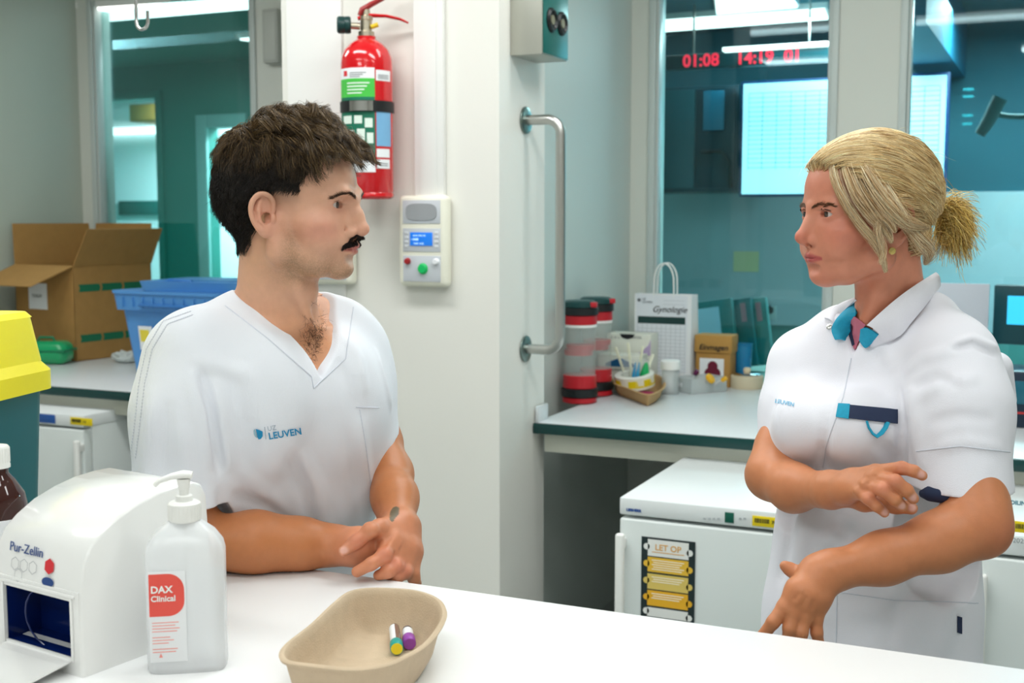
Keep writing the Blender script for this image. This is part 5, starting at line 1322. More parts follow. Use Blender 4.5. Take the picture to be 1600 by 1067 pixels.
def seam(name, S_, line, mat_, parent, r=0.0009, step=6.0, off=0.0004, label=None):
    pts = []
    for i in range(len(line)-1):
        p, q = np.array(line[i], float), np.array(line[i+1], float); k = max(1, int(np.linalg.norm(q-p)/step))
        pts += [p+(q-p)*j/k for j in range(k)]
    pts.append(np.array(line[-1], float)); P_, N_ = hit(S_, pts); P_ = P_+N_*off-np.array(parent.location)
    return MB().tube([tuple(p) for p in P_], r, 8).build(name, mat_, parent, label=label)
def surf_text(name, S_, items, mat_, parent, off=0.0012):
    """items: (text, px, py, size px, angle); letters mapped onto the surface"""
    mb = MB(); tmp = MB()
    for txt, px, py, sz, ang, bold in items:
        tmp.text(txt, sz, Matrix.Translation((px, -py, 0)) @ Matrix.Rotation(ang, 4, 'Z'), ext=0.0, bold=bold*sz)
    P_, N_ = hit(S_, [(v[0], -v[1]) for v in tmp.v]); P_ = P_+N_*off-np.array(parent.location)
    mb.raw([tuple(p) for p in P_], tmp.f); return mb.build(name, mat_, parent)

def strip(name, inner, outer, mat_, parent, bulge=0.006, th=0.002, rows=7, label=None):
    """folded cloth between two lines of 3-D points"""
    a, b = np.array(inner, float), np.array(outer, float); n = len(a); m = 4*(n-1)+1
    def rs(P_):
        out = []
        for u in np.linspace(0, n-1, m):
            i = int(min(u, n-1.0001)); f = u-i; g = lambda k: P_[max(0, min(k, n-1))]
            out.append(0.5*((2*g(i))+(g(i+1)-g(i-1))*f+(2*g(i-1)-5*g(i)+4*g(i+1)-g(i+2))*f*f+(3*g(i)-g(i-1)-3*g(i+1)+g(i+2))*f**3))
        return np.array(out)
    a, b = rs(a), rs(b); tv = -_F*0.8+np.array([0, 0, .5]); G_ = []
    for r_ in range(rows):
        t = r_/(rows-1); G_.append(a*(1-t)+b*t+tv*bulge*sin(pi*t))
    G_ = np.array(G_); du = np.gradient(G_, axis=1); dv = np.gradient(G_, axis=0); N_ = np.cross(du, dv); N_ /= np.linalg.norm(N_, axis=2)[:, :, None]+1e-9
    if (N_ @ -_F).sum() < 0: N_ = -N_
    off_ = np.array(parent.location); A_ = (G_-off_).reshape(-1, 3); B_ = (G_-N_*th-off_).reshape(-1, 3); k = rows*m
    fs = []
    for r_ in range(rows-1):
        for c in range(m-1):
            q = (r_*m+c, r_*m+c+1, (r_+1)*m+c+1, (r_+1)*m+c); fs.append(q); fs.append(tuple(k+x for x in q[::-1]))
    ring = [c for c in range(m)]+[r_*m+m-1 for r_ in range(1, rows)]+[(rows-1)*m+c for c in range(m-2, -1, -1)]+[r_*m for r_ in range(rows-2, 0, -1)]
    for i in range(len(ring)): x, y = ring[i], ring[(i+1) % len(ring)]; fs.append((x, k+x, k+y, y))
    return MB().raw([tuple(p) for p in np.concatenate([A_, B_])], fs, 0, True).build(name, mat_, parent, label=label)
ZC = globals().get("ZC", 1.02)
# ---------------------------------------------------------------- the man
HM = person_frame(1, radians(12), 0.0)
o_ = W(427, 345, 1.80); HM.translation = Vector(o_)-HM.to_3x3() @ Vector((0.075, 0, 0))
GM = dict(crL=.1025, crY=-.0195, foR=.0675, brY=.0990, brR=.009, nbY=.0955, nmY=.1055, ntY=.1120, chY=.080, mY=.0985, mz=-.0420, sn=-.027, nz=.0045, lf=.72, lidZ=.0050, eyeZ=.0240, eyeY=.0745, llR=.0046, gz=-.056)
man = thing('person', 'man in white V-neck scrub top leaning on the counter, facing right, hands clasped', 'person', (float(HM.translation[0]), float(HM.translation[1]), 0))
S = Sculpt(); head_ops(S, HM, GM)
S.frame()
T = lambda px, py, d: tuple(W(px, py, d))
# neck and upper chest
def man_torso(s, e):
    """trunk shared by body and shirt; e shrinks it"""
    s.cap(T(314, 562, 1.87), T(538, 556, 2.03), .070-e, .068-e, 0.05)
    s.cap(T(368, 520, 1.91), T(528, 510, 1.99), .050-e, .046-e, 0.06)
    s.cap(T(395, 492, 1.93), T(470, 488, 1.97), .038-e, .036-e, 0.05)
    s.cap(T(345, 640, 1.90), T(515, 640, 1.99), .108-e, .100-e, 0.08)
    s.cap(T(350, 760, 1.94), T(510, 760, 2.01), .100-e, .095-e, 0.08)
    s.cap(T(360, 900, 2.02), T(515, 900, 2.09), .100-e, .095-e, 0.08)
    s.cap(T(380, 1150, 2.14), T(510, 1150, 2.20), .11-e, .110-e, 0.08)
    s.ell(T(400, 620, 1.84), (.09-e, .06-e, .10-e), 0.06)
    s.ell(T(520, 620, 1.92), (.07-e, .06-e, .10-e), 0.06)
man_torso(S, 0.009)
S.cap(T(428, 375, 1.885), T(424, 500, 1.93), .051, .057, 0.020)
S.cap(T(450, 405, 1.875), T(450, 500, 1.90), .041, .046, 0.020)
S.chain([T(440, 395, 1.848), T(462, 450, 1.848), T(484, 500, 1.862)], [.009, .008, .005], 0.018)
S.ell(T(483, 455, 1.870), (.011, .011, .014), 0.02)
S.fold(T(385, 514, 1.850), T(478, 510, 1.866), .012, .004)
S.fold(T(497, 512, 1.875), T(545, 502, 1.95), .012, .004)
S.fold(T(487, 515, 1.865), T(494, 600, 1.872), .014, -.003)
lo = W(330, 640, 1.95); 
def bounds(pts, m): a = np.array(pts); return a.min(0)-m, a.max(0)+m
hl = wld_of(HM, [(x, y, z) for x in (-.1, .1) for y in (-.14, .15) for z in (-.12, .17)])
b0, b1 = bounds(list(hl)+[T(340, 560, 1.78), T(590, 560, 1.98), T(480, 680, 1.9)], 0.01)
VXH = 0.0016
P, F = S.surface(b0, b1, VXH)
def man_scalp(Q):
    x, y, z = np.abs(Q[:, 0]), Q[:, 1], Q[:, 2]
    edge = np.where(y > .066, .094, np.where(y > .040, .060+(y-.040)*1.3, np.where(y > .012, .040, np.where(y > -.036, .044, np.where(y > -.05, -.012, -.036)))))
    return (z > edge) & (z > -.05) & (x < .081) & ~((z < .043) & (y > -.036) & (x > .068) & (z > -.05))
def man_skin(P):
    Q = loc_of(HM, P); C_ = np.tile(np.array(lin((222, 170, 142))), (len(P), 1))
    ax = np.abs(Q[:, 0]); Qs = Q.copy(); Qs[:, 0] = ax
    hd = Q[:, 2] > -0.115
    C_ = mixc(C_, (206, 146, 106), sst(-Q[:, 2], .09, .20))                      # neck and chest, more tanned
    C_ = mixc(C_, (214, 128, 112), 0.60*gau(Qs, (.050, .060, -.012), (.022, .03, .020)))
    C_ = mixc(C_, (214, 134, 112), 0.45*gau(Qs, (0, .128, -.018), (.016, .02, .014)))
    C_ = mixc(C_, (216, 140, 118), 0.5*gau(Qs, (.080, -.012, .006), (.016, .03, .04)))
    # stubble: a true colour of the jaw
    st = np.clip(gau(Qs, (.040, .045, -.075), (.035, .055, .024))+gau(Qs, (.058, .018, -.045), (.016, .016, .030))+gau(Qs, (0, .092, -.082), (.03, .03, .014)), 0, 1)*(ax < .078)
    nz = _rng.random(len(P))
    C_ = mixc(C_, (140, 112, 78), st*(0.38+0.42*nz))
    mz = GM['mz']; my_ = GM['mY']
    lips = ((Q[:, 1] > my_-.018) & (ax < .0265))*np.exp(-((Q[:, 2]-(mz-.001))/(.0075*(1-ax/.030)+.0012))**4)
    C_ = mixc(C_, (190, 98, 90), 0.85*lips)
    C_ = mixc(C_, (196, 130, 108), 0.5*gau(Qs, (.033, .09, .019), (.018, .02, .011)))
    C_ = mixc(C_, (60, 36, 26), 0.9*((gau(Qs, (.0315, GM.get('eyeY', .0775)+.013, .0245), (.0125, .006, .0012)))))   # lash line
    C_ = mixc(C_, (52, 40, 32), 0.9*man_scalp(Q))
    # shaved fade above and before the ear
    C_ = mixc(C_, (120, 92, 66), 0.6*gau(Qs, (.072, .012, .040), (.03, .026, .018))*(ax > .05))
    return C_
parts = [(P, F, man_skin(P))]
# arms -----------------------------------------------------------------
A = Sculpt()
zc = ZC
def TZ(px, py, z): return tuple(onz(px, py, z))
# his right arm (near): elbow hidden behind the dispenser, forearm along the counter edge
elb = TZ(292, 849, ZC+.042); wr = TZ(522, 852, ZC+.034)
A.cap(T(290, 610, 1.84), elb, .042, .041, 0.03)
A.chain([elb, TZ(400, 847, ZC+.044), TZ(470, 850, ZC+.038), wr], [.041, .042, .035, .0275], 0.03)
# right hand, a loose fist under the left hand
h0 = wr
A.cap(wr, TZ(560, 853, ZC+.042), .027, .030, 0.02)
A.ell(TZ(560, 858, ZC+.032), (.032, .028, .024), 0.015)
for (a, b, c_, d_) in (((575, 838), (600, 842), (598, 858), .040), ((572, 850), (596, 856), (590, 868), .032), ((566, 862), (588, 868), (578, 876), .024), ((556, 870), (574, 877), (562, 880), .016)):
    A.chain([TZ(*a, ZC+d_), TZ(*b, ZC+d_-.004), TZ(*c_, ZC+d_-.008)], [.0105, .0100, .0090], 0.005)
# his left arm (far): comes forward over the counter
A.cap(T(558, 580, 2.05), T(592, 690, 2.05), .036, .036, 0.03)
A.chain([T(588, 690, 2.05), T(607, 740, 2.00), T(617, 778, 1.93), T(623, 818, 1.87)], [.034, .035, .032, .027], 0.03)
# back of the left hand
A.chain([T(622, 820, 1.86), T(611, 845, 1.82), T(601, 867, 1.792)], [.021, .0175, .0120], 0.010)
A.chain([T(630, 820, 1.86), T(623, 855, 1.83), T(619, 885, 1.802)], [.021, .0180, .0120], 0.010)
A.chain([T(637, 822, 1.87), T(637, 858, 1.84), T(633, 893, 1.815)], [.019, .0170, .0115], 0.010)
A.chain([T(641, 826, 1.88), T(645, 862, 1.85), T(645, 896, 1.83)], [.016, .0140, .0105], 0.010)
# thumb
A.chain([T(616, 822, 1.85), T(592, 825, 1.81)], [.018, .0135], 0.010)
A.chain([T(592, 825, 1.81), T(578, 829, 1.795), T(557, 846, 1.785), T(537, 861, 1.780)], [.0130, .0112, .0100, .0082], 0.005)
A.ell(T(580, 828, 1.790), (.0120, .0120, .0115), 0.006)
# fingers of the left hand curling down over the right one
A.chain([T(601, 868, 1.790), T(580, 881, 1.774), T(558, 893, 1.776)], [.0112, .0094, .0084], 0.005)
A.chain([T(619, 886, 1.800), T(606, 893, 1.785), T(592, 899, 1.788)], [.0112, .0094, .0084], 0.005)
A.chain([T(633, 894, 1.812), T(621, 901, 1.80), T(611, 906, 1.805)], [.0106, .0090, .0080], 0.005)
A.chain([T(645, 897, 1.828), T(647, 905, 1.83), T(651, 911, 1.84)], [.0096, .0085, .0076], 0.005)
for p, r_ in ((T(601, 866, 1.786), .0105), (T(619, 884, 1.796), .0105), (T(633, 893, 1.808), .0095)): A.ell(p, (r_, r_, r_*.9), 0.006)
def afold(line, w_, h): 
    q, _ = hit(A, line, 1.5); A.crease(q, w_, h)
afold([(617, 838), (603, 862)], .0030, .0013); afold([(627, 842), (619, 878)], .0030, .0013)
afold([(594, 858), (604, 846), (612, 834)], .0035, -.0018); afold([(610, 878), (618, 860)], .0032, -.0018); afold([(626, 890), (632, 866)], .0030, -.0015)
afold([(584, 836), (590, 846)], .0040, -.0015)
nailp = hit(A, [(537, 860)], 1.5)[0][0]
apts = [elb, wr, T(262, 560, 1.80), T(608, 650, 2.1), T(655, 908, 1.80), T(640, 800, 1.95), T(540, 861, 1.76)]
b0, b1 = bounds(apts, 0.065); b0[2] = ZC-0.03
counter_clear = lambda P: np.maximum(P[:, 2]-(ZC+.0008), P[:, 1]-1.5185)
A.add('s', counter_clear, .002)
Pa, Fa = A.surface(b0, b1, 0.0018)
def man_arm_col(P):
    C_ = np.tile(np.array(lin((188, 118, 72))), (len(P), 1))
    hand = np.clip(1-np.linalg.norm(P-np.array(T(600, 858, 1.80)), axis=1)/.11, 0, 1)
    C_ = mixc(C_, (206, 134, 98), sst(hand, 0, .5))
    for p in (T(601, 866, 1.78), T(619, 884, 1.79), T(633, 893, 1.80), T(558, 846, 1.78)):
        C_ = mixc(C_, (206, 118, 96), 0.5*np.exp(-(np.linalg.norm(P-np.array(p), axis=1)/.013)**2))
    C_ = mixc(C_, (232, 176, 160), 0.95*np.exp(-(np.linalg.norm((P-nailp)/np.array([.0070, .0080, .0058]), axis=1))**4))
    # small dark tattoo on the left forearm: true ink
    d = P-_C; w_ = d @ _F; u = 800+FPX*(d @ _R)/w_-616.5; v = 533.5-FPX*(d @ _U)/w_-801
    ink = (((u+.25*v)/7)**2+(v/10)**2 < 1) | (((u+4)/4)**2+((v-8)/6)**2 < 1)
    ink &= (w_ < 1.93)
    C_ = mixc(C_, (70, 84, 66), 0.85*ink.astype(float))
    return C_
parts.append((Pa, Fa, man_arm_col(Pa)))
# trunk and legs below the counter, unseen skin under the clothes is skipped
Pj, Fj, Cj = join(parts)
mesh_obj('body', Pj, Fj, m_skin, man, Cj)
eyeballs(HM, GM, man, look=(0.05, 1, -0.05), iris=(62, 44, 30))

# scrub top -----------------------------------------------------------
G = Sculpt()
# torso: shoulders line near (262,520) to far (585,520)
shR, shL = np.array(T(285, 545, 1.84)), np.array(T(575, 545, 2.04))
man_torso(G, 0.0)
# sleeves
G.chain([T(304, 562, 1.84), T(287, 650, 1.82), T(278, 800, 1.82)], [.070, .070, .069], 0.04)
G.chain([T(545, 548, 2.04), T(556, 600, 2.05), T(579, 700, 2.05)], [.052, .050, .051], 0.04)
# hollow sleeve ends
Us = Matrix.Translation(T(268, 815, 1.81)); G.cap(T(278, 825, 1.82), T(278, 900, 1.82), .058, .060, 0.006, 's')
G.cap(T(586, 712, 2.05), T(598, 770, 2.05), .042, .044, 0.006, 's')
Rm = np.array(_R)
def cut_plane(S_, p, n, k=0.003):
    p = np.array(p); n = np.array(n, float); n /= np.linalg.norm(n)
    S_.add('i', lambda P, p=p, n=n: (P-p) @ n, k)
# folds of the cloth
def sfold(S_, line, w_, h):
    L_ = [np.array(p, float) for p in line]; F_ = []
    for i in range(len(L_)-1):
        for k in range(4): F_.append(L_[i]+(L_[i+1]-L_[i])*k/4)
    F_.append(L_[-1]); q, _ = hit(S_, F_, 1.45); S_.crease(q, w_, h*1.4)
for line, w_, h in (
    ([(312, 575), (330, 640), (345, 745)], .0070, -.013), ([(332, 590), (348, 650), (362, 740)], .012, .007), ([(296, 575), (312, 640), (328, 740)], .012, .006),
    ([(300, 560), (350, 575), (400, 590)], .012, .004), ([(380, 560), (400, 640), (440, 760)], .014, .003),
    ([(360, 770), (420, 790), (470, 830)], .010, -.006), ([(372, 720), (430, 790), (478, 850)], .012, .005), ([(470, 700), (500, 770), (516, 850)], .011, .006),
    ([(450, 700), (475, 770), (498, 860)], .010, -.005), ([(540, 660), (550, 740), (560, 830)], .010, -.004), ([(562, 650), (570, 720), (582, 800)], .010, .004),
    ([(240, 600), (232, 680), (226, 770)], .014, .004), ([(262, 620), (256, 700), (262, 780)], .012, -.004), ([(285, 660), (290, 720), (300, 780)], .010, .004),
    ([(540, 520), (560, 560), (572, 620)], .010, .004), ([(528, 560), (545, 600), (570, 660)], .010, -.004), ([(585, 540), (600, 590), (612, 640)], .010, .003),
    ([(400, 500), (440, 545), (490, 600)], .010, .002), ([(350, 820), (400, 826), (450, 842)], .009, .005), ([(340, 760), (352, 800), (356, 850)], .010, -.006)):
    sfold(G, line, w_, h)
# V neck: carve a wedge that opens the front of the collar
vt = hit(G, [(503, 590)])[0][0]; vR = np.array(T(352, 452, 1.93)); vL = np.array(T(506, 462, 1.98))
fdir = np.array(person_frame(1, radians(38)).col[1][:3]); fdir[2] = 0.05; fdir /= np.linalg.norm(fdir)
def vplane(a, b, inside):
    n = np.cross(b-a, fdir); n /= np.linalg.norm(n)
    return n if n @ (inside-a) < 0 else -n          # points away from the opening
vin = np.array(T(470, 480, 1.9)); nR = vplane(vt, vR, vin); nL = vplane(vt, vL, vin)
def vcut(P):
    return np.maximum(np.maximum((P-vt) @ nR, (P-vt) @ nL), -((P-vt) @ fdir+0.17))
G.add('s', vcut, 0.004)
G.cap(T(430, 400, 1.90), T(432, 478, 1.93), .060, .064, 0.006, 's')
b0, b1 = bounds([T(190, 500, 1.8), T(650, 500, 2.1), T(400, 1060, 1.95), T(420, 440, 1.95), T(268, 700, 1.70), T(560, 900, 2.15), T(520, 620, 1.80), T(400, 620, 1.70), T(400, 900, 2.2)], 0.03)
VXC = 0.0025
b0[2] = 0.76
G.add('s', counter_clear, .004); G.add('i', lambda P: 0.80-P[:, 2], .004)
# hems of the sleeves are cut square to the arms
def hem(S_, p, n, c_, R_):
    """cut below plane (p, n) but only within R_ of point c_"""
    p = np.array(p); n = np.array(n, float); n /= np.linalg.norm(n); c_ = np.array(c_)
    def fn(P): return np.maximum(-((P-p) @ n), np.linalg.norm(P-c_, axis=1)-R_)
    S_.add('s', fn, 0.002)
hem(G, T(262, 790, 1.81), (0.02, 0, -1), T(258, 855, 1.80), 0.11)
hem(G, T(609, 688, 2.04), Vector((0.0, 0.0, -.65))+Vector(_R)*(0.76), T(642, 738, 2.04), 0.066)
Pg, Fg = G.surface(b0, b1, VXC)
mesh_obj('scrub_top', Pg, Fg, m_cloth, man)

m_seam = mat('cotton_seam', (214, 218, 228), 0.9); m_uz = mat('print_cyan', (10, 140, 190), 0.6); m_uzg = mat('print_grey', (160, 175, 190), 0.6)
seam('collar_seam', G, [(352, 478), (420, 530), (486, 588), (490, 606)], m_seam, man); seam('collar_seam', G, [(490, 606), (508, 590), (540, 560), (552, 480)], m_seam, man)
seam('chest_pocket', G, [(556, 636), (592, 637)], m_seam, man, 0.0008); seam('chest_pocket', G, [(562, 640), (572, 700), (580, 764), (586, 766)], m_seam, man, 0.0008)
surf_text('chest_print', G, [('LEUVEN', 420, 686, 14.5, 0.16, 0.02)], m_uz, man)
surf_text('chest_print', G, [('UZ', 418, 673, 10.5, 0.16, 0.0)], m_uzg, man)
seam('logo_bar', G, [(413.5, 667), (415.5, 686)], m_uzg, man, 0.0005)
patch('logo_mark', G, [(400, 670), (405, 671.5), (410.5, 674), (410.5, 681), (408, 685), (404.5, 686), (402.5, 682), (401.5, 676)], m_uz, man, 0.0006, 0.0005, 2.0)
patch('logo_shade', G, [(396.5, 672), (398.5, 670), (400, 676), (402.5, 684), (399, 682), (397, 678)], mat('print_pale', (150, 185, 200), 0.6), man, 0.0006, 0.0005, 2.0)
# lace band with small holes along the near shoulder and sleeve
for q, (dx, rr_) in enumerate(((0, 0), (9, 0))):
    pts_ = [(300-dx*0.3, 492-dx*.6), (262-dx*.8, 506-dx*.5), (238-dx, 545), (226-dx, 600), (219-dx*.9, 660), (212-dx*.9, 715)]
    P_, N_ = hit(G, [tuple(np.array(pts_[int(u)])*(1-(u-int(u)))+np.array(pts_[min(int(u)+1, 5)])*(u-int(u))) for u in np.linspace(0, 4.99, 58)])
    mb_ = MB()
    for p, n_ in zip(P_, N_):
        M_ = Vector(n_).to_track_quat('Z', 'Y').to_matrix().to_4x4(); M_.translation = Vector(p+n_*0.0006-np.array(man.location))
        mb_.lathe([(0, 0), (0.0016, 0), (0.0016, 0.0003), (0, 0.0003)], 8, M=M_)
    o_ = mb_.build('lace_holes', m_seam, man); o_['kind'] = 'stuff'
# ---------------------------------------------------------------- hair growing from the sculpted scalp
def grow(S, M, roots, nor, flow, length, K=9, lift=0.5, off=0.0012, curl=0.0, clumps=0, clump_r=0.012, seed=1, stray=0.15, grav=0.0, cw=1.0):
    """roots, nor in head space; flow(Q, t) gives the combing direction in head space"""
    rg = np.random.default_rng(seed); n = len(roots)
    length = np.broadcast_to(length, n)*rg.uniform(0.75, 1.12, n)
    st = (length/(K-1))[:, None]; P = roots.copy(); out = [P.copy()]
    rnd = rg.normal(size=(n, 3))*stray
    for i in range(1, K):
        t = i/(K-1)
        fl = flow(P, t); fl = fl/(np.linalg.norm(fl, axis=1)[:, None]+1e-9)
        lf_ = (np.broadcast_to(lift, n)*(1-t)**1.5)[:, None]
        d = fl*(1-0.5*lf_)+nor*lf_+rnd*(0.4+t)
        d[:, 2] -= grav*t
        d /= np.linalg.norm(d, axis=1)[:, None]+1e-9
        P = P+d*st
        w_ = wld_of(M, P); sd = S.eval(w_); bad = sd < off+0.001*t
        if bad.any():
            g_ = S.grad(w_[bad]) @ np.array(M)[:3, :3]
            P[bad] += g_*(off+0.001*t-sd[bad])[:, None]
        out.append(P.copy())
    L = np.stack(out, 1)
    if clumps:
        gi = rg.choice(n, min(clumps, n), replace=False); gr = roots[gi]
        near = np.argmin(((roots[:, None, :]-gr[None])**2).sum(2), 1)
        tgt = L[gi][near]+(roots-gr[near])[:, None, :]*0.25
        tt = np.linspace(0, 1, K)[None, :, None]; m = 0.85*sst(tt, 0.1, 0.9)
        m = m*(rg.uniform(0.5, 1.0, n)*cw)[:, None, None]
        L = L*(1-m)+tgt*m
        if curl:
            ph = rg.uniform(0, 6.28, len(gi))[near]; fr = rg.uniform(1.2, 2.2, len(gi))[near]; am = curl*rg.uniform(0.4, 1.2, len(gi))[near]*np.clip(length/.06, 0, 1.1)**1.5
            a_ = (ph[:, None]+fr[:, None]*6.28*np.linspace(0, 1, K)[None]); s_ = np.linspace(0, 1, K)[None]**1.3
            sd_ = rg.normal(size=(len(gi), 3)); sd_ /= np.linalg.norm(sd_, axis=1)[:, None]; u = sd_[near]
            L = L+u[:, None, :]*(np.sin(a_)*am[:, None]*s_)[:, :, None]+np.cross(u, [0, 1, 0.3])[:, None, :]*(np.cos(a_)*am[:, None]*s_)[:, :, None]
    return wld_of(M, L.reshape(-1, 3)).reshape(L.shape)
def scalp(P, F, M, pred, n, seed=3):
    """area weighted random roots on the faces whose centre satisfies pred"""
    rg = np.random.default_rng(seed); Q = loc_of(M, P); c = Q[F].mean(1); m = pred(c); Fs = F[m]
    k = rg.integers(0, len(Fs), n); w_ = rg.dirichlet((1, 1, 1, 1), n); V4 = Q[Fs[k]]
    r = (V4*w_[:, :, None]).sum(1); nn = np.cross(V4[:, 2]-V4[:, 0], V4[:, 3]-V4[:, 1]); nn /= np.linalg.norm(nn, axis=1)[:, None]+1e-12
    if (nn*(r-np.array([0, 0, .04]))).sum() < 0: nn = -nn
    return r, nn
def pal(n, cols, seed=5, jit=0.12):
    rg = np.random.default_rng(seed); c = np.array([lin(x) for x in cols])[rg.integers(0, len(cols), n)]
    return np.clip(c*(1+rg.normal(size=(n, 1))*jit), 0, 1)
def jit_pred(f, a=.0035):
    rg = np.random.default_rng(77); return lambda Q: f(Q+rg.normal(size=Q.shape)*a) & f(Q+np.array([0, -.002, .002]))
R1, N1 = scalp(P, F, HM, jit_pred(man_scalp), 34000)
wt = np.clip(sst(R1[:, 2]+np.clip(R1[:, 1], 0, .06)*.35, .085, .130)+sst(R1[:, 1], .060, .075), 0, 1)       # 0 side .. 1 top
def f_head(Q, t):
    ds = np.tile(np.array([0, -.45, -1.0]), (len(Q), 1)); ds[:, 1] = np.where(Q[:, 1] > .01, -.55, np.where(Q[:, 1] < -.06, .10, -.45))
    d = np.zeros_like(Q); d[:, 1] = 1.0; d[:, 0] = -0.15+Q[:, 0]*2.0; d[:, 2] = np.where(Q[:, 1] > .055, -0.45-1.1*t, 0.10-0.50*t)
    back = np.clip((-.035-Q[:, 1])/.04, 0, 1)[:, None]
    d = d*(1-back)+back*np.array([0, -.25, -.8])
    return ds*(1-wt[:, None])+d*wt[:, None]
lenH = np.where(R1[:, 1] > .0, .010+.022*np.clip((R1[:, 2]-.05)/.05, 0, 1), .020+.012*np.clip((R1[:, 2]+.05)/.12, 0, 1))*(1-wt)+wt*np.where(R1[:, 1] < -.05, .045, np.where(R1[:, 1] > .055, .054, .064))
HS = grow(S, HM, R1, N1, f_head, lenH, 12, lift=0.45+1.3*wt*np.where(R1[:, 1] < -.05, .7, 1), stray=0.16, clumps=560, curl=0.0075, seed=3, off=0.0015, cw=0.35+0.65*wt)
cS, cT = pal(len(R1), [(34, 29, 25), (46, 38, 30), (28, 25, 23)]), pal(len(R1), [(112, 88, 56), (78, 60, 40), (140, 112, 74), (52, 41, 31)], 8)
strands('hair', HS, np.full(len(HS), .00040), m_hair, man, cS*(1-wt[:, None])+cT*wt[:, None])
# eyebrows, moustache, lashes, chest hair
def brow_strands(S, M, pts, half, n, ln, dirf, seed, rr=.00028, cols=((70, 50, 36), (88, 64, 46))):
    rg = np.random.default_rng(seed); pts = np.array(pts, float); k = rg.uniform(0, len(pts)-1.001, n); i = k.astype(int); f = (k-i)[:, None]
    c = pts[i]*(1-f)+pts[i+1]*f; hh = np.interp(k, np.arange(len(pts)), half)
    c[:, 2] += rg.uniform(-1, 1, n)*hh
    w_ = wld_of(M, c); 
    for _ in range(6): w_ = w_-S.grad(w_)*S.eval(w_)[:, None]
    g_ = S.grad(w_) @ np.array(M)[:3, :3]; r = loc_of(M, w_)
    return grow(S, M, r, g_, lambda Q, t: np.array([dirf(q, t) for q in Q]), ln, 5, lift=0.12, stray=0.18, off=0.0004, seed=seed+1), pal(n, cols, seed)
eb = []; ec = []
for sg in (1, -1):
    a_, c_ = brow_strands(S, HM, [(sg*.012, .11, .0345), (sg*.026, .11, .0385), (sg*.040, .095, .0385), (sg*.051, .08, .0325)], [.0040, .0044, .0034, .0014], 400, .007, lambda q, t, sg=sg: (sg*1.0, -.3, .28), 20+sg)
    eb.append(a_); ec.append(c_)
strands('eyebrow', eb[0], np.full(len(eb[0]), .00022), m_hair, man, ec[0]); strands('eyebrow', eb[1], np.full(len(eb[1]), .00022), m_hair, man, ec[1])
mzm = GM['mz']+.002
mo = []; mc = []
for sg in (1, -1):
    a_, c_ = brow_strands(S, HM, [(sg*.001, .115, mzm+.0105), (sg*.012, .11, mzm+.0098), (sg*.021, .10, mzm+.0058), (sg*.028, .09, mzm+.0005)], [.0042, .0046, .0038, .0020], 1300, .0062, lambda q, t, sg=sg: (sg*.75, 0.0, -.75), 30+sg, cols=((30, 24, 22), (46, 34, 28), (24, 20, 18)))
    mo.append(a_); mc.append(c_)
strands('moustache', np.concatenate(mo), np.full(2600, .00028), m_hair, man, np.concatenate(mc))
# chest hair in the V
rg_ = np.random.default_rng(9); 
cc = hit(S, list(zip(rg_.normal(492, 10, 420), rg_.normal(535, 22, 420))))[0]; cc = cc[vcut(cc) < -.007]; nc = len(cc)
cn = S.grad(cc); d0 = rg_.normal(size=(nc, 3))*0.7+np.array([0, 0, -.5])
L_ = [cc]; p = cc
for i in range(4): p = p+(cn*(0.5-0.15*i)+d0+rg_.normal(size=(nc, 3))*0.5)*0.0018; L_.append(p)
strands('chest_hair', np.stack(L_, 1), np.full(nc, .00022), m_hair, man, pal(nc, [(70, 48, 34), (54, 38, 28)]))

for sg in (1, -1):
    t_ = np.linspace(-.9, .95, 46); ey, ez = GM['eyeY'], GM['eyeZ']
    r_ = np.stack([sg*.0315+t_*.0128, ey+.0125-.006*t_**2, ez+.0048-.0030*t_**2], 1)
    L_ = [r_]; 
    for i in range(4): r_ = r_+np.stack([t_*.0006, np.full(46, .0008), np.full(46, .0002+.0003*i)], 1); L_.append(r_)
    L_ = np.stack(L_, 1); strands('eyelashes', wld_of(HM, L_.reshape(-1, 3)).reshape(L_.shape), np.full(46, .00026), m_hair, man, np.tile(np.array(lin((24, 18, 14))), (46, 1)))
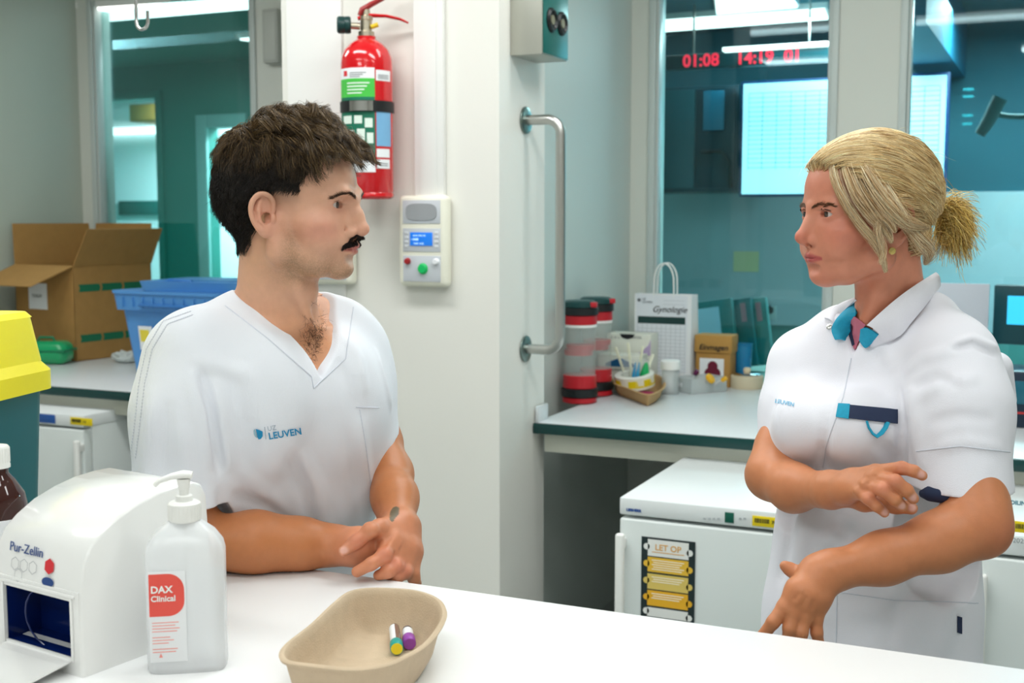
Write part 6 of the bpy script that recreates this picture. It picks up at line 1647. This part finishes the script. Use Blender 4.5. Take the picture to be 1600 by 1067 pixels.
# ---------------------------------------------------------------- the woman
HW = person_frame(-1, radians(16), 0.0)
HW.translation = Vector(W(1389, 358, 1.82))-HW.to_3x3() @ Vector((-0.069, 0, 0))
GW = dict(crX=.072, crL=.100, crY=-.018, foR=.0580, brY=.0805, brR=.0060, nbY=.0840, nmY=.0935, ntY=.1060, tipR=.0082, alX=.0115, crs=.0006, chY=.0705, mY=.0885, mz=-.0435, sn=-.026,
          nz=.0045, lf=.70, lidZ=.0042, eyeZ=.0225, eyeY=.0740, llR=.0052, gz=-.050, eaX=.068)
woman = thing('person', 'blonde woman in white short-sleeved coat, facing left, one hand resting on her arm', 'person', (float(HW.translation[0]), float(HW.translation[1]), 0))
SW = Sculpt(); head_ops(SW, HW, GW); SW.frame()
def woman_torso(s, e):
    s.cap(T(1258, 566, 2.06), T(1480, 560, 1.88), .058-e, .062-e, 0.05)
    s.cap(T(1320, 520, 2.01), T(1450, 498, 1.94), .045-e, .045-e, 0.06)
    s.cap(T(1290, 640, 2.02), T(1450, 640, 1.92), .080-e, .085-e, 0.07)
    s.ell(T(1258, 665, 1.94), (.052-e, .052-e, .055-e), 0.05)
    s.ell(T(1345, 670, 1.865), (.062-e, .052-e, .058-e), 0.05)
    s.cap(T(1300, 760, 2.01), T(1440, 760, 1.93), .072-e, .080-e, 0.08)
    s.cap(T(1288, 850, 2.01), T(1435, 850, 1.93), .080-e, .085-e, 0.08)
    s.cap(T(1272, 960, 2.01), T(1440, 960, 1.93), .085-e, .092-e, 0.08)
    s.cap(T(1262, 1100, 2.01), T(1440, 1100, 1.93), .10-e, .10-e, 0.08)
woman_torso(SW, 0.009)
SW.cap(T(1388, 385, 1.90), T(1400, 500, 1.945), .045, .050, 0.018)
SW.cap(T(1372, 410, 1.885), T(1376, 500, 1.915), .034, .040, 0.018)
SW.chain([T(1395, 400, 1.862), T(1372, 455, 1.868), T(1350, 500, 1.885)], [.008, .007, .005], 0.018)
hl = wld_of(HW, [(x, y, z) for x in (-.1, .1) for y in (-.14, .15) for z in (-.12, .17)])
b0, b1 = bounds(list(hl)+[T(1240, 560, 2.05), T(1500, 560, 1.80), T(1350, 640, 1.85)], 0.01)
Pw, Fw = SW.surface(b0, b1, VXH)
def woman_scalp(Q):
    x, y, z = np.abs(Q[:, 0]), Q[:, 1], Q[:, 2]
    edge = np.where(y > .066, .088, np.where(y > .045, .070+(y-.045)*.5, np.where(y > .020, .045+(y-.020), np.where(y > -.030, .040, np.where(y > -.05, -.010, -.040)))))
    return (z > edge) & (x < .077) & ~((z < .040) & (y > -.034) & (x > .062))
def woman_skin(P):
    Q = loc_of(HW, P); C_ = np.tile(np.array(lin((210, 138, 110))), (len(P), 1)); Qs = Q.copy(); Qs[:, 0] = np.abs(Q[:, 0])
    C_ = mixc(C_, (204, 126, 94), sst(-Q[:, 2], .08, .18))
    C_ = mixc(C_, (204, 108, 92), 0.6*gau(Qs, (.046, .060, -.006), (.024, .03, .024)))
    C_ = mixc(C_, (208, 110, 92), 0.6*gau(Qs, (0, .115, -.012), (.014, .02, .014)))
    C_ = mixc(C_, (206, 118, 98), 0.4*gau(Qs, (0, .075, -.075), (.03, .03, .018)))
    C_ = mixc(C_, (206, 120, 100), 0.35*gau(Qs, (0, .08, .065), (.04, .03, .020)))
    ax = Qs[:, 0]; my_ = GW['mY']; mz = GW['mz']
    lips = ((Q[:, 1] > my_-.018) & (ax < .0265))*np.exp(-((Q[:, 2]-(mz-.001))/(.0082*(1-ax/.030)+.0012))**4)
    C_ = mixc(C_, (178, 76, 78), 0.9*lips)
    C_ = mixc(C_, (186, 112, 94), 0.45*gau(Qs, (.033, .09, .019), (.018, .02, .012)))
    C_ = mixc(C_, (48, 32, 26), 0.9*gau(Qs, (.0315, GW['eyeY']+.013, .0285), (.0125, .006, .0012)))
    C_ = mixc(C_, (128, 98, 60), 0.9*woman_scalp(Q-np.array([0, 0, .006])))
    return C_
partsw = [(Pw, Fw, woman_skin(Pw))]
# arms
B = Sculpt()
# her left arm (near): comes out of the big sleeve, forearm down to the left, hand hanging over the counter edge
B.cap(T(1508, 600, 1.83), T(1525, 790, 1.77), .044, .042, 0.03)
B.chain([T(1525, 790, 1.77), T(1527, 822, 1.755), T(1468, 846, 1.745), T(1380, 872, 1.735), T(1295, 893, 1.72)], [.042, .041, .0395, .034, .0265], 0.025)
B.ell(T(1543, 832, 1.76), (.022, .022, .022), 0.03)
wl = T(1280, 900, 1.715)
B.cap(T(1295, 893, 1.72), wl, .027, .027, 0.02)
B.ell(T(1296, 916, 1.705), (.012, .012, .010), 0.012)
B.chain([wl, T(1247, 922, 1.70), T(1226, 948, 1.695)], [.024, .0165, .0112], 0.012)
B.chain([wl, T(1256, 928, 1.695), T(1241, 955, 1.69)], [.025, .0170, .0112], 0.012)
B.chain([wl, T(1268, 934, 1.695), T(1258, 962, 1.69)], [.025, .0165, .0108], 0.012)
B.chain([wl, T(1280, 935, 1.70), T(1275, 965, 1.695)], [.023, .0150, .0100], 0.012)
B.chain([T(1226, 948, 1.695), T(1208, 972, 1.69), T(1190, 996, 1.70), T(1180, 1010, 1.705)], [.0108, .0092, .0082, .0074], 0.004)
B.chain([T(1241, 955, 1.69), T(1234, 982, 1.685), T(1230, 1008, 1.695), T(1232, 1022, 1.705)], [.0108, .0095, .0084, .0074], 0.004)
B.chain([T(1258, 962, 1.69), T(1252, 988, 1.685), T(1250, 1012, 1.695), T(1254, 1026, 1.705)], [.0104, .0092, .0082, .0072], 0.004)
B.chain([T(1275, 965, 1.695), T(1276, 988, 1.692), T(1280, 1008, 1.70), T(1283, 1020, 1.71)], [.0098, .0084, .0075, .0068], 0.004)
B.chain([T(1262, 900, 1.72), T(1248, 898, 1.73), T(1234, 889, 1.735), T(1226, 884, 1.735)], [.015, .0110, .0088, .0072], 0.006)
def bfold(line, w_, h):
    q, _ = hit(B, line, 1.45); B.crease(q, w_, h)
bfold([(1258, 915), (1243, 948)], .0028, .0013); bfold([(1268, 918), (1258, 955)], .0028, .0012); bfold([(1278, 920), (1275, 955)], .0028, .0010)
bfold([(1240, 940), (1250, 925)], .0030, -.0012); bfold([(1252, 950), (1262, 930)], .0030, -.0012); bfold([(1267, 955), (1272, 935)], .0030, -.0012)
# her right arm (far): forearm across the waist, hand resting on the near sleeve
B.chain([T(1248, 590, 2.05), T(1214, 700, 1.99), T(1204, 742, 1.96)], [.034, .033, .036], 0.02)
B.chain([T(1206, 742, 1.965), T(1240, 762, 1.90), T(1290, 765, 1.82)], [.037, .0345, .0255], 0.025)
wr2 = T(1300, 765, 1.805)
B.cap(T(1290, 765, 1.82), wr2, .0245, .0245, 0.015)
for mc, r_ in (((1368, 738, 1.735), .0120), ((1362, 747, 1.730), .0120), ((1352, 758, 1.730), .0115), ((1340, 768, 1.735), .0108)):
    m_ = [(wr2[i]+T(*mc)[i])/2 for i in range(3)]
    B.chain([wr2, tuple(m_), T(*mc)], [.0225, .0165, r_], 0.012)
B.chain([T(1368, 738, 1.735), T(1409, 731, 1.700), T(1428, 736, 1.695), T(1441, 743, 1.697)], [.0112, .0092, .0082, .0072], 0.004)
B.chain([T(1362, 747, 1.730), T(1399, 752, 1.690), T(1417, 766, 1.690), T(1427, 779, 1.697)], [.0114, .0098, .0088, .0078], 0.004)
B.chain([T(1352, 758, 1.730), T(1379, 765, 1.695), T(1398, 780, 1.692), T(1410, 791, 1.700)], [.0110, .0095, .0085, .0076], 0.004)
B.chain([T(1340, 768, 1.735), T(1357, 779, 1.708), T(1370, 791, 1.706), T(1382, 801, 1.712)], [.0102, .0086, .0077, .0068], 0.004)
B.chain([T(1310, 770, 1.80), T(1350, 785, 1.775), T(1400, 790, 1.745), T(1424, 794, 1.73)], [.018, .0125, .0105, .0090], 0.008)
for p in ((1368, 736), (1360, 745), (1350, 756), (1340, 767)):
    q, _ = hit(B, [p], 1.45); B.ell(tuple(q[0]), (.0062, .0062, .0050), 0.008)
bfold([(1372, 743), (1352, 746)], .0028, -.0012); bfold([(1362, 755), (1340, 757)], .0028, -.0012); bfold([(1350, 766), (1330, 766)], .0028, -.0010)
nails = [hit(B, [p], 1.45)[0][0] for p in ((1440, 741), (1427, 778), (1410, 791), (1383, 801), (1426, 793))]
apts = [T(1515, 600, 1.83), T(1575, 835, 1.76), T(1180, 740, 1.97), T(1215, 600, 2.05), T(1180, 1025, 1.70), T(1290, 1025, 1.71), T(1440, 743, 1.69)]
b0, b1 = bounds(apts, 0.06)
Pb, Fb = B.surface(b0, b1, 0.0018)
def woman_arm_col(P):
    C_ = np.tile(np.array(lin((202, 130, 88))), (len(P), 1))
    for p in nails: C_ = mixc(C_, (236, 184, 172), 0.9*np.exp(-(np.linalg.norm(P-p, axis=1)/.0062)**4))
    for p in (T(1409, 729, 1.69), T(1399, 750, 1.68), T(1379, 763, 1.685), T(1357, 777, 1.70)): C_ = mixc(C_, (214, 132, 106), 0.5*np.exp(-(np.linalg.norm(P-np.array(p), axis=1)/.014)**2))
    C_ = mixc(C_, (196, 112, 84), 0.5*np.exp(-(np.linalg.norm(P-np.array(T(1562, 842, 1.73)), axis=1)/.035)**2))
    return C_
partsw.append((Pb, Fb, woman_arm_col(Pb)))
Pj, Fj, Cj = join(partsw)
mesh_obj('body', Pj, Fj, m_skin, woman, Cj)
eyeballs(HW, GW, woman, look=(0.0, 1, -0.02), iris=(66, 50, 38))
# coat
K = Sculpt(); woman_torso(K, 0.0)
K.chain([T(1490, 566, 1.86), T(1500, 640, 1.83), T(1506, 790, 1.80)], [.060, .068, .072], 0.045)
K.chain([T(1256, 577, 2.06), T(1235, 640, 2.03), T(1214, 745, 1.985)], [.045, .043, .0405], 0.035)
K.cap(T(1556, 575, 1.93), T(1570, 625, 1.95), .026, .018, 0.04)          # back of the coat standing out
def hemcut(S_, p, n, c_, R_): hem(S_, p, n, c_, R_)
hem(K, T(1510, 763, 1.80), (0, 0, -1), T(1512, 850, 1.79), 0.115)
K.cap(T(1512, 775, 1.80), T(1516, 900, 1.80), .060, .064, 0.005, 's')
hem(K, T(1203, 709, 1.99), (0, 0, -1), T(1200, 765, 1.98), 0.062)
K.cap(T(1212, 738, 1.988), T(1208, 800, 1.97), .0350, .036, 0.004, 's')
for line, w_, h in (
    ([(1402, 600), (1408, 660), (1410, 740)], .006, -.010), ([(1420, 600), (1432, 660), (1440, 740)], .012, .005),
    ([(1425, 605), (1460, 590), (1500, 600)], .009, -.006), ([(1410, 585), (1440, 560), (1500, 545)], .010, .005), ([(1430, 625), (1470, 600), (1530, 590)], .010, .004),
    ([(1480, 540), (1520, 528), (1560, 545)], .006, .006), ([(1482, 547), (1520, 537), (1558, 556)], .005, -.006),
    ([(1310, 600), (1292, 650), (1286, 735)], .010, -.005), ([(1286, 700), (1284, 740), (1290, 780)], .006, .006),
    ([(1370, 690), (1400, 720), (1404, 760)], .012, -.004), 
    ([(1300, 800), (1340, 850), (1400, 900)], .014, -.006), ([(1260, 800), (1250, 860), (1240, 900)], .012, .005), ([(1330, 800), (1310, 830), (1280, 850)], .010, .006),
    ([(1240, 790), (1232, 850), (1215, 920)], .010, -.005), ([(1440, 900), (1400, 950), (1390, 1010)], .012, -.004), ([(1500, 900), (1480, 960), (1476, 1020)], .014, .005),
    ([(1350, 480), (1380, 540), (1400, 580)], .012, .003), ([(1450, 660), (1500, 650), (1560, 655)], .010, -.003), ([(1460, 700), (1510, 690), (1570, 700)], .010, .003)):
    sfold(K, line, w_, h)
# neck opening
kt_ = hit(K, [(1333, 552)])[0][0]; kR = np.array(T(1326, 466, 2.0)); kL = np.array(T(1426, 402, 1.95))
kf = -np.array(_R)*cos(radians(38))-_FH*sin(radians(38)); kf = kf/np.linalg.norm(kf)
def kplane(a, b, inside):
    n = np.cross(b-a, kf); n /= np.linalg.norm(n); return n if n @ (inside-a) < 0 else -n
kin = np.array(T(1370, 470, 1.94)); k1, k2 = kplane(kt_, kR, kin), kplane(kt_, kL, kin)
def kcut(P): return np.maximum(np.maximum((P-kt_) @ k1, (P-kt_) @ k2), -((P-kt_) @ kf+0.16))
K2 = Sculpt(); K2.ops = list(K.ops); K2.frames = K.frames         # surface before the opening, carries the collar
K.add('s', kcut, 0.004)
K.cap(T(1385, 400, 1.90), T(1400, 470, 1.945), .052, .056, 0.005, 's')
b0, b1 = bounds([T(1260, 560, 2.18), T(1165, 700, 1.95), T(1200, 560, 2.18), T(1165, 560, 2.1), T(1610, 560, 1.9), T(1400, 1080, 2.05), T(1420, 420, 1.95), T(1510, 700, 1.68), T(1300, 670, 1.76), T(1400, 1060, 1.74), T(1440, 900, 2.1)], 0.03)
b0[2] = 0.74
K.add('i', lambda P: 0.775-P[:, 2], .004)
Pk, Fk = K.surface(b0, b1, VXC)
m_coat = mat('coat_cotton', (236, 236, 244), 0.85, noise=0.03, nscale=8, bump=0.25, bscale=900, sheen=0.15)
mesh_obj('coat', Pk, Fk, m_coat, woman)
# collar: folded lapels with a turquoise lining
m_turq = mat('turquoise_lining', (24, 160, 196), 0.7, noise=0.1, nscale=200); m_navy2 = mat('navy_cloth', (36, 48, 78), 0.8); m_pinkc = mat('pink_cloth', (196, 110, 130), 0.8)
def collar(name, poly, off, mt, th=0.003, label=None):
    return patch(name, K2, poly, mt, woman, off, th, 7.0, label)
def deph(S_, pts, off, dflt):
    P_, N_ = hit(S_, pts); out = []
    for p, n_, (px, py), dd in zip(P_, N_, pts, dflt):
        d_ = (p-_C) @ _F; out.append(np.array(W(px, py, dd)) if d_ > dd+.05 else np.array(W(px, py, d_-off)))
    return out
li = deph(SW, [(1462, 425), (1432, 444), (1404, 464), (1378, 486), (1354, 508)], .010, [1.955, 1.905, 1.885, 1.88, 1.88])
lo_ = deph(K2, [(1470, 447), (1446, 478), (1426, 502), (1406, 525), (1380, 534)], .008, [1.94, 1.92, 1.90, 1.89, 1.88])
strip('lapel', li, lo_, m_coat, woman, 0.008, 0.003)
li2 = deph(SW, [(1336, 468), (1326, 478), (1312, 492), (1304, 506)], .012, [1.94, 1.94, 1.95, 1.96])
lo2 = deph(K2, [(1332, 466), (1316, 472), (1300, 482), (1288, 496)], .006, [1.95, 1.97, 1.99, 2.0])
strip('lapel', li2, lo2, m_coat, woman, 0.004, 0.003)
strip('lapel_lining', deph(SW, [(1334, 468), (1337, 488), (1332, 510), (1321, 532)], .012, [1.94, 1.93, 1.92, 1.90]), deph(K2, [(1324, 480), (1308, 496), (1299, 514), (1304, 530)], .010, [1.94, 1.94, 1.94, 1.93]), m_turq, woman, 0.004, 0.003, label='turquoise lining of the folded lapel')
strip('lapel_lining', deph(SW, [(1344, 512), (1357, 514), (1372, 524)], .011, [1.89, 1.88, 1.88]), deph(K2, [(1342, 532), (1352, 544), (1364, 535)], .008, [1.88, 1.88, 1.88]), m_turq, woman, 0.003, 0.003, label='turquoise tip of the lapel')
patch('collar_facing', SW, [(1366, 498), (1398, 500), (1420, 512), (1404, 532), (1378, 548), (1362, 540)], m_coat, woman, 0.004, 0.002, 6.0)
patch('undershirt', SW, [(1330, 486), (1352, 505), (1346, 530), (1338, 548), (1326, 540), (1328, 510)], m_pinkc, woman, 0.003, 0.002, 6.0)
patch('undershirt_trim', SW, [(1330, 498), (1336, 508), (1338, 540), (1330, 545), (1324, 530)], m_navy2, woman, 0.0055, 0.001, 5.0)
q, n_ = hit(K2, [(1296, 511)]); M_ = Vector(n_[0]).to_track_quat('Z', 'Y').to_matrix().to_4x4(); M_.translation = Vector(q[0]+n_[0]*0.001-np.array(woman.location))
MB().lathe([(0.0048, 0), (0.0048, 0.001), (0.003, 0.0016), (0, 0.0016)], 18, M=M_).build('snap_button', m_steel, woman)
# name flap, pen loop, lettering, pocket
patch('pocket_flap', K, [(1328, 634), (1402, 641), (1400, 662), (1327, 654)], m_navy2, woman, 0.0015, 0.002, 6.0, label='navy blue pocket flap')
patch('flap_tip', K, [(1312, 632), (1329, 633), (1327, 655), (1308, 652)], m_turq, woman, 0.002, 0.002, 5.0, label='turquoise flap end')
lp, ln_ = hit(K, [(1354, 658), (1357, 668), (1363, 677), (1369, 681), (1376, 676), (1382, 668), (1385, 660)])
MB().tube([tuple(p) for p in lp+ln_*0.003-np.array(woman.location)], [.0042]*7, 8, flat=0.45).build('pen_loop', m_turq, woman)
surf_text('coat_print', K, [('LEUVEN', 1211, 629, 8.5, -0.22, 0.02)], mat('print_soft_blue', (110, 180, 215), 0.6), woman)
seam('lower_pocket', K, [(1312, 925), (1400, 938), (1528, 942)], m_seam, woman); seam('lower_pocket', K, [(1308, 928), (1306, 1020)], m_seam, woman)
patch('pocket_tag', K, [(1495, 962), (1502, 964), (1502, 990), (1495, 988)], m_navy2, woman, 0.001, 0.001, 4.0)
seam('placket_seam', K, [(1330, 560), (1318, 620), (1290, 700), (1286, 730)], m_seam, woman); seam('sleeve_seam', K, [(1432, 705), (1500, 697), (1578, 706)], m_seam, woman)
MB().tube([tuple(np.array(T(px, py, d_))-np.array(woman.location)) for px, py, d_ in ((1441, 771, 1.79), (1452, 771, 1.775), (1470, 772, 1.765), (1488, 772, 1.762), (1498, 770, 1.765))], [.006, .0115, .0130, .0120, .008], 14).build('undershirt_sleeve', m_navy2, woman, label='dark undershirt sleeve below the coat sleeve')
# ---------------------------------------------------------------- her hair
Rw, Nw = scalp(Pw, Fw, HW, jit_pred(woman_scalp, .0045), 20000, 5)
bun = np.array([-.004, -.134, .016])     # where the hair is tied, head space
def f_pull(Q, t):
    d = bun+np.array([0, .030, 0])-Q; d /= np.linalg.norm(d, axis=1)[:, None]+1e-9
    up = np.clip((Q[:, 1]+.03)/.08, 0, 1)[:, None]*(1-t)
    side = np.stack([np.sign(Q[:, 0]-.012)*.30*np.clip((Q[:, 2]-.09)/.05, 0, 1), np.zeros(len(Q)), np.zeros(len(Q))], 1)
    return d+side*(1-t)+up*np.array([0, -.35, .02])
dist = np.linalg.norm(Rw-bun, axis=1)
lw = np.clip(dist*1.18, .03, .26)
rgw = np.random.default_rng(4)
offw = rgw.uniform(.002, .009, len(Rw))
HSw = grow(SW, HW, Rw, Nw, f_pull, lw, 22, lift=0.55, stray=0.05, clumps=420, curl=0.004, seed=13, off=offw[0], cw=0.8)
# keep the pulled hair above the scalp at a varied height
fl_ = HSw.reshape(-1, 3); sd_ = SW.eval(fl_).reshape(HSw.shape[:2]); tt_ = np.linspace(0, 1, 22)[None]
want = offw[:, None]*np.sin(np.clip(tt_*1.25, 0, 1)*pi/2); lack = np.clip(want-sd_, 0, .02)
gr_ = SW.grad(fl_).reshape(HSw.shape); HSw = HSw+gr_*lack[:, :, None]
cw_ = pal(len(HSw), [(238, 210, 156), (220, 186, 130), (250, 228, 182), (182, 146, 96), (230, 200, 146)], 6, .14)
strands('hair', HSw, np.full(len(HSw), .00042), m_hair, woman, cw_, taper=0.8)
# bun: loops and a messy tail
def bun_strands(n, seed):
    rg = np.random.default_rng(seed); out = []
    for i in range(n):
        a0 = rg.uniform(0, 2*pi); r0 = rg.uniform(.010, .026); tw = rg.uniform(1.5, 3.5)*(1 if rg.random() > .3 else -1); el = rg.uniform(-.6, .6)
        u = np.linspace(0, 1, 16); a = a0+tw*u
        p = np.stack([r0*np.cos(a)*1.0, -.016+.018*np.sin(el*3+u*2)*0.6+rg.normal()*.004, r0*np.sin(a)*1.25], 1)
        out.append(p+bun+np.array([0, -.012, -.010]))
    return np.stack(out)
BS = bun_strands(2600, 3)
def tail_strands(n, seed):
    rg = np.random.default_rng(seed); K_ = 16; out = []
    cl = [np.concatenate([[rg.normal()*.7, -rg.uniform(.2, 1.0), rg.uniform(-1.0, .35)], [rg.uniform(.030, .060)]]) for _ in range(26)]
    cl += [np.array([rg.normal()*.3, -.9, .75, .040]) for _ in range(4)]
    for i in range(n):
        c = cl[rg.integers(0, len(cl))]; d = c[:3]/np.linalg.norm(c[:3])+rg.normal(size=3)*.10; L_ = c[3]*rg.uniform(.7, 1.25)
        p = bun+np.array([rg.normal()*.010, -.014+rg.normal()*.006, rg.normal()*.014]); q = [p]; dd = d.copy()
        for k in range(K_-1):
            dd = dd+np.array([0, .01, -.085])+rg.normal(size=3)*.06; dd /= np.linalg.norm(dd); p = p+dd*L_/(K_-1); q.append(p)
        out.append(np.array(q))
    return np.stack(out)
TS = tail_strands(3000, 4)
SB = np.concatenate([BS, TS]); SBw = wld_of(HW, SB.reshape(-1, 3)).reshape(SB.shape)
strands('hair_bun', SBw, np.full(len(SBw), .00042), m_hair, woman, pal(len(SBw), [(236, 202, 112), (214, 174, 84), (246, 218, 144), (160, 124, 60)], 7, .15), taper=0.6)
# loose locks that fall from the parting past the cheek and the ear
def lock(px_pts, d, n, spread, seed, depth_s=.003):
    rg = np.random.default_rng(seed); d = list(d); d[0] += .03; d[1] += .008; pts = np.array([W(px, py, dd) for (px, py), dd in zip(px_pts, d)]); u = np.linspace(0, len(pts)-1, 24)
    def cr(P_, t):
        i = int(min(t, len(P_)-1.0001)); f = t-i; g = lambda k: P_[max(0, min(k, len(P_)-1))]
        return 0.5*((2*g(i))+(g(i+1)-g(i-1))*f+(2*g(i-1)-5*g(i)+4*g(i+1)-g(i+2))*f*f+(3*g(i)-g(i-1)-3*g(i+1)+g(i+2))*f**3)
    c = np.array([cr(pts, t) for t in u]); out = []
    prof_ = .15+.85*np.sin(np.linspace(.12, pi, 24))**.8
    for i in range(n):
        o = rg.normal(size=3)*spread; w_ = rg.normal(size=3)*.0012*np.sin(np.linspace(0, 9, 24)+rg.uniform(0, 6))[:, None]
        out.append(c+o*prof_[:, None]+w_)
    return np.stack(out)
LK = [lock([(1315, 238), (1302, 262), (1312, 300), (1335, 340), (1362, 372), (1378, 398), (1384, 424)], [1.845, 1.815, 1.80, 1.795, 1.795, 1.797, 1.80], 300, .0030, 1),
      lock([(1330, 236), (1322, 258), (1336, 300), (1360, 335), (1384, 360), (1393, 378)], [1.84, 1.81, 1.793, 1.788, 1.788, 1.79], 300, .0040, 2),
      lock([(1345, 232), (1350, 262), (1375, 305), (1405, 340), (1430, 352), (1450, 356)], [1.84, 1.80, 1.785, 1.782, 1.79, 1.80], 380, .0052, 3),
      lock([(1330, 240), (1348, 290), (1374, 330), (1392, 350), (1398, 362)], [1.83, 1.795, 1.785, 1.782, 1.784], 160, .0034, 4),
      lock([(1360, 250), (1385, 300), (1410, 338), (1428, 356)], [1.82, 1.785, 1.780, 1.785], 200, .0040, 5),
      lock([(1366, 300), (1374, 330), (1372, 360), (1380, 392), (1376, 412)], [1.79, 1.785, 1.785, 1.79, 1.79], 100, .0028, 6),
      lock([(1320, 236), (1296, 250), (1276, 252), (1264, 262)], [1.86, 1.85, 1.86, 1.885], 260, .0034, 7),
      lock([(1400, 330), (1436, 372), (1452, 392), (1446, 412)], [1.785, 1.79, 1.82, 1.85], 260, .0048, 8)]
LKs = np.concatenate(LK)
fl_ = LKs.reshape(-1, 3); sd_ = SW.eval(fl_); g_ = SW.grad(fl_); LKs = (fl_+g_*np.clip(.0018-sd_, 0, .03)[:, None]).reshape(LKs.shape)
strands('loose_locks', LKs, np.full(len(LKs), .00038), m_hair, woman, pal(len(LKs), [(242, 218, 176), (224, 192, 146), (250, 232, 198), (186, 148, 102)], 9, .12), taper=0.5)
# flyaway hairs
rgf = np.random.default_rng(31); ks = rgf.choice(len(Rw), 90, replace=False)
FW_ = grow(SW, HW, Rw[ks], Nw[ks], f_pull, np.full(90, .06), 12, lift=0.9, stray=0.35, seed=8, off=.006)
strands('flyaway_hair', FW_, np.full(90, .00020), m_hair, woman, pal(90, [(240, 220, 170)], 3))
eb = []; ec = []
for sg in (1, -1):
    a_, c_ = brow_strands(SW, HW, [(sg*.012, .11, .0330), (sg*.026, .11, .0375), (sg*.040, .095, .0380), (sg*.050, .08, .0330)], [.0024, .0026, .0020, .0008], 240, .007, lambda q, t, sg=sg: (sg*1.0, -.3, .22), 40+sg, cols=((120, 84, 54), (96, 66, 44)))
    strands('eyebrow', a_, np.full(len(a_), .00022), m_hair, woman, c_)
    t_ = np.linspace(-.9, .95, 60); ey, ez = GW['eyeY'], GW['eyeZ']
    r_ = np.stack([sg*.0315+t_*.0128, ey+.0125-.006*t_**2, ez+.0050-.0030*t_**2], 1); L_ = [r_]
    for i in range(4): r_ = r_+np.stack([t_*.0007, np.full(60, .0009), np.full(60, .0003+.0004*i)], 1); L_.append(r_)
    L_ = np.stack(L_, 1); strands('eyelashes', wld_of(HW, L_.reshape(-1, 3)).reshape(L_.shape), np.full(60, .00026), m_hair, woman, np.tile(np.array(lin((30, 20, 16))), (60, 1)))
q, n_ = hit(SW, [(1388, 386)], 1.5); Me = Vector(n_[0]).to_track_quat('Z', 'Y').to_matrix().to_4x4(); Me.translation = Vector(W(1394, 392, 1.806))-Vector(woman.location)
er = MB().lathe([(0, -.001), (.0052, -.001), (.0056, 0), (.0050, .0010), (.0020, .0012), (0, .0016)], 20, M=Me)
er.build('earring', mat('gold', (232, 206, 130), 0.2, metal=1), woman)
# ---------------------------------------------------------------- trousers and shoes, standing on the floor behind the counter
m_trs = mat('trouser_cotton', (226, 230, 238), 0.85, noise=0.04, nscale=10, bump=0.2, bscale=800)
def lower_body(parent, hipR, hipL, face, r):
    hR, hL = np.array(hipR, float), np.array(hipL, float); f = np.array(face, float); f[2] = 0; f /= np.linalg.norm(f)
    Q_ = Sculpt(); Q_.cap(tuple(hR), tuple(hL), r, r, .05)
    for h in (hR, hL):
        o = h-(hR+hL)/2; k = h+o*.10+f*.02; k[2] = .48; a = h+o*.15-f*.01; a[2] = .09
        Q_.chain([tuple(h), tuple(k), tuple(a)], [r*.92, .068, .058], .03)
        s_ = Sculpt(); b = a.copy(); b[2] = .045
        s_.chain([tuple(b-f*.06), tuple(b+f*.06), tuple(b+f*.15-np.array([0, 0, .008]))], [.040, .042, .036], .02)
        s_.add('i', lambda P: -P[:, 2]+.001, .003)
        P_, F_ = s_.surface(b-np.array([.25, .25, .06]), b+np.array([.25, .25, .08]), .005)
        mesh_obj('shoe', P_, F_, m_white, parent)
    Q_.add('i', lambda P: .075-P[:, 2], .003)
    lo = np.minimum(hR, hL)-.25; hi = np.maximum(hR, hL)+.25; lo[2] = .04; hi[2] = max(hR[2], hL[2])+.14
    P_, F_ = Q_.surface(lo, hi, .006); mesh_obj('trousers', P_, F_, m_trs, parent)
pR, pL = np.array(T(392, 1000, 2.12)), np.array(T(505, 1000, 2.18)); pR[2] = pL[2] = .86
lower_body(man, pR, pL, person_frame(1, radians(38)).col[1][:3], .098)
pR, pL = np.array(T(1308, 1000, 2.03)), np.array(T(1420, 1000, 1.96)); pR[2] = pL[2] = .84
lower_body(woman, pR, pL, person_frame(-1, radians(38)).col[1][:3], .096)
